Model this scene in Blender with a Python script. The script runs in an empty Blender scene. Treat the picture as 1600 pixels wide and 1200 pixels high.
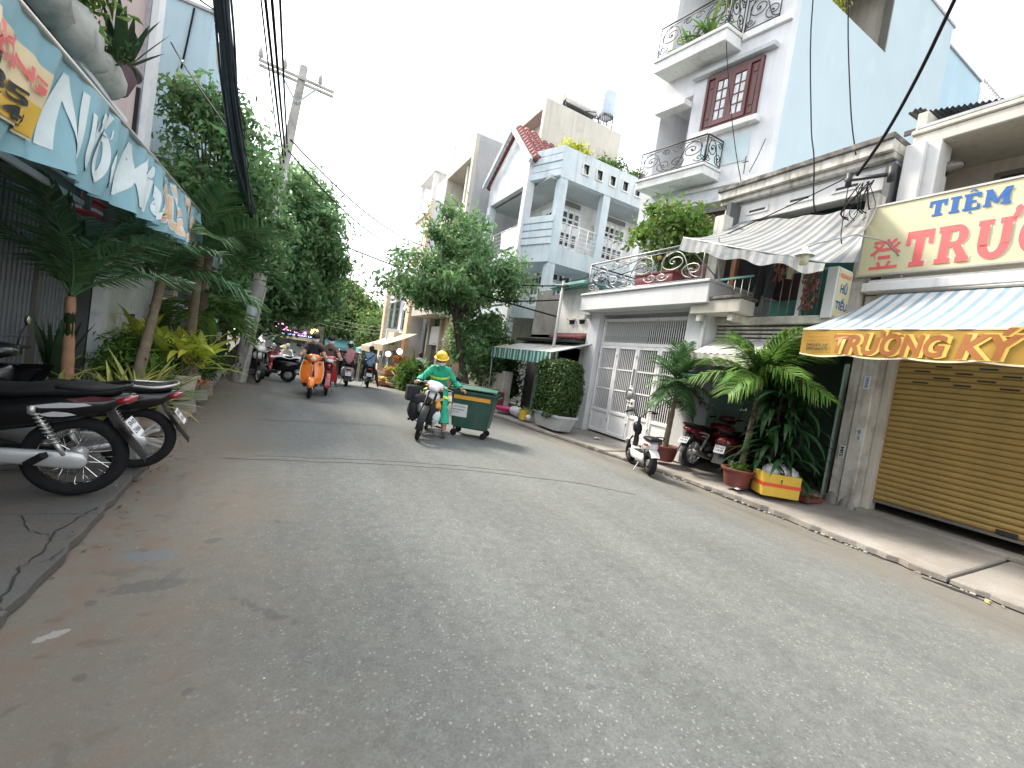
import bpy, bmesh, math, random
import numpy as np
from mathutils import Vector, Matrix, Quaternion, noise
R_ = math.radians
rnd = random.Random(7)
scene = bpy.context.scene
COL = scene.collection

# ------------------------------------------------------------------ camera
cam_d = bpy.data.cameras.new('street_camera')
cam = bpy.data.objects.new('street_camera', cam_d)
COL.objects.link(cam)
scene.camera = cam
cam_d.sensor_width = 36.0
cam_d.lens = 36.0 * 680 / 1600
cam_d.clip_start = 0.05
cam_d.clip_end = 3000
def set_camera(yaw, pitch, roll, pos):
    f = Vector((math.sin(yaw) * math.cos(pitch), math.cos(yaw) * math.cos(pitch), math.sin(pitch)))
    r0 = Vector((math.cos(yaw), -math.sin(yaw), 0))
    u0 = r0.cross(f)
    r = math.cos(roll) * r0 + math.sin(roll) * u0
    u = -math.sin(roll) * r0 + math.cos(roll) * u0
    m = Matrix((r, u, -f)).transposed().to_4x4()
    m.translation = pos
    cam.matrix_world = m
set_camera(math.atan2(358, math.hypot(680, 30)), -math.atan(30 / 680), R_(8.8), Vector((0, 0, 1.55)))

# ------------------------------------------------------------------ sky, sun, exposure
SUN_EL, SUN_AZ = 46, -24          # azimuth from +Y, negative towards -X
world = bpy.data.worlds.new('World')
scene.world = world
world.use_nodes = True
wt = world.node_tree
wt.nodes.clear()
w_out = wt.nodes.new('ShaderNodeOutputWorld')
w_bg = wt.nodes.new('ShaderNodeBackground')
w_bg.inputs['Strength'].default_value = 0.105
sky = wt.nodes.new('ShaderNodeTexSky')
sky.sky_type = 'NISHITA'
sky.sun_disc = False
sky.sun_elevation = R_(SUN_EL)
sky.sun_rotation = R_(SUN_AZ)
sky.dust_density = 3.0
sky.air_density = 1.0
sky.ozone_density = 1.5
hs = wt.nodes.new('ShaderNodeHueSaturation')
hs.inputs['Saturation'].default_value = 0.5
wt.links.new(sky.outputs[0], hs.inputs['Color'])
# thin high overcast laid over the clear sky
w_tc = wt.nodes.new('ShaderNodeTexCoord')
w_n = wt.nodes.new('ShaderNodeTexNoise')
w_n.inputs['Scale'].default_value = 2.2
w_n.inputs['Detail'].default_value = 5
wt.links.new(w_tc.outputs['Generated'], w_n.inputs['Vector'])
w_r = wt.nodes.new('ShaderNodeMapRange')
w_r.inputs['From Min'].default_value = 0.35
w_r.inputs['From Max'].default_value = 0.65
w_r.inputs['To Min'].default_value = 0.3
w_r.inputs['To Max'].default_value = 0.85
wt.links.new(w_n.outputs['Fac'], w_r.inputs['Value'])
w_m = wt.nodes.new('ShaderNodeMix')
w_m.data_type = 'RGBA'
w_m.inputs['B'].default_value = (8.4, 8.7, 9.0, 1)
wt.links.new(w_r.outputs[0], w_m.inputs['Factor'])
wt.links.new(hs.outputs[0], w_m.inputs['A'])
wt.links.new(w_m.outputs['Result'], w_bg.inputs['Color'])
wt.links.new(w_bg.outputs[0], w_out.inputs['Surface'])

sun_d = bpy.data.lights.new('sun', 'SUN')
sun = bpy.data.objects.new('sun', sun_d)
COL.objects.link(sun)
sun_d.energy = 2.3
sun_d.angle = R_(14)
sun_d.color = (1.0, 0.9, 0.76)
sd = Vector((math.sin(R_(SUN_AZ)) * math.cos(R_(SUN_EL)), math.cos(R_(SUN_AZ)) * math.cos(R_(SUN_EL)), math.sin(R_(SUN_EL))))
sun.rotation_euler = sd.to_track_quat('Z', 'Y').to_euler()
sun.location = sd * 60

scene.view_settings.view_transform = 'Standard'
scene.view_settings.look = 'None'
scene.view_settings.exposure = 1.8
scene.view_settings.gamma = 1.0
scene.view_settings.use_curve_mapping = False
scene.cycles.max_bounces = 9
scene.cycles.diffuse_bounces = 6
scene.cycles.transparent_max_bounces = 8

# ------------------------------------------------------------------ materials
MATS = {}
def mat(name, col, rough=0.7, var=0.12, vs=3.0, metal=0.0, bump=0.0, bs=40.0, dirt=None, fine=0.0, attr=False, spec=0.5, coat=0.0,
        sss=0.0, emit=None, streak=None, trans=0.0):
    """Procedural surface: base colour broken by two noises, optional stains (dirt=(colour, amount, scale)),
    vertical run-off streaks (streak=(colour, amount)), relief, per-leaf variation from a mesh attribute."""
    m = bpy.data.materials.new(name)
    m.use_nodes = True
    t = m.node_tree
    n, L = t.nodes, t.links
    b = n['Principled BSDF']
    b.inputs['Roughness'].default_value = rough
    b.inputs['Metallic'].default_value = metal
    b.inputs['Specular IOR Level'].default_value = spec
    if coat: b.inputs['Coat Weight'].default_value = coat; b.inputs['Coat Roughness'].default_value = 0.08
    tc = n.new('ShaderNodeTexCoord')
    c = None
    base = n.new('ShaderNodeRGB'); base.outputs[0].default_value = (*col, 1)
    c = base.outputs[0]
    def mixc(fac, a, bcol):
        x = n.new('ShaderNodeMix'); x.data_type = 'RGBA'
        if isinstance(fac, float): x.inputs['Factor'].default_value = fac
        else: L.new(fac, x.inputs['Factor'])
        L.new(a, x.inputs['A'])
        if isinstance(bcol, tuple): x.inputs['B'].default_value = (*bcol, 1)
        else: L.new(bcol, x.inputs['B'])
        return x.outputs['Result']
    def nz(scale, detail=4, vec=None, rough_=0.55):
        x = n.new('ShaderNodeTexNoise'); x.inputs['Scale'].default_value = scale; x.inputs['Detail'].default_value = detail
        x.inputs['Roughness'].default_value = rough_
        L.new(vec if vec else tc.outputs['Object'], x.inputs['Vector'])
        return x.outputs['Fac']
    def rng(v, a, bb, c0=0.0, c1=1.0):
        x = n.new('ShaderNodeMapRange'); x.inputs['From Min'].default_value = a; x.inputs['From Max'].default_value = bb
        x.inputs['To Min'].default_value = c0; x.inputs['To Max'].default_value = c1
        L.new(v, x.inputs['Value']); return x.outputs[0]
    def val(c0, fac):
        x = n.new('ShaderNodeHueSaturation'); L.new(c0, x.inputs['Color']); L.new(fac, x.inputs['Value']); return x.outputs[0]
    if var: c = val(c, rng(nz(vs), 0.3, 0.7, 1 - var, 1 + var))
    if fine: c = val(c, rng(nz(vs * 45, 2), 0.3, 0.7, 1 - fine, 1 + fine))
    if attr:
        b.inputs['Specular IOR Level'].default_value = 0.22
        a = n.new('ShaderNodeAttribute'); a.attribute_name = 'tone'
        sp = n.new('ShaderNodeSeparateColor'); L.new(a.outputs['Color'], sp.inputs[0])
        x = n.new('ShaderNodeHueSaturation'); L.new(c, x.inputs['Color'])
        L.new(rng(sp.outputs[0], 0, 1, 0.5, 1.55), x.inputs['Value'])
        L.new(rng(sp.outputs[1], 0, 1, 0.455, 0.52), x.inputs['Hue'])
        c = x.outputs[0]
    if dirt:
        dc, amt, sc = dirt
        c = mixc(rng(nz(sc, 6, None, 0.65), 0.62 - 0.3 * amt, 0.75, 0, 0.85), c, dc)
    if streak:
        mp = n.new('ShaderNodeMapping'); mp.inputs['Scale'].default_value = (1, 1, 0.06)
        L.new(tc.outputs['Object'], mp.inputs['Vector'])
        f1 = rng(nz(9, 3, mp.outputs[0]), 0.5, 0.72, 0, streak[1])
        c = mixc(f1, c, streak[0])
    L.new(c, b.inputs['Base Color'])
    if bump:
        bp = n.new('ShaderNodeBump'); bp.inputs['Strength'].default_value = bump; bp.inputs['Distance'].default_value = 0.01
        L.new(nz(bs, 5), bp.inputs['Height']); L.new(bp.outputs[0], b.inputs['Normal'])
    if trans:
        # light passing through thin leaves / cloth
        tr = n.new('ShaderNodeBsdfTranslucent'); L.new(c, tr.inputs['Color'])
        ms = n.new('ShaderNodeMixShader'); ms.inputs[0].default_value = trans
        L.new(b.outputs[0], ms.inputs[1]); L.new(tr.outputs[0], ms.inputs[2])
        L.new(ms.outputs[0], n['Material Output'].inputs['Surface'])
    if emit:
        b.inputs['Emission Color'].default_value = (*emit[0], 1); b.inputs['Emission Strength'].default_value = emit[1]
    MATS[name] = m
    return m
def striped(name, ca, cb, period, axis, duty=0.5, offset=0.0, rough=0.75, trans=0.25, dirt=None):
    m = mat(name, ca, rough, 0.1, 4.0, trans=trans, dirt=dirt, bump=0.1, bs=30)
    t = m.node_tree; n, L = t.nodes, t.links
    rgb = [x for x in n if x.type == 'RGB'][0]
    tgt = [l.to_socket for l in L if l.from_node == rgb]
    tc = [x for x in n if x.type == 'TEX_COORD'][0]
    sp = n.new('ShaderNodeSeparateXYZ'); L.new(tc.outputs['Object'], sp.inputs[0])
    def M2(op, a, b):
        x = n.new('ShaderNodeMath'); x.operation = op
        if isinstance(a, float): x.inputs[0].default_value = a
        else: L.new(a, x.inputs[0])
        x.inputs[1].default_value = b
        return x.outputs[0]
    v = M2('GREATER_THAN', M2('FRACT', M2('ADD', M2('DIVIDE', sp.outputs[axis], period), 100.0 + offset), 0.0), duty)
    x = n.new('ShaderNodeMix'); x.data_type = 'RGBA'
    L.new(v, x.inputs['Factor']); L.new(rgb.outputs[0], x.inputs['A']); x.inputs['B'].default_value = (*cb, 1)
    for s in tgt:
        if s.node != x: L.new(x.outputs['Result'], s)
    return m

GRIME = (0.07, 0.065, 0.055)
mat('white_wall', (0.66, 0.66, 0.645), 0.85, 0.06, 1.5, bump=0.12, bs=25, dirt=((0.4, 0.38, 0.34), 0.25, 1.3), streak=((0.34, 0.33, 0.3), 0.3))
mat('cream_wall', (0.54, 0.51, 0.45), 0.85, 0.07, 1.4, bump=0.12, bs=25, dirt=((0.34, 0.3, 0.25), 0.3, 1.1), streak=((0.3, 0.27, 0.23), 0.35))
mat('old_white', (0.6, 0.58, 0.53), 0.88, 0.1, 2.0, bump=0.25, bs=18, dirt=((0.17, 0.15, 0.12), 0.55, 2.2), streak=((0.12, 0.11, 0.09), 0.6))
mat('black_mould', (0.12, 0.115, 0.105), 0.92, 0.5, 6.0, bump=0.4, bs=20, dirt=((0.4, 0.38, 0.34), 0.4, 5))
mat('sky_blue_wall', (0.44, 0.53, 0.56), 0.85, 0.04, 0.7, bump=0.08, bs=14, dirt=((0.5, 0.6, 0.63), 0.3, 0.6), streak=((0.36, 0.48, 0.52), 0.18))
mat('grey_white_wall', (0.6, 0.61, 0.625), 0.85, 0.05, 1.2, bump=0.1, bs=25, dirt=((0.48, 0.48, 0.5), 0.3, 1.5), streak=((0.45, 0.45, 0.46), 0.3))
mat('pale_blue_wall', (0.5, 0.575, 0.62), 0.85, 0.1, 1.3, bump=0.1, bs=25, dirt=((0.6, 0.64, 0.66), 0.8, 2.2), streak=((0.25, 0.3, 0.34), 0.4))
mat('grey_render', (0.4, 0.42, 0.43), 0.9, 0.1, 0.7, bump=0.15, bs=20, dirt=((0.52, 0.53, 0.53), 0.5, 0.9), streak=((0.24, 0.24, 0.24), 0.3))
mat('pink_wall', (0.55, 0.46, 0.44), 0.85, 0.06, 1.2, bump=0.1, bs=25, streak=((0.36, 0.31, 0.3), 0.3))
mat('left_blue_wall', (0.4, 0.55, 0.62), 0.85, 0.06, 1.0, bump=0.1, bs=25, streak=((0.26, 0.36, 0.4), 0.3))
mat('peach_wall', (0.72, 0.53, 0.38), 0.85, 0.08, 1.2, bump=0.1, bs=25, dirt=((0.4, 0.3, 0.22), 0.3, 1.5))
mat('green_wall', (0.055, 0.2, 0.17), 0.8, 0.12, 2.0, dirt=((0.03, 0.05, 0.05), 0.4, 2))
mat('pale_green_wall', (0.3, 0.43, 0.37), 0.8, 0.1, 2.0, dirt=((0.1, 0.12, 0.1), 0.3, 2))
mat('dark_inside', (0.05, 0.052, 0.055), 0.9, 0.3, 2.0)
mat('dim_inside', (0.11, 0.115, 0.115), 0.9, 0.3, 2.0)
mat('concrete', (0.3, 0.285, 0.26), 0.9, 0.14, 1.2, bump=0.3, bs=30, fine=0.1, dirt=((0.14, 0.125, 0.105), 0.5, 1.6))
mat('pale_concrete', (0.29, 0.272, 0.25), 0.9, 0.12, 1.0, bump=0.3, bs=30, fine=0.1, dirt=((0.17, 0.145, 0.115), 0.75, 1.6))
mat('dark_concrete', (0.095, 0.092, 0.086), 0.92, 0.2, 1.4, bump=0.4, bs=25, fine=0.15, dirt=((0.13, 0.1, 0.075), 0.5, 1.8))
mat('pole_concrete', (0.42, 0.41, 0.38), 0.9, 0.15, 2.0, bump=0.25, bs=40, dirt=((0.18, 0.17, 0.155), 0.4, 2.5))
mat('brown_tile', (0.26, 0.2, 0.16), 0.85, 0.2, 5.0, bump=0.2, bs=50, dirt=((0.15, 0.13, 0.11), 0.4, 3))
mat('soil', (0.09, 0.065, 0.045), 0.95, 0.3, 8.0, bump=0.6, bs=60)
mat('terracotta', (0.17, 0.045, 0.035), 0.65, 0.12, 4.0, dirt=((0.15, 0.07, 0.05), 0.3, 5))
mat('maroon_plastic', (0.2, 0.045, 0.05), 0.45, 0.1, 4.0, dirt=((0.2, 0.12, 0.1), 0.3, 5))
mat('purple_pot', (0.115, 0.065, 0.08), 0.6, 0.12, 4.0, dirt=((0.2, 0.17, 0.17), 0.3, 5))
mat('cream_pot', (0.5, 0.45, 0.38), 0.8, 0.12, 5.0, bump=0.2, bs=30, dirt=((0.16, 0.12, 0.09), 0.5, 5))
mat('roof_tile', (0.24, 0.08, 0.08), 0.8, 0.2, 6.0, dirt=((0.16, 0.08, 0.07), 0.4, 3))
mat('teal_paint', (0.16, 0.4, 0.36), 0.6, 0.1, 3.0, dirt=((0.1, 0.16, 0.14), 0.3, 3))
mat('white_metal', (0.8, 0.8, 0.81), 0.5, 0.05, 3.0, dirt=((0.42, 0.38, 0.33), 0.2, 4))
mat('iron', (0.035, 0.036, 0.04), 0.5, 0.15, 8.0, metal=0.3)
mat('pale_iron', (0.32, 0.33, 0.34), 0.45, 0.15, 8.0, metal=0.5)
mat('steel', (0.5, 0.5, 0.5), 0.35, 0.1, 5.0, metal=0.9)
mat('chrome', (0.72, 0.72, 0.72), 0.14, 0.04, 5.0, metal=1.0)
mat('alloy', (0.5, 0.5, 0.48), 0.42, 0.1, 6.0, metal=0.75)
mat('fence_metal', (0.19, 0.205, 0.225), 0.55, 0.15, 3.0, dirt=((0.1, 0.1, 0.1), 0.3, 4))
mat('rubber', (0.012, 0.012, 0.013), 0.85, 0.2, 8.0, spec=0.25, dirt=((0.035, 0.032, 0.03), 0.3, 8))
mat('black_plastic', (0.01, 0.01, 0.011), 0.45, 0.15, 6.0, spec=0.3, dirt=((0.022, 0.021, 0.02), 0.3, 5))
mat('gloss_black', (0.004, 0.004, 0.005), 0.25, 0.1, 5.0, coat=0.25, spec=0.4)
mat('seat_vinyl', (0.009, 0.01, 0.011), 0.5, 0.15, 6.0, bump=0.2, bs=180, spec=0.3)
mat('orange_paint', (0.82, 0.2, 0.025), 0.25, 0.04, 4.0, coat=0.6)
mat('red_paint', (0.33, 0.018, 0.022), 0.25, 0.05, 4.0, coat=0.6)
mat('dark_red_paint', (0.075, 0.007, 0.011), 0.25, 0.05, 4.0, coat=0.6)
mat('white_paint', (0.75, 0.75, 0.74), 0.3, 0.05, 4.0, coat=0.4, dirt=((0.45, 0.42, 0.38), 0.15, 6))
mat('silver_paint', (0.5, 0.51, 0.52), 0.35, 0.05, 4.0, metal=0.5)
mat('gold_paint', (0.55, 0.4, 0.16), 0.4, 0.05, 4.0, metal=0.2)
mat('plate_white', (0.74, 0.75, 0.76), 0.45, 0.05, 6.0, dirt=((0.45, 0.43, 0.4), 0.2, 9))
mat('print_black', (0.02, 0.02, 0.02), 0.6, 0.0)
mat('tail_red', (0.25, 0.012, 0.02), 0.15, 0.05, 4.0, coat=0.8)
mat('lens_clear', (0.62, 0.64, 0.64), 0.12, 0.04, 4.0, coat=0.8)
mat('amber', (0.42, 0.14, 0.02), 0.2, 0.05, 4.0, coat=0.5)
mat('mirror_glass', (0.75, 0.78, 0.8), 0.05, 0.0, metal=1.0)
mat('skin', (0.45, 0.27, 0.185), 0.55, 0.06, 9.0)
mat('skin_dark', (0.33, 0.185, 0.12), 0.55, 0.06, 9.0)
mat('hair', (0.014, 0.012, 0.011), 0.6, 0.2, 20.0)
mat('mask_cloth', (0.62, 0.68, 0.72), 0.8, 0.06, 12.0)
mat('sanitation_green', (0.02, 0.36, 0.22), 0.8, 0.1, 7.0, bump=0.3, bs=22)
mat('reflective_lime', (0.55, 0.85, 0.12), 0.5, 0.06, 12.0)
mat('helmet_yellow', (0.85, 0.56, 0.045), 0.35, 0.05, 5.0, dirt=((0.6, 0.4, 0.1), 0.2, 7))
mat('black_cloth', (0.022, 0.022, 0.026), 0.85, 0.15, 8.0, bump=0.3, bs=25)
mat('pink_cloth', (0.43, 0.2, 0.22), 0.85, 0.12, 9.0, bump=0.3, bs=25)
mat('blue_cloth', (0.18, 0.28, 0.42), 0.85, 0.12, 9.0, bump=0.3, bs=25)
mat('brown_cloth', (0.2, 0.115, 0.1), 0.85, 0.12, 9.0, bump=0.3, bs=25)
mat('white_cloth', (0.66, 0.67, 0.68), 0.85, 0.08, 9.0, bump=0.3, bs=25)
mat('magenta_cloth', (0.5, 0.07, 0.2), 0.85, 0.12, 9.0)
mat('dark_trousers', (0.03, 0.032, 0.045), 0.85, 0.15, 8.0, bump=0.3, bs=25)
mat('shoe', (0.05, 0.04, 0.035), 0.7, 0.15, 8.0)
mat('straw', (0.56, 0.44, 0.24), 0.85, 0.12, 14.0, bump=0.3, bs=60)
mat('bin_green', (0.02, 0.08, 0.058), 0.5, 0.12, 4.0, dirt=((0.07, 0.08, 0.07), 0.4, 4), streak=((0.09, 0.09, 0.08), 0.35))
mat('bin_lid', (0.018, 0.085, 0.058), 0.6, 0.1, 4.0, dirt=((0.1, 0.13, 0.11), 0.3, 5))
mat('orange_band', (0.72, 0.35, 0.04), 0.6, 0.08, 8.0, dirt=((0.4, 0.22, 0.06), 0.3, 8))
mat('foam_yellow', (0.66, 0.43, 0.05), 0.7, 0.06, 6.0, bump=0.15, bs=70, dirt=((0.5, 0.36, 0.1), 0.2, 7))
mat('red_tape', (0.7, 0.07, 0.03), 0.4, 0.05, 6.0)
mat('plastic_bag', (0.72, 0.72, 0.74), 0.35, 0.08, 8.0, trans=0.3)
mat('shutter_gold', (0.38, 0.26, 0.085), 0.5, 0.08, 2.0, metal=0.1, dirt=((0.3, 0.22, 0.09), 0.2, 3))
mat('shutter_rail', (0.2, 0.19, 0.17), 0.5, 0.1, 3.0, metal=0.4)
mat('sign_yellow', (0.6, 0.57, 0.36), 0.55, 0.05, 1.0, dirt=((0.62, 0.56, 0.3), 0.3, 1.2), streak=((0.5, 0.45, 0.28), 0.15))
mat('sign_red', (0.72, 0.13, 0.13), 0.5, 0.05, 3.0)
mat('sign_halo', (0.78, 0.68, 0.52), 0.55, 0.04, 3.0)
mat('sign_blue', (0.01, 0.1, 0.34), 0.5, 0.05, 3.0)
mat('valance_yellow', (0.56, 0.34, 0.06), 0.6, 0.07, 4.0, trans=0.3, bump=0.15, bs=14)
mat('valance_letter', (0.36, 0.125, 0.03), 0.6, 0.08, 6.0)
mat('valance_halo', (0.72, 0.47, 0.1), 0.6, 0.05, 6.0)
mat('valance_hem', (0.74, 0.66, 0.46), 0.7, 0.08, 6.0)
mat('left_banner', (0.29, 0.52, 0.6), 0.5, 0.12, 2.4, trans=0.3, dirt=((0.33, 0.6, 0.69), 0.5, 1.5))
mat('banner_white', (0.6, 0.68, 0.69), 0.55, 0.06, 6.0)
mat('banner_peach', (0.66, 0.46, 0.32), 0.55, 0.06, 6.0)
mat('banner_patch', (0.68, 0.57, 0.36), 0.55, 0.1, 5.0)
mat('banner_amber', (0.66, 0.42, 0.06), 0.55, 0.1, 5.0)
mat('bag_cloth', (0.4, 0.41, 0.38), 0.85, 0.15, 3.0, bump=0.4, bs=9, dirt=((0.16, 0.17, 0.15), 0.6, 4))
mat('gable_grey', (0.42, 0.44, 0.47), 0.85, 0.1, 1.5, dirt=((0.6, 0.62, 0.64), 0.7, 2.2))
mat('aluminium', (0.48, 0.46, 0.43), 0.4, 0.1, 5.0, metal=0.6)
mat('board_white', (0.66, 0.67, 0.68), 0.6, 0.05, 3.0, dirt=((0.5, 0.5, 0.5), 0.3, 3))
mat('door_white', (0.74, 0.77, 0.78), 0.6, 0.05, 3.0, dirt=((0.4, 0.4, 0.38), 0.25, 3))
mat('stone_block', (0.42, 0.37, 0.29), 0.88, 0.25, 5.0, bump=0.3, bs=30, dirt=((0.22, 0.19, 0.15), 0.4, 5))
mat('dark_stone', (0.12, 0.115, 0.11), 0.85, 0.3, 6.0, bump=0.4, bs=25)
mat('wood_red', (0.085, 0.017, 0.015), 0.45, 0.15, 6.0, coat=0.1)
mat('wood_dark', (0.05, 0.022, 0.018), 0.45, 0.2, 6.0)
mat('timber', (0.28, 0.13, 0.06), 0.7, 0.2, 6.0)
mat('glass_pane', (0.3, 0.34, 0.36), 0.08, 0.2, 1.5, coat=0.4)
mat('glass_dark', (0.045, 0.055, 0.06), 0.08, 0.3, 2.0, coat=0.5)
mat('curtain_pane', (0.5, 0.52, 0.52), 0.2, 0.3, 7.0, coat=0.5)
mat('corrugated', (0.09, 0.095, 0.1), 0.6, 0.2, 3.0, metal=0.3)
mat('corrugated_pale', (0.5, 0.5, 0.48), 0.6, 0.15, 3.0, dirt=((0.3, 0.26, 0.2), 0.4, 2))
mat('bark', (0.16, 0.125, 0.095), 0.92, 0.25, 6.0, bump=0.6, bs=30, dirt=((0.28, 0.26, 0.22), 0.3, 6))
mat('bark_dark', (0.075, 0.06, 0.05), 0.92, 0.25, 6.0, bump=0.6, bs=30)
mat('palm_trunk', (0.2, 0.16, 0.11), 0.85, 0.2, 9.0, bump=0.4, bs=30, dirt=((0.15, 0.12, 0.09), 0.3, 8))
mat('palm_trunk_orange', (0.36, 0.2, 0.12), 0.8, 0.15, 9.0, bump=0.3, bs=30)
mat('leaf_mango', (0.145, 0.28, 0.12), 0.5, 0.12, 1.2, attr=True, trans=0.5)
mat('leaf_bright', (0.13, 0.24, 0.05), 0.5, 0.12, 1.2, attr=True, trans=0.35)
mat('leaf_deep', (0.055, 0.125, 0.045), 0.5, 0.15, 2.0, attr=True, trans=0.25)
mat('leaf_far', (0.15, 0.25, 0.08), 0.55, 0.12, 1.0, attr=True, trans=0.3)
mat('leaf_hedge', (0.05, 0.105, 0.03), 0.5, 0.12, 3.0, attr=True, trans=0.25)
mat('leaf_palm', (0.075, 0.165, 0.065), 0.42, 0.15, 3.0, attr=True, trans=0.3)
mat('leaf_palm_bright', (0.1, 0.215, 0.045), 0.42, 0.15, 3.0, attr=True, trans=0.35)
mat('leaf_palm_dark', (0.085, 0.19, 0.085), 0.4, 0.15, 3.0, attr=True, trans=0.2)
mat('leaf_croton', (0.5, 0.58, 0.09), 0.42, 0.35, 9.0, attr=True, trans=0.35)
mat('leaf_croton_green', (0.12, 0.25, 0.05), 0.42, 0.3, 9.0, attr=True, trans=0.3)
mat('leaf_yellow_edge', (0.4, 0.42, 0.12), 0.45, 0.25, 12.0, attr=True, trans=0.3)
mat('leaf_dark_sword', (0.03, 0.065, 0.032), 0.45, 0.25, 14.0, attr=True, trans=0.1)
mat('leaf_dracaena', (0.025, 0.075, 0.03), 0.35, 0.2, 4.0, attr=True, trans=0.2)
mat('dry_leaf', (0.24, 0.17, 0.09), 0.8, 0.35, 20.0, attr=True)
mat('yellow_leaf', (0.75, 0.5, 0.08), 0.6, 0.15, 8.0)
mat('flower_orange', (0.6, 0.2, 0.08), 0.6, 0.2, 8.0)
mat('cable_black', (0.012, 0.012, 0.014), 0.8, 0.2, 8.0, spec=0.15)
mat('cable_blue', (0.04, 0.055, 0.075), 0.65, 0.25, 8.0)
mat('porcelain', (0.4, 0.36, 0.33), 0.25, 0.1, 8.0)
mat('sausage', (0.2, 0.06, 0.045), 0.4, 0.4, 30.0, dirt=((0.5, 0.36, 0.3), 0.3, 40))
mat('lamp_shade', (0.55, 0.56, 0.53), 0.4, 0.06, 4.0)
mat('lamp_glass', (0.75, 0.72, 0.55), 0.3, 0.04, 4.0, trans=0.4)
mat('pink_plastic', (0.6, 0.05, 0.2), 0.4, 0.08, 5.0)
mat('blue_sign', (0.03, 0.12, 0.4), 0.5, 0.06, 4.0)
mat('red_lantern', (0.45, 0.06, 0.08), 0.6, 0.1, 5.0)
mat('fruit_yellow', (0.62, 0.42, 0.06), 0.5, 0.3, 12.0)
mat('fruit_orange', (0.6, 0.25, 0.05), 0.5, 0.3, 12.0)
mat('fruit_green', (0.2, 0.32, 0.05), 0.5, 0.3, 12.0)
mat('beige_canvas', (0.6, 0.5, 0.36), 0.8, 0.1, 3.0, trans=0.3, dirt=((0.4, 0.33, 0.24), 0.3, 3))
mat('teal_canvas', (0.14, 0.36, 0.38), 0.8, 0.1, 3.0, trans=0.2)
mat('neon_pink', (0.8, 0.25, 0.6), 0.4, 0.0, emit=((1.0, 0.3, 0.75), 1.6))
mat('neon_blue', (0.3, 0.3, 0.8), 0.4, 0.0, emit=((0.35, 0.4, 1.0), 1.6))
mat('neon_amber', (0.8, 0.5, 0.1), 0.4, 0.0, emit=((1.0, 0.6, 0.15), 1.2))
mat('bulb_white', (0.8, 0.8, 0.75), 0.4, 0.0, emit=((1.0, 0.98, 0.9), 1.5))
mat('water_tank', (0.42, 0.48, 0.58), 0.4, 0.06, 3.0, metal=0.3)
striped('awning_grey', (0.38, 0.375, 0.36), (0.18, 0.205, 0.23), 0.155, 1, 0.52, 0.1, dirt=((0.3, 0.28, 0.24), 0.25, 2.5))
striped('awning_blue', (0.56, 0.57, 0.57), (0.22, 0.32, 0.39), 0.155, 1, 0.6, 0.0)
striped('awning_valance_old', (0.5, 0.5, 0.48), (0.33, 0.37, 0.4), 0.155, 1, 0.5, 0.1, dirt=((0.12, 0.11, 0.1), 0.55, 4))
striped('awning_green', (0.6, 0.7, 0.62), (0.03, 0.27, 0.24), 0.2, 1, 0.42)

# ------------------------------------------------------------------ mesh helpers
WROOT = set()
def thing(name, label, cat, loc=(0, 0, 0), rz=0.0, group=None, world=False):
    o = bpy.data.objects.new(name, None)
    COL.objects.link(o)
    o.empty_display_size = 0.2
    o.location = loc
    o.rotation_euler = (0, 0, rz)
    o['label'] = label; o['category'] = cat
    if group: o['group'] = group
    if world: WROOT.add(o.name)          # parts of this thing are given in world coordinates
    return o
def tag(o, label, cat, group=None, kind=None):
    o['label'] = label; o['category'] = cat
    if group: o['group'] = group
    if kind: o['kind'] = kind
    return o
def link(name, me, parent=None, loc=None):
    o = bpy.data.objects.new(name, me)
    COL.objects.link(o)
    if parent is not None:
        o.parent = parent
        if parent.name in WROOT: o.location = -Vector(parent.location)
    if loc is not None: o.location = Vector(loc) + (o.location if parent is not None and parent.name in WROOT else Vector())
    return o
def children(o): return [c for c in list(o.children)]
def copy_tree(o, parent=None):
    c = o.copy(); COL.objects.link(c)
    if parent: c.parent = parent
    for ch in children(o): copy_tree(ch, c)
    return c

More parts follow.
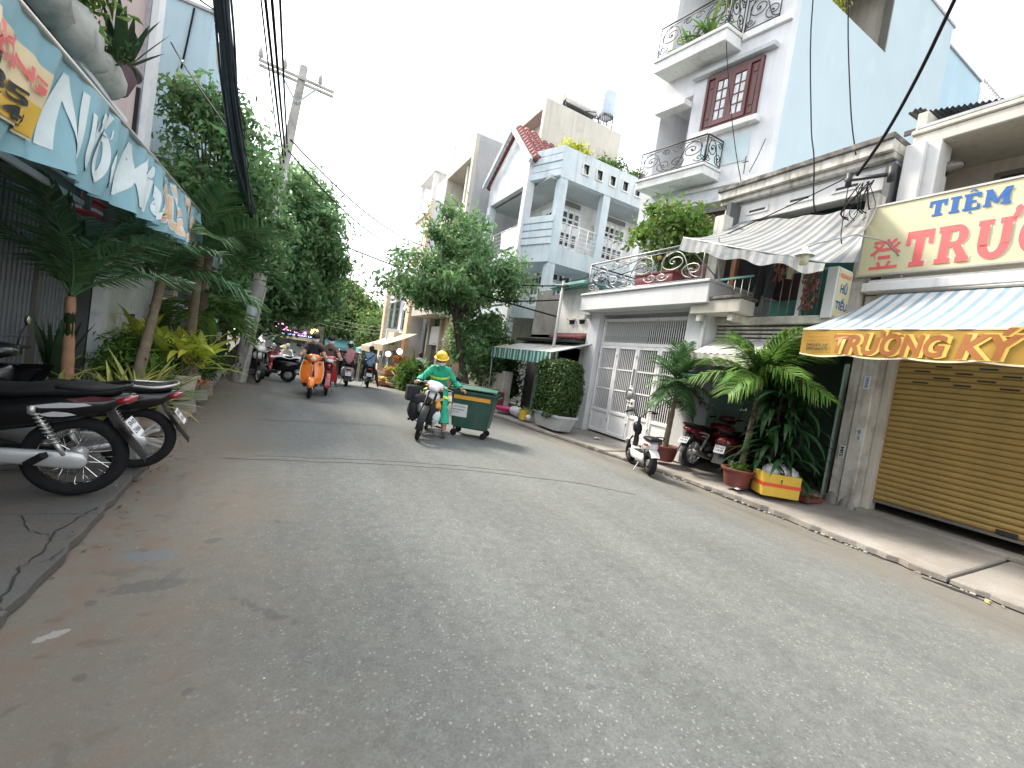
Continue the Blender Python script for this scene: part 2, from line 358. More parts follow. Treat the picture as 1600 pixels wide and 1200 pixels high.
class MB:
    """collects faces, then builds ONE mesh object"""
    def __init__(s): s.v = []; s.f = []; s.mi = []; s.cur = 0
    def add(s, vs, fs):
        b = len(s.v); s.v.extend([tuple(v) for v in vs]); s.f.extend([tuple(i + b for i in f) for f in fs]); s.mi.extend([s.cur] * len(fs)); return s
    def quad(s, a, b, c, d): return s.add([a, b, c, d], [(0, 1, 2, 3)])
    def box(s, x0, x1, y0, y1, z0, z1):
        return s.add([(x0, y0, z0), (x1, y0, z0), (x1, y1, z0), (x0, y1, z0), (x0, y0, z1), (x1, y0, z1), (x1, y1, z1), (x0, y1, z1)],
                     [(3, 2, 1, 0), (4, 5, 6, 7), (0, 1, 5, 4), (1, 2, 6, 5), (2, 3, 7, 6), (3, 0, 4, 7)])
    def bbox(s, x0, x1, y0, y1, z0, z1, b=0.01):
        """box with chamfered edges"""
        x0, x1 = min(x0, x1), max(x0, x1); y0, y1 = min(y0, y1), max(y0, y1); z0, z1 = min(z0, z1), max(z0, z1)
        b = min(b, (x1 - x0) * .4, (y1 - y0) * .4, (z1 - z0) * .4)
        bm = bmesh.new(); r = bmesh.ops.create_cube(bm, size=1)
        for v in bm.verts:
            v.co = Vector((x0 if v.co.x < 0 else x1, y0 if v.co.y < 0 else y1, z0 if v.co.z < 0 else z1))
        bmesh.ops.bevel(bm, geom=bm.edges[:], offset=b, segments=1, affect='EDGES')
        return s.bm(bm)
    def bm(s, bm):
        bm.verts.index_update()
        s.add([v.co[:] for v in bm.verts], [[v.index for v in f.verts] for f in bm.faces]); bm.free(); return s
    def obox(s, c, ax, ay, az):
        """box from centre and three half axes"""
        c, ax, ay, az = map(Vector, (c, ax, ay, az))
        p = [c + sx * ax + sy * ay + sz * az for sz in (-1, 1) for sx, sy in ((-1, -1), (1, -1), (1, 1), (-1, 1))]
        return s.add(p, [(3, 2, 1, 0), (4, 5, 6, 7), (0, 1, 5, 4), (1, 2, 6, 5), (2, 3, 7, 6), (3, 0, 4, 7)])
    def bar(s, a, b, w, h, up=(0, 0, 1)):
        a, b = Vector(a), Vector(b); d = (b - a); l = d.length; d.normalize(); up = Vector(up)
        if abs(d.dot(up)) > 0.98: up = Vector((1, 0, 0))
        sd_ = d.cross(up).normalized(); u2 = sd_.cross(d)
        return s.obox((a + b) / 2, d * l / 2, sd_ * w / 2, u2 * h / 2)
    def tube(s, pts, r, n=6, caps=True, closed=False):
        pts = [Vector(p) for p in pts]; m = len(pts)
        rs = r if isinstance(r, (list, tuple)) else [r] * m
        vs = []; prev = None
        for i, p in enumerate(pts):
            if closed: t = pts[(i + 1) % m] - pts[i - 1]
            else: t = pts[min(i + 1, m - 1)] - pts[max(i - 1, 0)]
            if t.length < 1e-9: t = Vector((0, 0, 1))
            t.normalize()
            if prev is None:
                a = Vector((0, 0, 1)) if abs(t.z) < 0.9 else Vector((1, 0, 0))
                u = t.cross(a).normalized()
            else:
                u = prev - t * prev.dot(t)
                if u.length < 1e-6: u = t.cross(Vector((0.3, 0.8, 0.5)))
                u.normalize()
            prev = u; w = t.cross(u)
            for k in range(n):
                an = 2 * math.pi * k / n
                vs.append(p + rs[i] * (math.cos(an) * u + math.sin(an) * w))
        fs = []
        for i in range(m if closed else m - 1):
            j = (i + 1) % m
            for k in range(n):
                k2 = (k + 1) % n
                fs.append((i * n + k, i * n + k2, j * n + k2, j * n + k))
        if caps and not closed:
            fs.append(tuple(range(n - 1, -1, -1))); fs.append(tuple((m - 1) * n + k for k in range(n)))
        return s.add(vs, fs)
    def lathe(s, prof, n=16, c=(0, 0, 0), axis='Z', a0=0, a1=2 * math.pi):
        """prof: (radius, height) pairs"""
        full = abs(a1 - a0 - 2 * math.pi) < 1e-6; vs = []; cols = n if full else n + 1
        for r, h in prof:
            for k in range(cols):
                a = a0 + (a1 - a0) * k / n; x, y = r * math.cos(a), r * math.sin(a)
                p = {'Z': (x, y, h), 'Y': (x, h, y), 'X': (h, x, y)}[axis]
                vs.append((p[0] + c[0], p[1] + c[1], p[2] + c[2]))
        fs = []
        for i in range(len(prof) - 1):
            for k in range(n):
                k2 = (k + 1) % cols
                f = (i * cols + k, i * cols + k2, (i + 1) * cols + k2, (i + 1) * cols + k)
                fs.append(f if axis != 'Y' else f[::-1])
        return s.add(vs, fs)
    def loft(s, secs, n=14, caps=True, axis='X'):
        """superellipse sections (x, yc, zc, half_w, half_h, power) joined along an axis"""
        vs = []
        for x, yc, zc, hw, hh, p in secs:
            for k in range(n):
                a = 2 * math.pi * k / n; c_, s_ = math.cos(a), math.sin(a)
                y = yc + hw * math.copysign(abs(c_) ** (2 / p), c_); z = zc + hh * math.copysign(abs(s_) ** (2 / p), s_)
                vs.append((x, y, z) if axis == 'X' else ((y, z, x) if axis == 'Z' else (y, x, z)))
        fs = []
        for i in range(len(secs) - 1):
            for k in range(n):
                k2 = (k + 1) % n
                fs.append((i * n + k, i * n + k2, (i + 1) * n + k2, (i + 1) * n + k))
        if caps: fs.append(tuple(range(n - 1, -1, -1))); fs.append(tuple((len(secs) - 1) * n + k for k in range(n)))
        return s.add(vs, fs)
    def ell(s, c, rx, ry, rz, n=12, m=8, z0=-1.0, z1=1.0):
        prof = []
        for i in range(m + 1):
            t = z0 + (z1 - z0) * i / m; t = max(-1, min(1, t)); a = math.asin(t) if m < 3 else None
            prof.append((math.sqrt(max(0, 1 - t * t)), t))
        prof = []
        a0, a1 = math.asin(z0), math.asin(z1)
        for i in range(m + 1):
            a = a0 + (a1 - a0) * i / m; prof.append((max(1e-4, math.cos(a)), math.sin(a)))
        b = len(s.v); s.lathe(prof, n)
        for i in range(b, len(s.v)):
            x, y, z = s.v[i]; s.v[i] = (c[0] + x * rx, c[1] + y * ry, c[2] + z * rz)
        return s
    def prism(s, poly, d, axis):
        """extrude a polygon (list of 3D points, planar) by vector d"""
        n = len(poly); d = Vector(d); p = [Vector(q) for q in poly]
        vs = p + [q + d for q in p]
        fs = [tuple(range(n - 1, -1, -1)), tuple(range(n, 2 * n))] + [(i, (i + 1) % n, n + (i + 1) % n, n + i) for i in range(n)]
        return s.add(vs, fs)
    def grid(s, fn, nu, nv):
        vs = [fn(i / nu, j / nv) for i in range(nu + 1) for j in range(nv + 1)]
        fs = [(i * (nv + 1) + j, (i + 1) * (nv + 1) + j, (i + 1) * (nv + 1) + j + 1, i * (nv + 1) + j + 1) for i in range(nu) for j in range(nv)]
        return s.add(vs, fs)
    def wallx(s, x0, x1, y0, y1, z0, z1, holes=()):
        """slab normal to X with rectangular holes (y0,y1,z0,z1)"""
        ys = sorted({y0, y1, *[h[0] for h in holes], *[h[1] for h in holes]}); zs = sorted({z0, z1, *[h[2] for h in holes], *[h[3] for h in holes]})
        ys = [y for y in ys if y0 <= y <= y1]; zs = [z for z in zs if z0 <= z <= z1]
        for a, b in zip(ys, ys[1:]):
            run = None
            for c, d in list(zip(zs, zs[1:])) + [(None, None)]:
                hole = c is None or any(h[0] <= (a + b) / 2 <= h[1] and h[2] <= (c + d) / 2 <= h[3] for h in holes)
                if not hole: run = (run[0], d) if run else (c, d)
                elif run: s.box(x0, x1, a, b, run[0], run[1]); run = None
        return s
    def wally(s, y0, y1, x0, x1, z0, z1, holes=()):
        b = len(s.v); s.wallx(y0, y1, x0, x1, z0, z1, holes)
        for i in range(b, len(s.v)): x, y, z = s.v[i]; s.v[i] = (y, x, z)
        return s
    def xf(s, m, start=0):
        for i in range(start, len(s.v)): s.v[i] = tuple(m @ Vector(s.v[i]))
        return s
    def mesh(s, name, mats, smooth=False):
        me = bpy.data.meshes.new(name)
        me.from_pydata(s.v, [], s.f)
        for m in (mats if isinstance(mats, (list, tuple)) else [mats]): me.materials.append(MATS[m])
        if any(s.mi): me.polygons.foreach_set('material_index', s.mi)
        bm = bmesh.new(); bm.from_mesh(me); bmesh.ops.recalc_face_normals(bm, faces=bm.faces); bm.to_mesh(me); bm.free()
        if smooth:
            me.shade_smooth()
            if smooth is not True: me.set_sharp_from_angle(angle=R_(smooth))
        return me
    def build(s, name, m, parent=None, smooth=False, label=None, loc=None):
        o = link(name, s.mesh(name, m, smooth), parent, loc)
        if label: o['label'] = label
        return o
def smooth_angle(me, a=40):
    me.shade_smooth(); me.set_sharp_from_angle(angle=R_(a))

def bezier(p0, p1, p2, p3, n=10):
    return [tuple((1 - t) ** 3 * a + 3 * (1 - t) ** 2 * t * b + 3 * (1 - t) * t * t * c + t ** 3 * d for a, b, c, d in zip(p0, p1, p2, p3)) for t in [i / n for i in range(n + 1)]]
def spiral(c, r0, r1, a0, turns, n=18):
    """2D spiral points"""
    return [(c[0] + (r0 + (r1 - r0) * t) * math.cos(a0 + turns * 2 * math.pi * t), c[1] + (r0 + (r1 - r0) * t) * math.sin(a0 + turns * 2 * math.pi * t)) for t in [i / n for i in range(n + 1)]]
def sag(a, b, drop, n=14):
    return [tuple(a[k] + (b[k] - a[k]) * t - (drop * 4 * t * (1 - t) if k == 2 else 0) for k in range(3)) for t in [i / n for i in range(n + 1)]]

def text_mesh(body, bold=0.0, shear=0.0, depth=0.0, spacing=1.0, res=3):
    c = bpy.data.curves.new('lettering', 'FONT'); c.body = body; c.offset = bold; c.shear = shear; c.extrude = depth
    c.space_character = spacing; c.resolution_u = res
    o = bpy.data.objects.new('lettering', c); me = bpy.data.meshes.new_from_object(o)
    bpy.data.objects.remove(o); bpy.data.curves.remove(c)
    return me
def place_text(body, org, right, w, h, m, parent, up=(0, 0, 1), bold=0.0, shear=0.0, push=0.004, disp=None, name='lettering', flat=None):
    """lettering fitted into a w x h box whose lower left corner is org; right/up are the reading directions"""
    me = text_mesh(body, bold, shear) if isinstance(body, str) else body
    co = np.empty(len(me.vertices) * 3); me.vertices.foreach_get('co', co); co = co.reshape(-1, 3)
    mn, mx = co.min(0), co.max(0); r, u = Vector(right), Vector(up); nrm = r.cross(u).normalized(); org = Vector(org)
    sx = w / (mx[0] - mn[0]); sy = h / (mx[1] - mn[1])
    out = []
    for x, y, z in co:
        p = org + r * (x - mn[0]) * sx + u * (y - mn[1]) * sy + nrm * (push + z)
        if disp: p = p + disp(p)
        out.extend(p)
    me.vertices.foreach_set('co', out); me.materials.clear(); me.materials.append(MATS[m]); me.update()
    return link(name, me, parent)

# slab-serif capitals drawn stroke by stroke (box 0..1 high)
def glyph(ch):
    """list of convex polygons and the advance width"""
    def rc(a, b, c, d): return [(a, b), (c, b), (c, d), (a, d)]
    def arc(cx, cy, rx, ry, t, a0, a1, n=14, ty=None):
        ty = ty or t; q = []
        for i in range(n):
            b0 = a0 + (a1 - a0) * i / n; b1 = a0 + (a1 - a0) * (i + 1) / n
            q.append([(cx + rx * math.cos(b0), cy + ry * math.sin(b0)), (cx + rx * math.cos(b1), cy + ry * math.sin(b1)),
                      (cx + (rx - t) * math.cos(b1), cy + (ry - ty) * math.sin(b1)), (cx + (rx - t) * math.cos(b0), cy + (ry - ty) * math.sin(b0))])
        return q
    P = math.pi
    if ch == 'T': return [rc(0, .8, .8, 1), rc(.28, .14, .54, .8), rc(.18, 0, .64, .14), rc(0, .6, .14, .8), rc(.66, .6, .8, .8)], .8
    if ch == 'I': return [rc(.1, .14, .36, .86), rc(0, 0, .46, .14), rc(0, .86, .46, 1)], .46
    if ch == 'E': return [rc(.08, .14, .34, .84), rc(0, 0, .72, .14), rc(0, .84, .7, 1), rc(.34, .43, .54, .57), rc(.58, .14, .72, .32), rc(.56, .68, .7, .84)], .72
    if ch == 'M': return [rc(.06, .14, .24, .86), rc(.76, .14, .98, .86), rc(0, 0, .32, .14), rc(.68, 0, 1.06, .14), [(0, 1), (.28, 1), (.58, .2), (.44, .12)], [(.78, 1), (1.06, 1), (1.06, .86), (.58, .2), (.5, .34)]], 1.06
    if ch == 'R': return [rc(.08, .14, .34, .84), rc(0, 0, .42, .14), rc(0, .84, .5, 1), rc(.34, .42, .5, .56)] + arc(.5, .71, .3, .29, .24, -P / 2, P / 2, 10, .15) + [[(.44, .42), (.66, .44), (.86, .14), (.6, .14)], rc(.56, 0, .9, .14)], .9
    if ch == 'U': return [rc(.06, .36, .3, .86), rc(.6, .36, .82, .86), rc(0, .86, .38, 1), rc(.52, .86, .88, 1)] + arc(.44, .36, .38, .37, .24, P, 2 * P, 14, .17), .88
    if ch == 'O': return arc(.44, .5, .44, .51, .25, 0, 2 * P, 26, .15), .88
    if ch == 'N': return [rc(.06, .14, .24, .86), rc(.66, .2, .86, .86), rc(0, 0, .34, .14), rc(.56, .86, .94, 1), [(0, 1), (.28, 1), (.86, 0), (.66, 0)]], .94
    if ch == 'G': return arc(.46, .5, .46, .51, .26, P * .22, P * 1.78, 22, .15) + [rc(.5, .36, .94, .5), rc(.68, .1, .9, .36)], .94
    if ch == 'K': return [rc(.08, .14, .34, .86), rc(0, 0, .42, .14), rc(0, .86, .42, 1), [(.34, .4), (.34, .58), (.62, .86), (.86, .86)], [(.44, .52), (.6, .66), (.96, .1), (.66, .1)], rc(.58, 0, .98, .1)], .98
    if ch == 'Y': return [rc(.3, .12, .56, .46), rc(.2, 0, .66, .12), [(0, 1), (.32, 1), (.56, .46), (.3, .46)], [(.58, 1), (.86, 1), (.56, .46), (.44, .52)]], .86
    if ch == 'H': return [rc(.08, .14, .34, .86), rc(.6, .14, .86, .86), rc(0, 0, .42, .14), rc(0, .86, .42, 1), rc(.52, 0, .94, .14), rc(.52, .86, .94, 1), rc(.34, .43, .6, .57)], .94
    return [], .4
def slab_text(word, gap=0.12):
    """word of (letter, accent) pairs -> mesh; accents: hook horn dot hat acute"""
    mb = MB(); x = 0; k = 0
    for ch, acc in word:
        polys, w = glyph(ch); polys = list(polys)
        if 'horn' in acc: polys += [[(w - .12, .94), (w + .06, .98), (w + .1, 1.16), (w - .02, 1.2)]] + [[(w + .02 + .09 * math.cos(a), 1.17 + .09 * math.sin(a)) for a in [i * math.pi / 5 for i in range(10)]]]
        if 'hat' in acc: polys += [[(w * .5 - .2, 1.08), (w * .5 - .06, 1.08), (w * .5 + .03, 1.22), (w * .5 - .03, 1.25)], [(w * .5 + .2, 1.08), (w * .5 + .06, 1.08), (w * .5 - .03, 1.22), (w * .5 + .03, 1.25)]]
        if 'dot' in acc: polys += [[(w * .5 + .07 * math.cos(a), -.16 + .07 * math.sin(a)) for a in [i * math.pi / 5 for i in range(10)]]]
        if 'acute' in acc: polys += [[(w * .5 + .0, 1.08), (w * .5 + .14, 1.08), (w * .5 + .34, 1.3), (w * .5 + .16, 1.3)]]
        if 'hook' in acc: polys += [[(w * .5 - .05, 1.07), (w * .5 + .03, 1.07), (w * .5 + .14, 1.22), (w * .5 + .04, 1.3), (w * .5 - .08, 1.26)]]
        for q in polys:
            k += 1; mb.add([(x + a, b, 0.0004 * (k % 24)) for a, b in q], [tuple(range(len(q)))])
        x += w + gap
    me = bpy.data.meshes.new('lettering'); me.from_pydata(mb.v, [], mb.f); return me

# ------------------------------------------------------------------ foliage helpers
def tone_attr(me, tones, per):
    a = me.color_attributes.new('tone', 'FLOAT_COLOR', 'FACE' if False else 'POINT')
    t = np.repeat(np.asarray(tones, dtype=np.float32), per, axis=0)
    full = np.ones((len(me.vertices), 4), dtype=np.float32); full[:len(t), :t.shape[1]] = t
    a.data.foreach_set('color', full.ravel())
def leaf_mesh(name, pts, nrm, size, m, aspect=0.42, rs=None, droop=0.25, jit=0.7):
    """one folded six-corner leaf per point, joined"""
    rs = rs or np.random.RandomState(3)
    n = len(pts); pts = np.asarray(pts, float); nrm = np.asarray(nrm, float)
    nrm = nrm + rs.normal(0, jit, (n, 3)); nrm /= np.linalg.norm(nrm, axis=1)[:, None] + 1e-9
    d = rs.normal(0, 1, (n, 3)); d[:, 2] -= 0.5
    d -= nrm * (d * nrm).sum(1)[:, None]; d /= np.linalg.norm(d, axis=1)[:, None] + 1e-9
    sdv = np.cross(nrm, d)
    L = (size * rs.uniform(0.65, 1.3, n))[:, None]; W = L * aspect * 0.5
    base = pts; mid = pts + d * L * 0.45; tip = pts + d * L - nrm * L * droop
    v = np.stack([base, mid + sdv * W + nrm * W * .35, tip, mid - sdv * W + nrm * W * .35], 1).reshape(-1, 3)
    me = bpy.data.meshes.new(name)
    me.vertices.add(4 * n); me.vertices.foreach_set('co', v.ravel())
    idx = np.arange(n) * 4
    tri = np.stack([idx, idx + 1, idx + 2, idx, idx + 2, idx + 3], 1).ravel().astype(np.int32)
    me.loops.add(6 * n); me.loops.foreach_set('vertex_index', tri)
    me.polygons.add(2 * n); me.polygons.foreach_set('loop_start', np.arange(2 * n, dtype=np.int32) * 3)
    me.update(calc_edges=True); me.validate()
    tone_attr(me, np.stack([rs.beta(2.2, 2.6, n), rs.uniform(0, 1, n), rs.uniform(0, 1, n)], 1), 4)
    me.materials.append(MATS[m])
    return me
def crown_points(c, r, nclump, per, rs, spread=0.42, shell=0.55, flat=1.0, keep=None):
    """clumps spread through an ellipsoid, denser towards its skin"""
    P, N = [], []
    c = np.array(c, float); r = np.array(r, float)
    for _ in range(nclump):
        while True:
            d = rs.normal(0, 1, 3); d /= np.linalg.norm(d)
            q = d * (shell + (1 - shell) * rs.uniform(0, 1) ** 0.6) * rs.uniform(0.86, 1.12)
            if keep is None or keep(c + q * r): break
        cc = c + q * r; sp = spread * rs.uniform(0.55, 1.3)
        k = int(per * rs.uniform(0.5, 1.5))
        p = cc + rs.normal(0, 1, (k, 3)) * sp * np.array([1, 1, 0.7 * flat])
        P.append(p); out = (p - c) / r; out[:, 2] += 0.6
        N.append(out / (np.linalg.norm(out, axis=1)[:, None] + 1e-9))
    return np.concatenate(P), np.concatenate(N)
def tree(name, label, base, crown, trunk_r, m, bark, nclump, per, size, seed, group=None, spread=0.42, limbs=7, cat='tree', extra=(), aspect=0.42, keep=None, lean=(0, 0)):
    rs = np.random.RandomState(seed); r2 = random.Random(seed)
    t = thing(name, label, cat, base, 0, group, world=True)
    cc, cr = crown
    P, N = crown_points(cc, cr, nclump, per, rs, spread, keep=keep)
    for c2, r2_, n2 in extra:
        p, q = crown_points(c2, r2_, n2, per, rs, spread, keep=keep); P = np.concatenate([P, p]); N = np.concatenate([N, q])
    link('crown', leaf_mesh('crown', P, N, size, m, aspect, rs), t)
    mb = MB(); b = Vector(base); c = Vector(cc)
    fork = b.lerp(Vector((c.x, c.y, c.z - cr[2] * .75)), 0.85)
    mid = b.lerp(fork, .5) + Vector((lean[0], lean[1], 0))
    mb.tube([b, b + Vector((0, 0, .12)), mid, fork, fork + Vector((0, 0, .3))], [trunk_r * 1.5, trunk_r * 1.1, trunk_r * .9, trunk_r * .8, trunk_r * .5], 9)
    for i in range(limbs):
        a = i * 2.4 + r2.uniform(-.3, .3); e = r2.uniform(.25, .85)
        tip = c + Vector((math.cos(a) * cr[0] * e, math.sin(a) * cr[1] * e, cr[2] * r2.uniform(-.3, .6)))
        q = fork.lerp(tip, .5) + Vector((0, 0, r2.uniform(0, .3)))
        mb.tube([fork, q, tip], [trunk_r * .5, trunk_r * .3, trunk_r * .08], 6)
        for j in range(2):
            e2 = tip + Vector((r2.uniform(-.6, .6) * cr[0] * .5, r2.uniform(-.6, .6) * cr[1] * .5, r2.uniform(-.1, .5)))
            mb.tube([q, q.lerp(e2, .5), e2], [trunk_r * .25, trunk_r * .15, trunk_r * .04], 5)
    o = mb.build('trunk', bark, t); smooth_angle(o.data, 60)
    return t
def frond_mesh(name, L, nleaf, lw, m, droop, rs, leaf_len=0.42, hang=0.5, vee=0.5):
    """feather palm leaf along +X bending down: midrib and paired leaflets"""
    mb = MB(); pts = []
    n = 12
    for i in range(n + 1):
        t = i / n; pts.append(Vector((L * (t - 0.12 * droop * t * t), 0, L * (0.32 * t - droop * 0.75 * t * t))))
    mb.tube(pts, [0.016 * (1 - .85 * i / n) + .003 for i in range(n + 1)], 5)
    nv0 = len(mb.v); tones = []
    for k in range(nleaf):
        t = 0.14 + 0.86 * (k + rs.uniform(-.2, .2)) / nleaf; t = min(max(t, .1), .995)
        f = t * n; i = min(int(f), n - 1); p = pts[i].lerp(pts[i + 1], f - i); tg = (pts[i + 1] - pts[i]).normalized()
        ll = L * leaf_len * (math.sin(math.pi * (0.12 + 0.82 * t)) ** 0.6) * rs.uniform(.85, 1.1)
        for sd_ in (-1, 1):
            up = Vector((-tg.z, 0, tg.x))
            d = (tg * rs.uniform(.55, .8) + Vector((0, sd_, 0)) * 0.85 + up * (vee * rs.uniform(.3, 1.1))).normalized()
            a = p; b_ = p + d * ll * .5 - Vector((0, 0, hang * ll * .13)); c_ = p + d * ll * .92 - Vector((0, 0, hang * ll * .62))
            w = tg.cross(d).cross(d).normalized() * lw
            mb.add([a + w * .4, a - w * .4, b_ - w, c_, b_ + w], [(0, 1, 2, 4), (4, 2, 3)])
            tones.append((rs.beta(2.2, 2.4), rs.uniform(0, 1), 0))
    me = bpy.data.meshes.new(name); me.from_pydata(mb.v, [], mb.f)
    T = np.full((nv0, 3), .6, dtype=np.float32); T = np.concatenate([T, np.repeat(np.array(tones, np.float32), 5, 0)])
    tone_attr(me, T, 1); me.materials.append(MATS[m]); return me
def palm(name, label, base, top, trunk_r, nf, L, m, seed, parts_bark='palm_trunk', droop=(0.5, 1.1), group=None, elev=(0.1, 1.2), lw=0.014, nleaf=34, hang=0.6, shaft=None, azim=None, leaf_len=.42):
    rs = np.random.RandomState(seed)
    t = thing(name, label, 'palm', base, 0, group, world=True)
    b, c = Vector(base), Vector(top); mb = MB(); n = 14; pts = []; rad = []
    for i in range(n + 1):
        s_ = i / n; p = b.lerp(c, s_) + Vector((0, 0, 0)); pts.append(p)
        rad.append(trunk_r * (1.25 - .5 * s_) * (1.06 if i % 2 else .97))
    mb.tube(pts, rad, 10); o = mb.build('trunk', parts_bark, t); smooth_angle(o.data, 60)
    if shaft:
        d = (c - b).normalized(); sh = MB(); sh.tube([c - d * shaft[0], c - d * shaft[0] * .5, c + d * .08], [trunk_r * .9, trunk_r * .95, trunk_r * .3], 8)
        o = sh.build('crown_shaft', shaft[1], t); smooth_angle(o.data, 60)
    mes = [frond_mesh('frond', L, nleaf, lw, m, rs.uniform(*droop), rs, hang=hang, leaf_len=leaf_len) for _ in range(4)]
    for i in range(nf):
        f = link('frond', mes[i % 4], t)
        a = (azim[i] if azim else i * 2.39996 + rs.uniform(-.25, .25)); e = elev[0] + (elev[1] - elev[0]) * ((i + .5) / nf)
        s_ = rs.uniform(.8, 1.12)
        f.location = f.location + c; f.rotation_euler = (rs.uniform(-.25, .25), -e + 0.2, a); f.scale = (s_, s_, s_)
    return t
def blade_mesh(name, L, W, bend, m, seed=0, fold=.3, tone=(.5, .5)):
    """single long leaf growing up +Z and bending to +X"""
    mb = MB(); n = 6; rows = []
    for i in range(n + 1):
        t = i / n; ang = bend * t * t
        x = L * (math.sin(bend * t) * t * .9); z = L * (t * math.cos(bend * t * .9))
        w = W * (math.sin(math.pi * min(1, (0.12 + t * .88)) ** .8) ** .8 if t < 1 else 0.02) * .5
        rows.append(((x, -w, z + w * fold * .5), (x + w * fold * .4, 0, z), (x, w, z + w * fold * .5)))
    vs = [p for r in rows for p in r]; fs = []
    for i in range(n):
        for k in range(2): a = i * 3 + k; fs.append((a, a + 1, a + 4, a + 3))
    mb.add(vs, fs); me = bpy.data.meshes.new(name); me.from_pydata(mb.v, [], mb.f)
    tone_attr(me, np.tile(np.array([[tone[0], tone[1], 0]], np.float32), (len(mb.v), 1)), 1); me.materials.append(MATS[m]); me.shade_smooth(); return me
def rosette(parent, c, n, L, W, m, seed, tilt=(0.1, 1.2), bend=(0.3, 1.1), spread=0.05, name='leaf', az=None):
    """each leaf is a part of the plant"""
    rs = np.random.RandomState(seed)
    mes = [blade_mesh(name, L, W, rs.uniform(*bend), m, tone=(rs.beta(2, 2), rs.uniform(0, 1))) for _ in range(6)]
    for i in range(n):
        o = link(name, mes[rs.randint(6)], parent); a = i * 2.39996 + rs.uniform(-.3, .3) if az is None else rs.uniform(*az)
        s_ = rs.uniform(.7, 1.15)
        o.location = o.location + Vector((c[0] + math.cos(a) * spread * rs.uniform(.3, 1), c[1] + math.sin(a) * spread * rs.uniform(.3, 1), c[2]))
        o.rotation_euler = (0, tilt[0] + (tilt[1] - tilt[0]) * (1 - (i + .5) / n) * rs.uniform(.7, 1.2), a); o.scale = (s_, s_, s_)
def pot(name, label, c, r, h, m, group=None, cat='plant pot', rim=True):
    t = thing(name, label, cat, c, 0, group)
    mb = MB(); pr = [(0.001, 0), (r * .68, 0), (r * .75, .02), (r * .95, h * .86)]
    if rim: pr += [(r * .97, h * .87), (r * 1.08, h * .88), (r * 1.1, h * .98), (r * 1.06, h)]
    else: pr += [(r, h)]
    pr += [(r * .92, h), (r * .88, h * .9)]
    mb.lathe(pr, 22); o = mb.build('shell', m, t); smooth_angle(o.data, 40)
    s_ = MB(); s_.lathe([(r * .885, h * .885), (r * .5, h * .93), (.001, h * .92)], 14); o = s_.build('soil', 'soil', t); o.data.shade_smooth()
    return t

# ------------------------------------------------------------------ ground, road, pavements
def lerp_tab(tab, y):
    if y <= tab[0][0]: return tab[0][1]
    for (a, b), (c, d) in zip(tab, tab[1:]):
        if y <= c:
            t = (y - a) / (c - a); return b + (d - b) * t
    return tab[-1][1]
GZ = [(11, 0), (16.5, -0.12), (22, -0.4), (27, -0.9), (32, -1.25), (45, -1.5), (80, -1.6)]
KR = [(-12, 6.2), (1, 6.35), (4, 6.5), (5.8, 6.42), (9, 5.92), (10.8, 5.67), (14, 5.25), (18, 4.65), (21, 4.15), (24, 3.95), (27.5, 4.4), (29.5, 6.5)]
KL = [(-12, -0.9), (3, -1.03), (6, -1.1), (8.7, -1.3), (14, -1.5), (18, -1.65), (24, -1.8), (28, -2.3), (30, -5)]
gz = lambda y: lerp_tab(GZ, y)
kr = lambda y: lerp_tab(KR, y)
kl = lambda y: lerp_tab(KL, y)

mb = MB()
ys = [-400, -60, -12] + [v * 2 for v in range(-5, 24)] + [60, 80, 200, 900]
xs = [-900, -200, -60, -20, -8, -2, 4, 10, 20, 60, 200, 900]
mb.add([(x, y, gz(y) - 0.03) for y in ys for x in xs], [(i * len(xs) + j, i * len(xs) + j + 1, (i + 1) * len(xs) + j + 1, (i + 1) * len(xs) + j) for i in range(len(ys) - 1) for j in range(len(xs) - 1)])
o = mb.build('ground', 'dark_concrete'); o['kind'] = 'structure'; o['label'] = 'dull grey ground under the street and the houses'

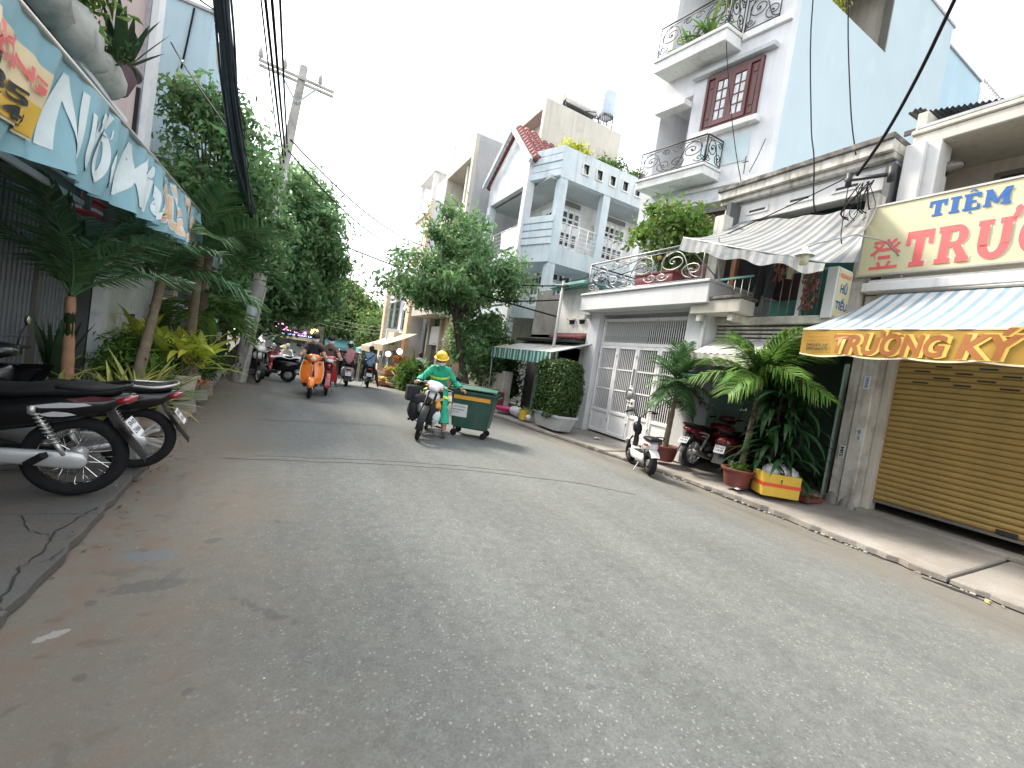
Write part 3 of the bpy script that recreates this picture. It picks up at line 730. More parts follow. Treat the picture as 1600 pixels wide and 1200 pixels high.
def road_material():
    m = mat('asphalt', (0.118, 0.127, 0.123), 0.88, 0.08, 0.9, bump=0.35, bs=160)
    t = m.node_tree; n, L = t.nodes, t.links
    b = n['Principled BSDF']; tc = [x for x in n if x.type == 'TEX_COORD'][0]
    c = b.inputs['Base Color'].links[0].from_socket
    def nz(s, d=4, dist=0.0, map_=None):
        x = n.new('ShaderNodeTexNoise'); x.inputs['Scale'].default_value = s; x.inputs['Detail'].default_value = d; x.inputs['Distortion'].default_value = dist
        L.new(map_ if map_ else tc.outputs['Object'], x.inputs['Vector']); return x.outputs['Fac']
    def rg(v, a, bb, c0=0.0, c1=1.0):
        x = n.new('ShaderNodeMapRange'); x.interpolation_type = 'SMOOTHSTEP'
        for k, q in zip(('From Min', 'From Max', 'To Min', 'To Max'), (a, bb, c0, c1)): x.inputs[k].default_value = q
        L.new(v, x.inputs['Value']); return x.outputs[0]
    def mth(op, a, bb):
        x = n.new('ShaderNodeMath'); x.operation = op
        for k, q in enumerate((a, bb)):
            if isinstance(q, (float, int)): x.inputs[k].default_value = q
            else: L.new(q, x.inputs[k])
        return x.outputs[0]
    def mixc(f, a, col):
        x = n.new('ShaderNodeMix'); x.data_type = 'RGBA'; L.new(f, x.inputs['Factor']); L.new(a, x.inputs['A'])
        if isinstance(col, tuple): x.inputs['B'].default_value = (*col, 1)
        else: L.new(col, x.inputs['B'])
        return x.outputs['Result']
    def val(c0, f):
        x = n.new('ShaderNodeHueSaturation'); L.new(c0, x.inputs['Color']); L.new(f, x.inputs['Value']); return x.outputs[0]
    # stones in the binder
    vo = n.new('ShaderNodeTexVoronoi'); vo.inputs['Scale'].default_value = 95; L.new(tc.outputs['Object'], vo.inputs['Vector'])
    sep = n.new('ShaderNodeSeparateColor'); L.new(vo.outputs['Color'], sep.inputs[0])
    c = val(c, rg(sep.outputs[0], 0, 1, 0.88, 1.12))
    c = mixc(rg(sep.outputs[1], 0.95, 0.99, 0, 0.35), c, (0.42, 0.41, 0.38))
    c = mixc(rg(sep.outputs[2], 0.93, 0.99, 0, 0.4), c, (0.09, 0.06, 0.06))
    c = val(c, rg(nz(300, 2), 0.3, 0.7, 0.9, 1.1))
    c = val(c, rg(nz(12, 5), 0.3, 0.7, 0.9, 1.1))
    # long worn wheel lanes
    mp = n.new('ShaderNodeMapping'); mp.inputs['Scale'].default_value = (1.1, 0.13, 1); L.new(tc.outputs['Object'], mp.inputs['Vector'])
    c = val(c, rg(nz(1.0, 4, 0, mp.outputs[0]), 0.3, 0.7, 0.84, 1.14))
    # distance to the kerbs, stored on the mesh
    at = n.new('ShaderNodeAttribute'); at.attribute_name = 'kerb'
    ks = n.new('ShaderNodeSeparateColor'); L.new(at.outputs['Color'], ks.inputs[0])
    big = nz(1.3, 6, 0.5); med = nz(4.5, 6, 0.6)
    dl = mth('ADD', ks.outputs[0], mth('MULTIPLY', mth('SUBTRACT', big, 0.5), 1.5))
    c = mixc(rg(dl, 1.9, 0.2, 0.0, 0.72), c, (0.165, 0.138, 0.106))
    c = mixc(mth('MULTIPLY', rg(dl, 0.95, 0.05), rg(med, 0.4, 0.62)), c, (0.165, 0.124, 0.094))
    c = mixc(mth('MULTIPLY', rg(dl, 1.2, 0.2), rg(nz(7, 5, 0.4), 0.56, 0.68, 0, 0.6)), c, (0.1, 0.085, 0.068))
    dr = mth('ADD', ks.outputs[1], mth('MULTIPLY', mth('SUBTRACT', big, 0.5), 1.1))
    c = mixc(rg(dr, 1.5, 0.25, 0, 0.7), c, (0.165, 0.15, 0.125))
    c = mixc(mth('MULTIPLY', rg(dr, 1.1, 0.1), rg(nz(2.2, 5, 0.6, mp.outputs[0]), .5, .62, 0, .7)), c, (0.07, 0.064, 0.055))
    c = mixc(mth('MULTIPLY', rg(dr, 0.9, 0.1), rg(med, 0.42, 0.62, 0, 0.85)), c, (0.13, 0.12, 0.105))
    # drips and old oil spots
    v2 = n.new('ShaderNodeTexVoronoi'); v2.inputs['Scale'].default_value = 2.6; v2.inputs['Randomness'].default_value = 1.0
    wv = n.new('ShaderNodeMix'); wv.data_type = 'VECTOR'; wv.inputs['Factor'].default_value = 0.06
    nn = n.new('ShaderNodeTexNoise'); nn.inputs['Scale'].default_value = 6; L.new(tc.outputs['Object'], nn.inputs['Vector'])
    L.new(tc.outputs['Object'], wv.inputs['A']); L.new(nn.outputs['Color'], wv.inputs['B']); L.new(wv.outputs['Result'], v2.inputs['Vector'])
    s2 = n.new('ShaderNodeSeparateColor'); L.new(v2.outputs['Color'], s2.inputs[0])
    spot = mth('MULTIPLY', rg(v2.outputs['Distance'], 0.12, 0.05), rg(s2.outputs[0], 0.72, 0.78, 0, 0.4))
    c = mixc(spot, c, (0.075, 0.072, 0.066))
    # old patches, drips and splashes
    def spot(x, y, rx, ry, rot, col, a):
        mp = n.new('ShaderNodeMapping'); mp.vector_type = 'TEXTURE'; mp.inputs['Location'].default_value = (x, y, 0); mp.inputs['Rotation'].default_value = (0, 0, rot); mp.inputs['Scale'].default_value = (rx, ry, 1000)
        L.new(tc.outputs['Object'], mp.inputs['Vector']); ln = n.new('ShaderNodeVectorMath'); ln.operation = 'LENGTH'; L.new(mp.outputs[0], ln.inputs[0])
        return mixc(rg(mth('ADD', ln.outputs['Value'], mth('MULTIPLY', mth('SUBTRACT', edge, .5), 1.7)), 1.08, .82, 0, a), c, col)
    edge = nz(26, 5, 0.3)
    c = spot(-.62, 3.42, .16, .085, .05, (.135, .152, .162), .8); c = spot(-.52, 3.03, .2, .07, .15, (.085, .084, .08), .6); c = spot(-.81, 2.64, .06, .03, .5, (.34, .33, .3), .7); c = spot(-.45, 3.12, .1, .04, 1.2, (.085, .084, .08), .4)
    for i, (x, y, r) in enumerate([(-.1, 2.79, .022), (-.04, 2.74, .035), (-.005, 2.7, .03), (.03, 2.65, .025), (.07, 2.62, .03), (.1, 2.58, .045), (.14, 2.55, .036), (.21, 2.48, .022), (1.9, 2.2, .03), (2.05, 2.3, .035), (1.9, 1.95, .03), (2.6, 2.7, .03), (1.55, 1.6, .03), (-.2, 2.1, .022), (-.6, 2.3, .03), (-.75, 2.9, .035), (-.3, 3.6, .05), (.1, 3.9, .04)]): c = spot(x, y, r * 1.1, r * .75, .3 + i, (.08, .078, .073), .6)
    L.new(c, b.inputs['Base Color'])
    return m
road_material()
ys = [-12 + 0.5 * i for i in range(84)] + [30 + i for i in range(0, 20, 2)]
NX = 40
vs, fs, ka = [], [], []
for y in ys:
    a, b = (kl(y) - 0.02, kr(y) + 0.02)
    if y > 29: a, b = -30, 34
    for i in range(NX + 1):
        x = a + (b - a) * i / NX
        crown = 0.05 * (1 - ((x - (a + b) / 2) / ((b - a) / 2)) ** 2) - 0.05 if y < 29 else -.03
        vs.append((x, y, gz(y) + crown * 0.6)); ka.append((x - a, b - x, 0, 1))
for i in range(len(ys) - 1):
    for j in range(NX):
        k = i * (NX + 1) + j; fs.append((k, k + 1, k + NX + 2, k + NX + 1))
me = bpy.data.meshes.new('road'); me.from_pydata(vs, [], fs); me.materials.append(MATS['asphalt'])
at = me.color_attributes.new('kerb', 'FLOAT_COLOR', 'POINT'); at.data.foreach_set('color', np.array(ka, np.float32).ravel()); me.shade_smooth()
road = link('road', me); road['kind'] = 'structure'; road['label'] = 'worn grey asphalt street with brown dirt along its left edge'
def rz_(x, y):
    a, b = kl(y) - .02, kr(y) + .02
    return gz(y) + (0.05 * (1 - ((x - (a + b) / 2) / ((b - a) / 2)) ** 2) - 0.05) * 0.6
mat('tar_joint', (0.115, 0.116, 0.113), 0.75, 0.25, 4.0, bump=0.3, bs=40)
mat('old_paint', (0.36, 0.35, 0.32), 0.8, 0.25, 12.0, bump=0.3, bs=60, dirt=((0.2, 0.18, 0.16), 0.7, 14))
def blob(name, m, x, y, rx, ry, rot, seed, h=0.004, n=44, rough=0.13):
    r = random.Random(seed); mbb = MB(); ring = []; ph = [r.uniform(0, 6.3) for _ in range(9)]
    for i in range(n):
        a = 2 * math.pi * i / n
        q = 1 + sum(rough / (1 + .45 * k) * math.sin((k + 2) * a + ph[k]) for k in range(9))
        u, v = rx * q * math.cos(a), ry * q * math.sin(a)
        X, Y = x + u * math.cos(rot) - v * math.sin(rot), y + u * math.sin(rot) + v * math.cos(rot)
        ring.append((X, Y, rz_(X, Y) + h))
    mbb.add([(x, y, rz_(x, y) + h)] + ring, [(0, 1 + i, 1 + (i + 1) % n) for i in range(n)])
    return mbb.build(name, m, road)
def joint(pts, w, seed, m='tar_joint'):
    r = random.Random(seed); mbb = MB(); P = []
    for (a, b) in zip(pts, pts[1:]):
        for k in range(14):
            t = k / 14; P.append((a[0] + (b[0] - a[0]) * t, a[1] + (b[1] - a[1]) * t + r.uniform(-.02, .02)))
    P.append(pts[-1]); up, lo = [], []
    for i, p in enumerate(P):
        ww = w * r.uniform(.35, 1.0) * (0.4 if i in (0, len(P) - 1) else 1)
        up.append((p[0], p[1] + ww, rz_(*p) + .0045)); lo.append((p[0], p[1] - ww, rz_(*p) + .0045))
    nn = len(P); mbb.add(lo + up, [(i, i + 1, nn + i + 1, nn + i) for i in range(nn - 1)])
    return mbb.build('road_joint', m, road)
joint([(-.5, 5.86), (.6, 5.78), (1.64, 5.69), (2.69, 5.45), (3.97, 5.0), (4.6, 4.5)], .03, 4)
joint([(-.2, 5.98), (1.2, 5.92), (2.2, 5.78), (3.3, 5.45)], .014, 5)
joint([(-.3, 8.35), (1.37, 8.5), (2.2, 8.45)], .025, 6)
joint([(.5, 10.9), (2.5, 11.1), (4.6, 10.5)], .03, 9)

# pavements: a rough bed with cast slabs on it
def pavement(name, label, side, y0, y1, depth, hk, hw, m, seed, lens, nose=0.0):
    r = random.Random(seed); ed = (lambda y: kr(y)) if side > 0 else (lambda y: kl(y))
    bed = MB(); n = int((y1 - y0) / .5)
    pr = []
    for i in range(n + 1):
        y = y0 + (y1 - y0) * i / n; e = ed(y) + side * .03
        pr.append([(e, y, gz(y) - .02), (e, y, gz(y) + hk - .06), (e + side * depth, y, gz(y) + hw - .05), (e + side * depth, y, gz(y) - .02)])
    bed.add([p for q in pr for p in q], [(i * 4 + k, i * 4 + k + 1, i * 4 + k + 5, i * 4 + k + 4) for i in range(n) for k in range(3)])
    root = bed.build(name, 'dark_concrete'); root['kind'] = 'structure'; root['label'] = label
    y = y0; seam = 0.0
    while y < y1 - .1:
        L = min(r.uniform(*lens), y1 - y); a, b = y + .012, y + L - .012; s2 = r.uniform(-.12, .12)
        m1 = 26 if side > 0 else 8; poly = []
        tilt = r.uniform(-.008, .008)
        for i in range(m1 + 1):
            yy = a + (b - a) * i / m1; poly.append((ed(yy) - side * (.01 + nose) + r.uniform(-.02, .02) * (1.3 if side > 0 else 1), yy))
        for i in range(1, 5):
            t = i / 5; poly.append((ed(b) + side * depth * t, b + s2 * t + r.uniform(-.006, .006)))
        poly.append((ed(b) + side * depth, b + s2)); poly.append((ed(a) + side * depth, a + seam))
        for i in range(4, 0, -1):
            t = i / 5; poly.append((ed(a) + side * depth * t, a + seam * t + r.uniform(-.006, .006)))
        top = [(x, yy, gz(yy) + hk + (hw - hk) * abs(x - ed(yy)) / depth + tilt * (yy - a)) for x, yy in poly]
        cx = sum(p[0] for p in top) / len(top); cy = sum(p[1] for p in top) / len(top)
        inner = [(x + (cx - x) * .012, yy + (cy - yy) * .012, z) for x, yy, z in top]
        low = [(x, yy, z - .012) for x, yy, z in top]; bot = [(x, yy, gz(yy) - .015) for x, yy, z in top]
        k = len(top); S = MB(); f = [tuple(range(k))]
        for lv in range(3): f += [(lv * k + i, lv * k + (i + 1) % k, (lv + 1) * k + (i + 1) % k, (lv + 1) * k + i) for i in range(k)]
        S.add(inner + low + bot, f[:1] + f[1:1 + 2 * k])
        S.build('slab', m, root); y += L; seam = s2
    return root
pave_r = pavement('pavement_right', 'pale cast concrete pavement along the shop fronts', 1, -8, 29, 3.2, .05, .17, 'pale_concrete', 11, (2.4, 4.2))
pave_l = pavement('pavement_left', 'dark cracked concrete pavement in front of the metal fence', -1, -8, 6.15, 2.1, .045, .07, 'dark_concrete', 21, (.9, 1.5))
pave_l2 = pavement('pavement_left_far', 'brown broken concrete pavement under the potted plants', -1, 6.2, 29, 2.2, .09, .13, 'concrete', 23, (1.0, 1.8))
# crumbled lip of the right kerb and the broken drain slot
mb = MB()
for i in range(70):
    y = rnd.uniform(.6, 6.2); s_ = rnd.uniform(.005, .02)
    x = kr(y) - rnd.uniform(.0, .07); mb.obox((x, y, rz_(x, y) + s_ * .5), (s_, 0, 0.2 * s_), (0, s_ * rnd.uniform(.6, 1.6), 0), (-.1 * s_, 0, s_ * .6))
o = mb.build('kerb_rubble', 'concrete'); o['kind'] = 'stuff'; o['label'] = 'crumbled bits of kerb along the right gutter'
blob('drain_slot', 'print_black', 6.27, 1.66, .05, .2, .1, 77, h=.004)
blob('drain_slot', 'print_black', 6.385, 2.72, .018, .4, -.03, 78, h=.004)
blob('drain_slot', 'print_black', 6.43, 4.2, .02, .6, .02, 79, h=.004)
yl = MB(); yl.add([(6.24 + .06 * math.cos(a) * 1.0 + .02 * math.sin(a), 1.4 + .025 * math.sin(a) + .03 * math.cos(a), rz_(6.27, 1.44) + .012 + .008 * math.cos(2 * a)) for a in [i * math.pi / 6 for i in range(12)]], [tuple(range(12))])
tag(yl.build('leaf_fallen', 'yellow_leaf'), 'single fallen yellow leaf in the right gutter', 'leaf')
# dry leaves and scraps along the left kerb, crumbs on the road
rs = np.random.RandomState(5)
P = []
for _ in range(190):
    y = rs.choice([rs.uniform(3.2, 7.5), rs.normal(5.6, .35), rs.uniform(6, 12)]); x = kl(y) + abs(rs.normal(0, .13)) - .03
    P.append((x, y, (rz_(x, y) if x > kl(y) else .06) + .012))
me = leaf_mesh('dry_leaves', P, [(0, 0, 1)] * len(P), .034, 'dry_leaf', .5, rs, .1, .25)
o = link('dry_leaves', me); o['kind'] = 'stuff'; o['label'] = 'dry brown leaves and scraps along the left kerb'
P = [(rs.uniform(-.9, 6.2), rs.uniform(1.2, 12), 0) for _ in range(260)]; P = [(x, y, rz_(x, y) + .004) for x, y, _ in P if x < kr(y)]
me = leaf_mesh('road_grit', P, [(0, 0, 1)] * len(P), .014, 'old_paint', .7, rs, .0, .2)
o = link('road_grit', me); o['kind'] = 'stuff'; o['label'] = 'pale grit and crumbs scattered on the asphalt'
# cracks in the near left slab: dark gaps
def crack(pts, w, seed):
    r = random.Random(seed); P = []
    for a, b in zip(pts, pts[1:]):
        for k in range(5): t = k / 5; P.append((a[0] + (b[0] - a[0]) * t + r.uniform(-.012, .012), a[1] + (b[1] - a[1]) * t + r.uniform(-.014, .014)))
    P.append(pts[-1]); A, B = [], []
    for p in P:
        z = .045 + .025 * abs(p[0] - kl(p[1])) / 2.1 + .010; ww = w * r.uniform(.3, 1.1); A.append((p[0] - ww * .7, p[1] - ww * .3, z)); B.append((p[0] + ww * .7, p[1] + ww * .3, z))
    mm = MB(); k = len(P); mm.add(A + B, [(i, i + 1, k + i + 1, k + i) for i in range(k - 1)]); return mm.build('crack', 'print_black', pave_l)
crack([(-1.05, 2.7), (-1.08, 2.95), (-1.13, 3.2), (-1.1, 3.4), (-1.16, 3.62), (-1.12, 3.9), (-1.08, 4.1)], .009, 1)
crack([(-1.13, 3.2), (-1.04, 3.28), (-1.03, 3.42)], .006, 2)
crack([(-1.16, 3.62), (-1.3, 3.7), (-1.42, 3.95)], .005, 3)
crack([(-1.08, 2.95), (-1.2, 2.92), (-1.4, 2.7)], .006, 4)
# broken kerb stones by the pots
for i, (x, y, a, s_) in enumerate([(-1.28, 8.15, .4, 1.0), (-1.22, 7.75, 1.0, .7), (-1.32, 9.5, .2, 1.1), (-1.3, 10.1, .7, .9), (-1.16, 7.3, .3, .5), (-1.45, 10.9, .5, 1.2)]):
    m2 = MB(); c, s2 = math.cos(a), math.sin(a)
    m2.obox((0, 0, .07 * s_), (.14 * s_ * c, .14 * s_ * s2, .02), (-.09 * s_ * s2, .09 * s_ * c, 0), (-.01, 0, .075 * s_))
    o = m2.build('rubble_block', 'brown_tile' if i % 2 else 'concrete', loc=(x, y, .06))
    tag(o, ['grey concrete block leaning by the cream plant pot', 'small brown brick piece in front of the cream plant pot', 'grey kerb block behind the cream plant pot', 'brown broken block further along the left kerb', 'smallest grey rubble block nearest the parked motorbikes', 'largest brown block near the base of the concrete pole'][i], 'rubble', 'broken blocks along the left kerb')
# ribbed brown paving by the second motorbike
for i in range(9):
    m2 = MB(); m2.bbox(-.26, .26, -.045, .045, 0, .03, .008); o = m2.build('paver', 'brown_tile', pave_l2, loc=(-1.38 + .01 * (i % 3), 6.28 + i * .1, .1 + (.006 if i % 2 else 0))); o.rotation_euler = (0, -.05, .03 * ((i * 7) % 5 - 2))

# ------------------------------------------------------------------ right side: noodle shop with the yellow sign (A)
def bld(name, label, cat, loc): return thing(name, label, cat, loc, world=True)
SINGLE = {'pillar', 'side_wall', 'balcony_side_wall', 'post', 'leg', 'balcony_slab', 'room_wall', 'pane', 'louvre', 'vent_slot', 'column', 'bracket', 'front_wall', 'panel_field', 'rail'}
def P1(name, m, root, *boxes, b=0.0, smooth=False, label=None):
    if len(boxes) > 1 and name in SINGLE:
        for q in boxes: o = P1(name, m, root, q, b=b, smooth=smooth, label=label)
        return o
    mb = MB()
    for q in boxes: (mb.bbox(*q, b) if b else mb.box(*q))
    return mb.build(name, m, root, smooth, label)

A = bld('noodle_shop', 'cream two storey shop with golden roller shutter under the yellow sign', 'shop house', (9.5, 0, .1))
P1('pillar', 'old_white', A, (8.03, 8.5, 3.4, 3.6, .1, 3.52), b=.012)
P1('pillar', 'old_white', A, (8.06, 8.5, 3.606, 3.76, .1, 3.5), b=.012)
P1('pillar', 'old_white', A, (8.03, 8.5, -.1, .12, .1, 3.52), b=.012)
P1('pillar', 'old_white', A, (8.03, 8.5, -4.2, -3.9, .1, 3.52), b=.012)
P1('door_jamb', 'cream_wall', A, (8.3, 8.55, 3.3, 3.397, .12, 3.0), b=.006)
mb = MB()
for (x, y, s) in [(8.02, 3.5, 1), (8.01, 3.43, .8), (8.04, 3.7, 1.2), (8.05, 3.62, .8)]: mb.ell((x + .03, y, .14), .045 * s, .09 * s, .15 * s, 10, 6)
mb.build('plinth', 'concrete', A, True)
mb = MB(); mb.wallx(8.5, 8.62, -4, 3.75, .12, 3.7, [(.12, 3.38, .12, 2.95), (-3.8, -.15, .12, 2.95)]); mb.build('wall', 'cream_wall', A)
P1('lintel', 'white_wall', A, (7.86, 8.49, -4, 3.74, 3.52, 3.66), (7.94, 8.49, -4, 3.7, 3.662, 3.72), b=.01)
P1('side_wall', 'cream_wall', A, (8.62, 14, 3.62, 3.75, .1, 6.6), (8.62, 14, -4, -3.88, .1, 6.6))
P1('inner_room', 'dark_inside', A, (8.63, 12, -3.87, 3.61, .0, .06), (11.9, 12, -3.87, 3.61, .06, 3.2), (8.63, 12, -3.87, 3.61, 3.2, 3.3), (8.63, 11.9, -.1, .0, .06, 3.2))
P1('threshold', 'pale_concrete', A, (8.1, 8.42, .12, 3.38, .1, .165), b=.012)
# roller shutter: every slat is a piece
sh = bld('roller_shutter', 'golden brown roller shutter, nearly closed over a dark gap', 'shutter', (8.45, 1.75, .2))
prof = [(0, 0), (-.012, .006), (-.024, .022), (-.028, .042), (-.024, .06), (-.012, .076), (0, .082)]
mb = MB(); y0, y1 = .13, 3.3
mb.add([(x, y, z) for y in (y0, y1) for x, z in prof], [(i, i + 1, 7 + i + 1, 7 + i) for i in range(6)])
sl = mb.mesh('slat', 'shutter_gold', 50)
for i in range(31):
    o = link('slat', sl, sh); o.location = o.location + Vector((8.45 + .001 * (i % 3), 0, .33 + i * .0845))
P1('bottom_rail', 'shutter_rail', sh, (8.425, 8.47, .13, 3.3, .285, .328), b=.006)
P1('guide_channel', 'shutter_rail', sh, (8.41, 8.49, 3.302, 3.34, .12, 2.95), b=.004)
P1('guide_channel', 'shutter_rail', sh, (8.41, 8.49, .085, .127, .12, 2.95), b=.004)
vb = MB(); vb.box(8.405, 8.43, -.09, .09, -.011, .011); ve = vb.mesh('vent_slot', 'print_black')
for r in range(4):
    for k in range(7):
        y = 3.0 - k * .46 - (.23 if r % 2 else 0)
        if y > .3: o = link('vent_slot', ve, sh); o.location = o.location + Vector((.012, y, 2.18 + r * .0845 * 1.0 + .041 - .0))
P1('lock_plate', 'iron', sh, (8.405, 8.425, 1.75, 1.95, .34, .4), b=.005)
# upper floor
mb = MB(); mb.wallx(8.4, 8.55, -4, 3.66, 3.72, 5.0); mb.build('parapet', 'cream_wall', A)
P1('upper_pillar', 'white_wall', A, (8.38, 8.75, 3.28, 3.68, 5.0, 5.93), (8.3, 8.378, 3.44, 3.7, 3.72, 5.95), b=.01)
P1('roof_beam', 'cream_wall', A, (8.4, 8.62, -4, 3.66, 5.932, 6.12), (8.37, 8.66, -4.0, 3.69, 6.122, 6.2), b=.015)
P1('balcony_ceiling', 'cream_wall', A, (8.62, 9.6, -3.87, 3.61, 5.94, 6.1))
mb = MB(); mb.wallx(9.6, 9.75, -3.87, 3.61, 3.72, 5.938, [(1.6, 3.0, 4.6, 5.72)]); mb.build('back_wall', 'cream_wall', A)
P1('balcony_floor', 'concrete', A, (8.55, 9.6, -3.87, 3.61, 3.62, 3.72))
w = P1('window', 'shutter_rail', A, (9.56, 9.66, 1.6, 1.68, 4.6, 5.72), (9.56, 9.66, 2.92, 3.0, 4.6, 5.72), (9.56, 9.66, 1.682, 2.918, 5.64, 5.72), (9.56, 9.66, 1.682, 2.918, 4.6, 4.68), (9.56, 9.66, 2.27, 2.33, 4.682, 5.638), b=.006)
P1('pane', 'glass_dark', w, (9.61, 9.63, 1.682, 2.918, 4.682, 5.638))
mb = MB(); mb.lathe([(.09, 0), (.09, .05), (.06, .16), (.02, .2)], 10); mb.xf(Matrix.Translation((8.75, 3.3, 5.62)) @ Matrix.Rotation(R_(90), 4, 'X')); mb.bbox(8.66, 8.84, 3.28, 3.34, 5.45, 5.72, .02); mb.build('meter_box', 'shutter_rail', A, 40)
P1('roof', 'grey_render', A, (8.37, 14, -4, 3.62, 6.202, 6.25))
# dark corrugated sheet roof behind the parapet
cr = bld('tin_roof', 'dark corrugated tin roof above the cream parapet', 'roof', (9.4, 2.6, 6.4))
mb = MB()
mb.grid(lambda u, v: (8.85 + 1.5 * u, 4.0 - 1.35 * v, 6.8 - .32 * v + .07 * math.sin(min(1, v * 5) * math.pi) + .018 * math.sin(v * 120) + .1 * u), 3, 160); mb.build('sheet', 'corrugated', cr, True)
P1('gutter', 'iron', cr, (8.84, 8.88, 2.65, 4.0, 6.42, 6.5)); P1('post', 'iron', cr, (9.0, 9.06, 3.45, 3.51, 6.4, 6.66), (9.0, 9.06, 2.75, 2.81, 6.4, 6.5), (10.2, 10.26, 3.45, 3.51, 6.4, 6.8), (10.2, 10.26, 2.75, 2.81, 6.4, 6.6))

# signboard
S = bld('shop_sign', 'big yellow signboard with blue and red slab lettering over the shutter', 'sign', (7.95, 1.1, 3.75))
P1('panel', 'sign_yellow', S, (7.9, 7.98, -1.62, 3.84, 3.8, 4.86))
P1('frame', 'aluminium', S, (7.885, 7.99, 3.842, 3.87, 3.77, 4.89), (7.885, 7.99, -1.65, -1.622, 3.77, 4.89), (7.885, 7.99, -1.62, 3.84, 4.862, 4.89), (7.885, 7.99, -1.62, 3.84, 3.77, 3.798))
P1('bracket', 'iron', S, *[(7.99, 8.39, y, y + .04, z, z + .04) for y in (-1.2, .4, 2, 3.5) for z in (4.0, 4.6)])
LEFT = (0, -1, 0)
E_ = ''
def slab(word): return slab_text(word)
T1 = [('T', ''), ('I', ''), ('E', 'hat dot'), ('M', '')]
place_text(slab(T1), (7.9, 3.09, 4.505), LEFT, .82, .335, 'sign_blue', S)
T2 = [('T', ''), ('R', ''), ('U', 'horn'), ('O', 'horn'), ('N', ''), ('G', '')]
def with_halo(word, org, w, h, m, halo, root):
    me = slab_text(word); place_text(me, org, LEFT, w, h, m, root, push=.006)
    me2 = slab_text(word); bm = bmesh.new(); bm.from_mesh(me2)
    for f in bm.faces:
        c = f.calc_center_median()
        for v in f.verts: v.co += (v.co - c).normalized() * .045
    bm.to_mesh(me2); bm.free()
    for v in me2.vertices: v.co.z *= .4
    o = place_text(me2, (org[0], org[1] + .012, org[2] - .012), LEFT, w + .024, h + .024, halo, root, push=.001)
    return o
with_halo(T2, (7.9, 3.28, 3.855), 2.3, .66, 'sign_red', 'sign_halo', S)
with_halo([('K', ''), ('Y', 'acute')], (7.9, .62, 3.855), .95, .7, 'sign_red', 'sign_halo', S)
me = text_mesh('登', .012); place_text(me, (7.9, 3.72, 3.87), LEFT, .39, .46, 'sign_red', S, push=.005)
# striped shop awning with lettered valance
AW = bld('shop_awning', 'blue and white striped awning with a lettered yellow valance over the shutter', 'awning', (7.3, 1.1, 2.4))
VY0, VY1 = -1.4, 3.77
def canopy(u, v):
    y = (VY1 + (3.42 - VY1) * v) * (1 - u) + (VY0 + .1 * v) * u
    return (6.6 + 1.32 * v, y, 2.72 + .76 * v - .05 * math.sin(math.pi * v) + .012 * math.sin(u * 40) * (1 - v))
mb = MB(); mb.grid(canopy, 60, 8); mb.build('canopy', 'awning_blue', AW, True)
vw = lambda y, z: .018 * math.sin(y * 5.3 + .6) * (2.72 - z) / .4 + .008 * math.sin(y * 13)
def val(u, v):
    y = VY1 + (VY0 - VY1) * u; sc = abs(math.sin((y - 3.77) * math.pi / .62)); z = 2.715 - (.345 + .03 * sc) * v
    return (6.595 + vw(y, z), y, z)
mb = MB(); mb.grid(val, 140, 6); mb.build('valance', 'valance_yellow', AW, True)
mb = MB(); mb.grid(lambda u, v: (lambda p, q: (p[0] - .006, p[1], p[2] - .022 * v))(val(u, 1), 0), 140, 1); mb.grid(lambda u, v: (lambda p: (p[0] - .006, p[1], p[2] + .004 - .02 * v))(val(u, 0)), 140, 1); mb.build('hem', 'valance_hem', AW, True)
dv = lambda p: Vector((vw(p.y, p.z), 0, 0))
def sub_text(body, bold, shear):
    me = text_mesh(body, bold, shear); bm = bmesh.new(); bm.from_mesh(me); bmesh.ops.triangulate(bm, faces=bm.faces)
    bmesh.ops.subdivide_edges(bm, edges=[e for e in bm.edges if e.calc_length() > .16], cuts=2); bm.to_mesh(me); bm.free(); return me
for (wd, y, w, h, z) in [('TRƯƠNG', 3.34, 1.16, .315, 2.37), ('KÝ', 2.09, .5, .35, 2.37)]:
    place_text(sub_text(wd, .035, .18), (6.585, y, z), LEFT, w, h, 'valance_letter', AW, push=.006, disp=dv)
    place_text(sub_text(wd, .075, .18), (6.585, y - .016, z - .012), LEFT, w + .03, h + .024, 'valance_halo', AW, push=.003, disp=dv)
place_text(sub_text('HỦ TIẾU', .035, .18), (6.585, 1.35, 2.35), LEFT, 1.3, .33, 'valance_letter', AW, push=.012, disp=dv)
for i, (tx, m) in enumerate([('PHỤC VỤ TẬN NƠI', 'valance_letter'), ('SÁNG - CHIỀU', 'valance_letter'), ('0903.870.325', 'print_black'), ('0907.444.672', 'print_black')]):
    place_text(text_mesh(tx, .02), (6.585, 3.68, 2.585 - i * .052 - (.02 if i > 1 else 0)), LEFT, .28, .042 if i > 1 else .03, m, AW, push=.012, disp=dv)
mb = MB(); mb.tube([(6.61, VY0, 2.71), (6.61, VY1, 2.71)], .02, 8); mb.tube([(7.9, VY0, 3.5), (7.9, 3.4, 3.5)], .035, 8); mb.build('roller_bar', 'aluminium', AW, True)
for y in (3.2, .9, -1.0):
    mb = MB(); mb.tube([(8.0, y, 3.2), (7.35, y - .1, 2.98), (6.63, y, 2.7)], .016, 7); mb.build('folding_arm', 'pale_iron', AW, True)
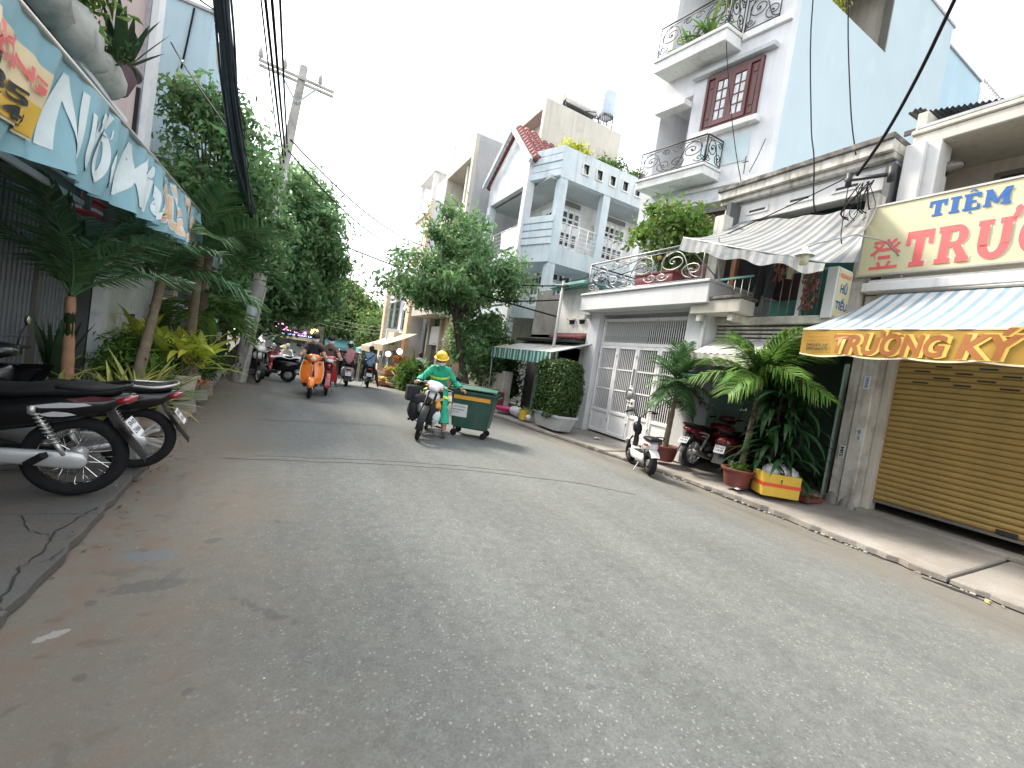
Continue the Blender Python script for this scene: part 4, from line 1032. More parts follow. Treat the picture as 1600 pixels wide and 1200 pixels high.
# projecting light box sign at the party wall
L_ = bld('light_box_sign', 'small upright light box sign projecting beside the yellow signboard', 'sign', (7.7, 3.98, 3.1))
P1('case', 'board_white', L_, (7.46, 7.87, 3.9, 4.06, 3.04, 3.86), b=.01)
P1('face', 'sign_yellow', L_, (7.49, 7.87, 3.89, 3.899, 3.07, 3.83))
for tx, z, h, m, w in [('TRƯƠNG KÝ', 3.7, .08, 'sign_red', .33), ('HỦ', 3.46, .19, 'sign_blue', .2), ('TIẾU', 3.2, .2, 'sign_blue', .34), ('KIM CHI', 3.13, .07, 'sign_red', .36)][:3]:
    place_text(text_mesh(tx, .035), (7.51 if w > .3 else 7.58, 3.89, z), (1, 0, 0), w, h, m, L_, push=.003)
# gooseneck lamp
G_ = bld('sign_lamp', 'white bell lamp on a curved arm in front of the striped awning', 'lamp', (7.0, 4.0, 3.9))
mb = MB(); mb.tube([(7.9, 3.35, 4.05), (7.6, 3.42, 4.2), (7.0, 3.52, 4.15), (6.5, 3.75, 3.93), (6.4, 3.83, 3.86)], .012, 6); mb.build('arm', 'pale_iron', G_, True)
mb = MB(); mb.lathe([(.02, .12), (.04, .1), (.05, .06), (.12, .0), (.125, -.01)], 16, (6.4, 3.83, 3.75)); mb.build('lamp_shade', 'lamp_shade', G_, True)
mb = MB(); mb.lathe([(.001, -.14), (.055, -.135), (.07, -.02), (.06, .02)], 14, (6.4, 3.83, 3.75)); mb.build('glass', 'lamp_glass', G_, True)
# stickers on the pillar
for i, (y, z, tx, m) in enumerate([(3.5, 2.12, 'KHOAN', 'sign_blue'), (3.48, 1.3, 'RÚT TIỀN', 'sign_blue'), (3.66, .98, 'SIM', 'bin_lid')]):
    mb = MB(); mb.box(8.02, 8.0285, y - .045, y + .035, z - .1, z + .1); o = mb.build('poster', 'board_white' if i != 1 else 'board_white', A)
    place_text(text_mesh(tx, .03), (8.02, y - .03, z - .08), (0, 0, 1), .16, .05, m, A, up=(0, 1, 0), push=.002)

# ------------------------------------------------------------------ old house with the torn awning (B)
B = bld('old_house', 'weathered house with a dark balcony and open ground floor between gate and shutter', 'house', (9, 5.1, .1))
P1('parapet', 'old_white', B, (8.1, 8.6, 3.78, 6.97, 5.86, 6.05), b=.01)
P1('mould_cap', 'black_mould', B, (8.06, 8.65, 3.77, 6.98, 6.03, 6.13), b=.012)
P1('cornice', 'old_white', B, (8.18, 8.6, 3.78, 6.95, 5.76, 5.858), b=.01)
P1('beam', 'white_wall', B, (8.3, 8.6, 3.78, 6.9, 5.32, 5.7), b=.008)
for y in (4.45, 5.25, 6.1): P1('vent_slit', 'print_black', B, (8.288, 8.301, y - .17, y + .17, 5.49, 5.53)); P1('vent_frame', 'white_wall', B, (8.28, 8.299, y - .24, y - .175, 5.45, 5.57), (8.28, 8.299, y + .175, y + .24, 5.45, 5.57), (8.28, 8.299, y - .173, y + .173, 5.535, 5.57), (8.28, 8.299, y - .173, y + .173, 5.45, 5.485))
P1('pillar', 'old_white', B, (7.7, 7.98, 6.38, 6.62, .1, 5.32), b=.01)
P1('pillar', 'old_white', B, (7.95, 8.2, 3.78, 3.95, 3.1, 5.13), b=.01)
P1('balcony_slab', 'old_white', B, (7.5, 9.3, 3.77, 6.36, 2.96, 3.1), b=.01)
P1('frieze', 'dim_inside', B, (7.62, 7.8, 3.78, 6.36, 2.64, 2.955))
P1('louvre', 'old_white', B, *[(7.58, 7.617, 3.78, 6.36, 2.66 + .075 * i, 2.7 + .075 * i) for i in range(4)])
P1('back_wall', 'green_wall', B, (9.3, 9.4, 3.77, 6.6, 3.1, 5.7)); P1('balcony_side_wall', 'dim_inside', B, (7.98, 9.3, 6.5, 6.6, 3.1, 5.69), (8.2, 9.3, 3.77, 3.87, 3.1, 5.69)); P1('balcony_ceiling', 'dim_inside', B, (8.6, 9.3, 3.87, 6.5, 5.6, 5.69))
P1('low_panel', 'green_wall', B, (7.72, 7.76, 3.97, 5.1, 3.1, 3.42)); P1('door', 'wood_dark', B, (9.24, 9.298, 5.5, 6.3, 3.1, 5.0))
P1('timber_post', 'timber', B, (7.86, 7.96, 6.05, 6.15, 3.1, 5.0))
P1('roof', 'grey_render', B, (8.3, 14, 3.78, 6.9, 5.702, 5.75))
r_ = P1('rail', 'teal_paint', B, (7.58, 7.62, 5.1, 6.36, 3.88, 3.92), (7.58, 7.62, 3.97, 5.098, 3.86, 3.9), b=.004)
bb = MB(); bb.tube([(7.6, 0, 3.1), (7.6, 0, 3.88)], .009, 5); bbm = bb.mesh('baluster', 'pale_iron', True)
for i in range(15): o = link('baluster', bbm, r_); o.location = (B.location * 0) + Vector((0, 4.05 + i * .158, 0))
P1('post', 'board_white', B, (7.56, 7.63, 4.45, 4.52, 3.1, 4.0))
P1('upper_side_wall', 'old_white', B, (8.2, 14, 6.6, 6.7, .1, 5.6), (12, 12.1, 3.8, 6.6, .1, 5.5))
# ground floor room
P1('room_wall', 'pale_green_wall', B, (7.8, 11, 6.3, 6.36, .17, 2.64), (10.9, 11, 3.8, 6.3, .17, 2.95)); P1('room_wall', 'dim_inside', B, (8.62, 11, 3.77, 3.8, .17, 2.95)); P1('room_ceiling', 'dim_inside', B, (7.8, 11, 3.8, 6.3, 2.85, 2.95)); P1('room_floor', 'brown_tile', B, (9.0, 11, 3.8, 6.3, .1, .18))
d = P1('door', 'pale_green_wall', B, (8.1, 8.9, 3.84, 3.88, .18, 2.4)); P1('door_stile', 'steel', d, (8.1, 8.14, 3.8, 3.838, .18, 2.4), (8.5, 8.54, 3.8, 3.838, .18, 2.4))
P1('step', 'brown_tile', B, (7.75, 8.25, 3.82, 4.3, .14, .22), b=.01)
# small tin canopy over the opening
tc_ = bld('tin_canopy', 'small whitish tin canopy above the parked red motorbike', 'canopy', (7.3, 5.4, 2.5))
mb = MB(); mb.grid(lambda u, v: (6.92 + .78 * v, 4.68 + 1.28 * u, 2.32 + .4 * v + .012 * math.sin(u * 60)), 48, 2); mb.build('sheet', 'corrugated_pale', tc_, True)
mb = MB(); mb.grid(lambda u, v: (6.92 + .005 * math.sin(u * 40), 4.68 + 1.28 * u, 2.31 - .2 * v - .02 * abs(math.sin(u * 20)) * v), 40, 2); mb.grid(lambda u, v: (6.92 + .78 * u, 4.68, 2.31 + .4 * u - .2 * v), 6, 2); mb.build('skirt', 'old_white', tc_, True)
mb = MB(); mb.tube([(6.94, 4.7, 2.3), (7.7, 4.7, 2.66)], .012, 6); mb.tube([(6.94, 5.94, 2.3), (7.7, 5.94, 2.66)], .012, 6); mb.build('bracket', 'iron', tc_, True)
# torn striped awning over the balcony
OA = bld('old_awning', 'dirty grey striped awning sagging over the dark balcony', 'awning', (7.2, 5, 4.4))
c00, c01, c10, c11 = [Vector(p) for p in ((8.3, 6.5, 5.33), (8.3, 3.85, 5.02), (6.55, 6.3, 4.5), (6.75, 3.72, 3.7))]
def oaw(u, v):
    p = c00.lerp(c01, u).lerp(c10.lerp(c11, u), v); return (p.x, p.y, p.z - .1 * math.sin(math.pi * v) + .02 * math.sin(u * 26) * (1 - v * .3) + .01 * math.sin(u * 9 + v * 7))
mb = MB(); mb.grid(oaw, 60, 12); mb.build('canopy', 'awning_grey', OA, True)
def ova(u, v):
    p = Vector(oaw(u, 1)); return (p.x - .012 + .02 * math.sin(u * 17) * v - .05 * v * (1 - u), p.y, p.z - .012 - (.24 - .1 * u + .035 * math.sin(u * 23)) * v)
mb = MB(); mb.grid(ova, 60, 4); mb.build('valance', 'awning_valance_old', OA, True)
mb = MB(); mb.grid(lambda u, v: (lambda p, q: tuple(p.lerp(q, v)))(Vector(oaw(1, u)) + Vector((0, -.008, 0)), Vector((7.3 - .1 * u, 3.58 - .06 * u, 4.6 - .82 * u + .05 * math.sin(u * 9)))), 16, 8); mb.build('side_flap', 'awning_grey', OA, True)
mb = MB(); mb.tube([Vector(oaw(0, 1)), Vector(oaw(.5, 1)), Vector(oaw(1, 1))], .014, 6); mb.tube([(7.62, 6.1, 3.5), (6.7, 5.6, 4.42)], .014, 6); mb.tube([(7.7, 6.34, 4.0), (6.56, 6.3, 4.48)], .014, 6); mb.build('frame', 'pale_iron', OA, True)
# planter trough on the ledge
PT = bld('planter_trough', 'stained cement planter trough on the ledge of the old house', 'planter', (7.3, 5.75, 3.1))
mb = MB(); mb.bbox(7.06, 7.48, 5.2, 6.3, 3.105, 3.36, .015); mb.build('trough', 'cream_wall', PT); mb = MB()
for x0, x1, y0, y1 in ((7.03, 7.1, 5.17, 6.33), (7.44, 7.51, 5.17, 6.33), (7.102, 7.438, 5.17, 5.24), (7.102, 7.438, 6.26, 6.33)): mb.bbox(x0, x1, y0, y1, 3.362, 3.42, .012)
mb.build('rim', 'black_mould', PT)
P1('bracket', 'old_white', PT, (7.1, 7.6, 5.35, 5.45, 2.97, 3.1), (7.1, 7.6, 6.05, 6.15, 2.97, 3.1))
# cured sausages and washing hung from the balcony
for i, (y, z0, z1, w_, lab) in enumerate([(4.28, 3.15, 3.92, .12, 'large dark bunch of cured sausages hung right of the white post'), (4.86, 3.7, 4.05, .09, 'small bunch of cured sausages hung left of the white post')]):
    t = bld('sausage_bunch', lab, 'sausages', (7.48, y, z0)); t['group'] = 'sausages hung at the balcony'
    r = random.Random(i); mb = MB()
    for k in range(90 if i == 0 else 34):
        zc = r.uniform(z0 + .05, z1 - .05); yy = y + r.uniform(-w_, w_); xx = 7.48 + r.uniform(-.07, .07); a = r.uniform(-.7, .7)
        d = Vector((r.uniform(-.02, .02), math.sin(a) * .045, math.cos(a) * .045)); c = Vector((xx, yy, zc)); mb.tube([c - d, c - d * .6, c + d * .6, c + d], [.004, .014, .014, .004], 6)
    mb.build('sausages', 'sausage', t, True); mb = MB(); mb.tube([(7.48, y, z1 - .05), (7.5, y, z1 + .12)], .005, 4); mb.build('hook', 'iron', t)
for i, (y, z0, z1, w_, m, lab) in enumerate([(5.25, 3.3, 4.05, .1, 'black_cloth', 'dark trousers hung to dry nearest the green rail end'), (5.02, 3.45, 4.05, .13, 'dark_trousers', 'dark shirt hung to dry in the middle of the balcony'), (4.7, 3.75, 4.02, .07, 'beige_canvas', 'beige cloth bag hung beside the small sausage bunch')]):
    t = bld('hung_cloth', lab, 'laundry', (7.5, y, z0)); t['group'] = 'things hung on the balcony line'
    mb = MB(); mb.grid(lambda u, v: (7.5 + .03 * math.sin(u * 7 + v * 3), y + (u - .5) * 2 * w_ * (1 - .25 * (1 - v)), z1 - (z1 - z0) * (1 - v)), 8, 8); mb.grid(lambda u, v: (7.53 + .03 * math.sin(u * 6 + v * 3), y + (u - .5) * 2 * w_ * (1 - .25 * (1 - v)), z1 - (z1 - z0) * (1 - v)), 8, 8); mb.build('cloth', m, t, True)
mb = MB(); mb.tube([(7.5, 3.95, 4.08), (7.5, 5.4, 4.1)], .006, 5); tag(mb.build('clothes_line', 'iron'), 'thin line the laundry and sausages hang from', 'line')

# ------------------------------------------------------------------ gate house (C)
C_ = bld('gate_house', 'low white garage house with a barred white gate and iron terrace rail', 'house', (8.3, 7.9, .1))
P1('pillar', 'grey_white_wall', C_, (7.28, 7.75, 9.42, 9.9, .1, 3.3), b=.01)
P1('pillar', 'grey_white_wall', C_, (7.28, 7.75, 6.02, 6.52, .1, 3.3), b=.01)
P1('lintel', 'grey_white_wall', C_, (7.4, 7.75, 6.522, 9.418, 3.24, 3.3))
P1('slab', 'grey_white_wall', C_, (6.98, 9.6, 5.86, 9.98, 3.302, 3.7), (6.94, 9.6, 5.84, 10.0, 3.702, 3.76), b=.012)
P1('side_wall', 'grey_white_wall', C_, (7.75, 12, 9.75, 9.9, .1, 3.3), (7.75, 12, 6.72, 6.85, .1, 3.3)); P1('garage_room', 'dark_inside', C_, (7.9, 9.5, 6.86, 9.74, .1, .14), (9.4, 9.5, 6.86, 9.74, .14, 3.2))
P1('drain_pipe', 'grey_render', C_, (7.2, 7.27, 6.0, 6.07, .1, 3.3))
sg = P1('number_plate', 'board_white', C_, (7.262, 7.278, 6.1, 6.4, 1.75, 2.0)); P1('blue_band', 'blue_sign', sg, (7.256, 7.26, 6.12, 6.38, 1.9, 1.97), (7.256, 7.26, 6.12, 6.38, 1.8, 1.86))
GT = bld('white_gate', 'white barred metal gate with four leaves and a transom grille', 'gate', (7.5, 8, .1))
P1('transom_frame', 'white_metal', GT, (7.44, 7.5, 6.55, 9.4, 3.06, 3.14), (7.44, 7.5, 6.55, 9.4, 2.44, 2.52), (7.44, 7.5, 6.55, 6.62, 2.522, 3.058), (7.44, 7.5, 9.33, 9.4, 2.522, 3.058), b=.005)
bb = MB(); bb.bbox(7.46, 7.474, -.01, .01, 2.52, 3.06, .003); bm1 = bb.mesh('bar', 'white_metal')
for i in range(42): o = link('bar', bm1, GT); o.location = o.location + Vector((0, 6.66 + i * .0642, 0))
bb = MB(); bb.bbox(7.458, 7.472, -.0095, .0095, .78, 2.38, .003); bm2 = bb.mesh('bar', 'white_metal')
for k in range(4):
    y0 = 9.39 - k * .71; y1 = y0 - .7
    lf = P1('gate_leaf', 'white_metal', GT, (7.43, 7.49, y0 - .06, y0, .16, 2.43), (7.43, 7.49, y1, y1 + .06, .16, 2.43), (7.43, 7.49, y1 + .062, y0 - .062, 2.36, 2.43), (7.43, 7.49, y1 + .062, y0 - .062, .7, .78), (7.43, 7.49, y1 + .062, y0 - .062, .16, .24), b=.006)
    for z in (1.3, 1.82): P1('cross_bar', 'white_metal', lf, (7.445, 7.455, y1 + .06, y0 - .06, z, z + .035))
    P1('kick_panel', 'white_metal', lf, (7.452, 7.47, y1 + .062, y0 - .062, .242, .698))
    for i in range(9): o = link('bar', bm2, lf); o.location = Vector((0, y1 + .094 + i * .064, 0))
    hg = MB()
    for z in (.5, 2.15): hg.tube([(7.425, y0 - .005, z), (7.425, y0 - .005, z + .09)], .014, 6)
    hg.build('hinge', 'steel', lf, True)
mb = MB(); mb.tube([(7.42, 7.97 + .15 * math.cos(a), 1.25 + .16 * math.sin(a)) for a in [i * math.pi / 9 for i in range(18)]], .02, 6, closed=True); mb.bbox(7.40, 7.43, 7.88, 8.06, 1.16, 1.34, .01); mb.build('letter_ring', 'pale_iron', GT, True)
P1('lock_box', 'white_metal', GT, (7.39, 7.43, 7.76, 7.9, .98, 1.16), b=.01); P1('lock_hole', 'print_black', GT, (7.386, 7.389, 7.8, 7.86, 1.04, 1.1)); P1('slide_bolt', 'steel', GT, (7.40, 7.425, 7.94, 7.98, .8, 1.0), (7.40, 7.425, 7.94, 7.98, 1.5, 1.9))
# wrought iron rails
def scroll_rail(name, label, root_loc, pts_fn, L, h, n, m='iron', seedk=0, rods=True):
    """panel of scrolls; pts_fn(s, z) -> world point"""
    t = bld(name, label, 'railing', root_loc)
    [MB().tube([pts_fn(0, zz), pts_fn(L, zz)], rr, 6).build('rail', m, t, True) for zz, rr in ((h, .022), (h - .08, .01), (.05, .013))]
    for s in (0, L): mb = MB(); mb.tube([pts_fn(s, -.02), pts_fn(s, h)], .015, 6); mb.build('post', m, t, True)
    w = L / n
    for k in range(n):
        mb = MB(); c0 = (k + .5) * w; H = h - .13; sg_ = 1 if (k + seedk) % 2 else -1
        def T(q): return pts_fn(c0 + sg_ * q[0] * w, .06 + q[1] * H)
        def crv(pts, r=.013): mb.tube([T(q) for q in pts], r, 5)
        crv([(p[0], p[1]) for p in bezier((-.48, .04, 0), (-.1, .0, 0), (-.25, .9, 0), (.14, .95, 0), 12)])
        crv(spiral((.12, .62), .33, .05, math.pi / 2, -1.5, 26)); crv(spiral((-.3, .3), .25, .04, -math.pi / 2, 1.4, 22)); crv(spiral((.36, .2), .16, .03, math.pi, 1.3, 18)); crv(spiral((-.34, .84), .13, .03, 0, 1.3, 16))
        crv([(p[0], p[1]) for p in bezier((.48, .04, 0), (.3, .3, 0), (.48, .5, 0), (.3, .95, 0), 8)])
        cc = T((.12, .62)); mb.ell(cc, .03, .03, .03, 8, 6); cc = T((-.3, .3)); mb.ell(cc, .024, .024, .024, 8, 6)
        mb.build('scroll', m, t, True)
    return t
scroll_rail('terrace_rail', 'grey scrolled iron rail along the front of the gate house terrace', (7.05, 7.9, 3.76), lambda s, z: (7.05, 9.85 - s, 3.76 + z), 3.7, .8, 3, 'pale_iron')
scroll_rail('terrace_rail', 'short scrolled iron rail on the far side of the gate house terrace', (8.2, 9.9, 3.76), lambda s, z: (7.07 + s, 9.9, 3.76 + z), 2.4, .8, 2, 'iron')
# planter, lanterns and potted tree on the terrace
PL = bld('trough_planter', 'dark red plastic trough behind the terrace rail', 'planter', (7.35, 7.6, 3.76))
mb = MB(); mb.loft([(7.05, 7.36, 3.98, .16, .12, 5), (7.1, 7.36, 3.95, .17, .17, 5), (8.16, 7.36, 3.95, .17, .17, 5), (8.21, 7.36, 3.98, .16, .12, 5)], 14, axis='Y'); mb.build('trough', 'maroon_plastic', PL, 40); mb = MB(); mb.bbox(7.17, 7.55, 7.02, 8.24, 4.08, 4.13, .012); mb.build('rim', 'maroon_plastic', PL)
tree('potted_tree', 'bushy green tree in a pot on the gate house terrace', (7.95, 7.75, 4.0), ((7.75, 7.85, 5.15), (.75, 1.0, .72)), .05, 'leaf_bright', 'bark_dark', 46, 60, .16, 31, spread=.17, limbs=6, aspect=.5)
t = pot('tree_pot', 'brown ceramic jar holding the terrace tree', (7.95, 7.75, 3.76), .28, .5, 'wood_dark')
for i, (y, z) in enumerate([(7.62, 4.5), (6.75, 4.55)]):
    t = bld('terrace_lamp', ['small gold globe lamp left of the terrace tree trunk', 'small gold globe lamp near the right end of the terrace rail'][i], 'lamp', (7.3, y, 3.76)); t['group'] = 'globe lamps on the terrace'
    mb = MB(); mb.ell((7.3, y, z), .055, .055, .07, 10, 8); mb.build('globe', 'gold_paint', t, True); mb = MB(); mb.tube([(7.3, y, 3.76), (7.3, y, z - .06)], .012, 5); mb.lathe([(.09, .05), (.07, .1), (.0, .14)], 10, (7.3, y, z)); mb.build('stem', 'iron', t)
mb = MB(); P1('floodlight', 'grey_render', C_, (7.1, 7.28, 9.78, 9.9, 3.12, 3.22), b=.02); P1('floodlight', 'grey_render', C_, (7.1, 7.28, 6.05, 6.15, 3.08, 3.2), b=.02)

# ------------------------------------------------------------------ tall house (T)
T = bld('tall_house', 'tall pale house with sky blue side wall and red wooden window', 'house', (12, 9, .1))
mb = MB(); mb.wallx(9.6, 9.8, 7.0, 11.3, 3.7, 14.6, [(9.75, 11.0, 7.42, 9.9), (9.75, 11.0, 3.9, 6.4), (7.55, 9.25, 8.68, 10.15), (8.35, 11.0, 10.9, 13.6), (7.4, 9.5, 3.76, 6.3)]); mb.build('front_wall', 'grey_white_wall', T)
mb = MB(); mb.wally(7.0, 7.2, 9.8, 17.2, .1, 14.1, [(10.94, 13.65, 11.7, 13.6)]); mb.build('side_wall', 'sky_blue_wall', T)
P1('side_wall', 'grey_white_wall', T, (9.8, 17.2, 11.1, 11.3, .1, 14.6)); P1('back_wall', 'grey_white_wall', T, (17.0, 17.2, 7.2, 11.1, .1, 14.1)); P1('roof', 'grey_render', T, (9.8, 17.0, 7.2, 11.1, 13.9, 14.0))
P1('rear_wing', 'left_blue_wall', T, (17.25, 20.6, 7.3, 11, .1, 14.0))
P1('coping', 'grey_render', T, (15.0, 17.3, 6.97, 7.23, 14.1, 14.18), (17.3, 20.6, 7.25, 7.32, 14.0, 14.06))
lt = bld('lattice_screen', 'white diagonal lattice screen on the roof behind the tin roof', 'screen', (22, 7.3, 11.9)); 
for k in range(22):
    a = 20.7 + k * .2 - 1.7; mb = MB(); 
    x0, z0 = a, 12.0; x1, z1 = a + 2.2, 14.2
    if x0 < 20.72: z0 += 20.72 - x0; x0 = 20.72
    if x1 > 23.5: z1 -= x1 - 23.5; x1 = 23.5
    if x1 - x0 < .1: continue
    mb.bar((x0, 7.3, z0), (x1, 7.3, z1), .02, .05); mb.bar((44.22 - x0, 7.33, z0), (44.22 - x1, 7.33, z1), .02, .05); mb.build('lath_pair', 'white_metal', lt)['kind'] = 'stuff'
P1('frame', 'white_metal', lt, (20.65, 23.6, 7.27, 7.36, 14.2, 14.3), (20.65, 20.72, 7.27, 7.36, 9, 14.2), (23.5, 23.6, 7.27, 7.36, 9, 14.2)); 
gr = bld('glass_roof', 'greenish glass roof behind the lattice screen', 'roof', (23, 9, 14.4)); mb = MB(); mb.grid(lambda u, v: (21.5 + 5 * u, 7.6 + 3.4 * v, 14.35 + 1.4 * v), 4, 3); mb.build('pane', 'teal_canvas', gr)
# light well interior
P1('light_well', 'cream_wall', T, (10.7, 13.9, 9.6, 9.7, 11.4, 13.9), (13.75, 13.9, 7.2, 9.6, 11.4, 13.9), (10.7, 13.75, 7.2, 9.6, 11.4, 11.5), (10.7, 10.8, 7.2, 9.6, 11.5, 13.9))
P1('trim', 'shutter_rail', T, (13.6, 13.648, 6.98, 7.19, 11.7, 13.6))
sh_ = bld('balcony_shrub', 'yellow green shrub in the side opening of the tall house', 'shrub', (11.8, 7.7, 11.5)); rs = np.random.RandomState(4); Pp, Nn = crown_points((11.9, 7.6, 12.05), (.7, .35, .5), 16, 50, rs, .14); link('foliage', leaf_mesh('foliage', Pp, Nn, .16, 'leaf_croton', .3, rs), sh_)
# loggias
for z0, z1 in ((7.42, 9.9), (3.9, 6.4)):
    P1('loggia_wall', 'grey_white_wall', T, (10.7, 10.8, 9.75, 11.0, z0, z1), (9.8, 10.7, 9.65, 9.75, z0, z1), (9.8, 10.7, 11.0, 11.1, z0, z1), (9.8, 10.8, 9.65, 11.1, z1, z1 + .1))
    P1('door', 'wood_dark', T, (10.64, 10.698, 9.8, 10.3, z0, z1 - .4))
P1('sun_shade', 'white_wall', T, (9.3, 9.598, 9.75, 10.95, 9.55, 9.7), b=.01)
P1('terrace_wall', 'grey_white_wall', T, (10.9, 11.0, 8.3, 11.1, 10.9, 13.9), (9.8, 10.9, 8.2, 8.35, 10.9, 13.6)); P1('terrace_floor', 'grey_render', T, (9.8, 10.9, 8.35, 11.1, 10.8, 10.9))
# balconies
P1('balcony_slab', 'white_wall', T, (8.98, 9.598, 8.35, 10.85, 7.08, 7.3), (8.94, 9.598, 8.31, 10.89, 7.302, 7.38), b=.012)
P1('balcony_slab', 'white_wall', T, (8.98, 9.598, 8.35, 10.9, 10.42, 10.7), (8.94, 9.598, 8.31, 10.94, 10.702, 10.8), b=.012)
P1('string_course', 'white_wall', T, (9.52, 9.598, 7.0, 8.308, 10.62, 10.8), b=.008)
scroll_rail('balcony_rail', 'black scrolled rail of the lower front balcony on the tall house', (9.0, 9.6, 7.38), lambda s, z: (9.0, 10.8 - s, 7.38 + z), 2.4, .84, 2, 'iron')
scroll_rail('balcony_rail', 'black scrolled rail on the near end of the lower balcony', (9.3, 8.4, 7.38), lambda s, z: (9.02 + s, 8.38, 7.38 + z), .55, .84, 1, 'iron')
scroll_rail('balcony_rail', 'black scrolled rail of the upper front balcony on the tall house', (9.0, 9.6, 10.8), lambda s, z: (9.0, 10.85 - s, 10.8 + z), 2.5, .86, 2, 'iron')
scroll_rail('balcony_rail', 'black scrolled rail on the near end of the upper balcony', (9.3, 8.4, 10.8), lambda s, z: (9.02 + s, 8.36, 10.8 + z), .5, .86, 1, 'iron')
scroll_rail('balcony_rail', 'black scrolled rail set back above the red window', (9.55, 7.6, 10.8), lambda s, z: (9.55, 8.3 - s, 10.8 + z), .95, .86, 1, 'iron')
for i, (y, m) in enumerate(((9.3, 'leaf_palm_bright'), (9.9, 'leaf_bright'))):
    t = bld('balcony_plant', ['leafy potted plant at the middle of the upper balcony', 'dark potted plant at the far end of the upper balcony'][i], 'plant', (9.3, y, 10.8)); P1('pot', 'maroon_plastic', t, (9.18, 9.42, y - .12, y + .12, 10.82, 11.05), b=.03); rosette(t, (9.3, y, 11.02), 16, .75, .1, m, 3 + i, bend=(.4, 1.2))
t = bld('balcony_shrub', 'flowering shrub above the upper balcony rail', 'shrub', (9.25, 8.7, 10.8)); rs = np.random.RandomState(9); Pp, Nn = crown_points((9.3, 8.6, 12.0), (.3, .5, .35), 12, 40, rs, .12); link('foliage', leaf_mesh('foliage', Pp, Nn, .14, 'leaf_bright', .4, rs), t); mb = MB(); mb.tube([(9.3, 8.65, 10.82), (9.28, 8.62, 11.4), (9.3, 8.6, 11.9)], .03, 6); mb.build('stem', 'bark', t)
# red wooden window
W = P1('window', 'wood_red', T, (9.52, 9.66, 7.55, 7.63, 8.68, 10.15), (9.52, 9.66, 9.17, 9.25, 8.68, 10.15), (9.52, 9.66, 7.632, 9.168, 10.06, 10.15), (9.52, 9.66, 7.632, 9.168, 8.68, 8.76), b=.006)
for y0, y1 in ((7.632, 7.86), (8.94, 9.168)):
    P1('side_panel', 'wood_red', W, (9.56, 9.62, y0, y1, 8.762, 10.058)); P1('panel_field', 'wood_red', W, (9.545, 9.558, y0 + .05, y1 - .05, 9.0, 9.75), (9.545, 9.558, y0 + .05, y1 - .05, 9.82, 10.0), (9.545, 9.558, y0 + .05, y1 - .05, 8.8, 8.94), b=.005)
for k in range(2):
    y0 = 7.862 + k * .54; y1 = y0 + .536
    f = P1('sash', 'wood_red', W, (9.5, 9.56, y0, y0 + .1, 8.77, 10.05), (9.5, 9.56, y1 - .1, y1, 8.77, 10.05), (9.5, 9.56, y0 + .102, y1 - .102, 9.93, 10.05), (9.5, 9.56, y0 + .102, y1 - .102, 8.77, 8.9), (9.515, 9.55, (y0 + y1) / 2 - .015, (y0 + y1) / 2 + .015, 8.902, 9.928), *[(9.515, 9.55, y0 + .102, (y0 + y1) / 2 - .017, 8.9 + .257 * i - .014, 8.9 + .257 * i + .014) for i in (1, 2, 3)], *[(9.515, 9.55, (y0 + y1) / 2 + .017, y1 - .102, 8.9 + .257 * i - .014, 8.9 + .257 * i + .014) for i in (1, 2, 3)])
    for i in range(4):
        for a, b_ in ((y0 + .1, (y0 + y1) / 2 - .015), ((y0 + y1) / 2 + .015, y1 - .1)): P1('pane', 'curtain_pane', W, (9.53, 9.537, a + .003, b_ - .003, 8.903 + .257 * i + .016, 8.903 + .257 * (i + 1) - .016))
P1('window_lintel', 'grey_render', T, (9.42, 9.598, 7.25, 9.75, 10.22, 10.34), b=.01); P1('window_sill', 'white_wall', T, (9.4, 9.598, 7.4, 9.4, 8.5, 8.64), b=.012)
P1('wall_panel', 'sky_blue_wall', T, (9.585, 9.599, 7.6, 9.2, 7.5, 8.3), b=.004); P1('string_course', 'white_wall', T, (9.54, 9.598, 7.0, 9.7, 6.9, 7.0), b=.008)
dd = P1('door', 'wood_dark', T, (9.64, 9.7, 7.4, 9.5, 3.78, 6.3))
for k in range(5): P1('door_panel', 'wood_red', dd, (9.6, 9.638, 7.45 + k * .41, 7.8 + k * .41, 3.9, 6.2), b=.01); 
P1('door_hood', 'grey_render', T, (9.2, 9.598, 7.1, 9.7, 6.36, 6.5), b=.01)
mb = MB(); mb.tube([(9.45, 7.5, 7.05), (9.43, 7.5, 7.5)], .012, 5); mb.tube([(9.45, 7.42, 7.35), (9.45, 7.58, 7.35)], .012, 5); mb.tube([(9.45, 7.35, 7.05), (9.45, 7.2, 7.4), (9.5, 7.1, 7.9)], .01, 5); mb.build('wire_bracket', 'iron', T)

# the front of the tall house stands askew: its far end is nearer the street
def askew(o, seen):
    for c in o.children: askew(c, seen)
    if o.type != 'MESH' or o.data.name in seen or o.name.split('.')[0] in ('rear_wing', 'light_well', 'coping', 'trim', 'back_wall', 'roof'): return
    me = o.data; seen.add(me.name)
    if o.name.startswith('side_wall') and min(v.co.y for v in me.vertices) < 7.5: return
    for v in me.vertices:
        y = v.co.y * 11 / (9.6 + .2 * v.co.y); v.co.x -= .2 * (y - 7) * (1 if v.co.x < 12 else 0); v.co.y = y; v.co.z -= .17 * max(0, min(1, (v.co.z - 7.2) / 1.3)) * (1 if v.co.z < 10.36 else .1)
seen = set()
for o in list(COL.objects):
    if o.parent is None and (o.name.startswith('tall_house') or o.name.startswith('balcony_rail') or (o.name.startswith('balcony_shrub') and 'upper' in o['label'])): askew(o, seen)
    if o.parent is None and o.name.startswith('balcony_plant'): o.location += Vector((-.38, -.45, -.17))

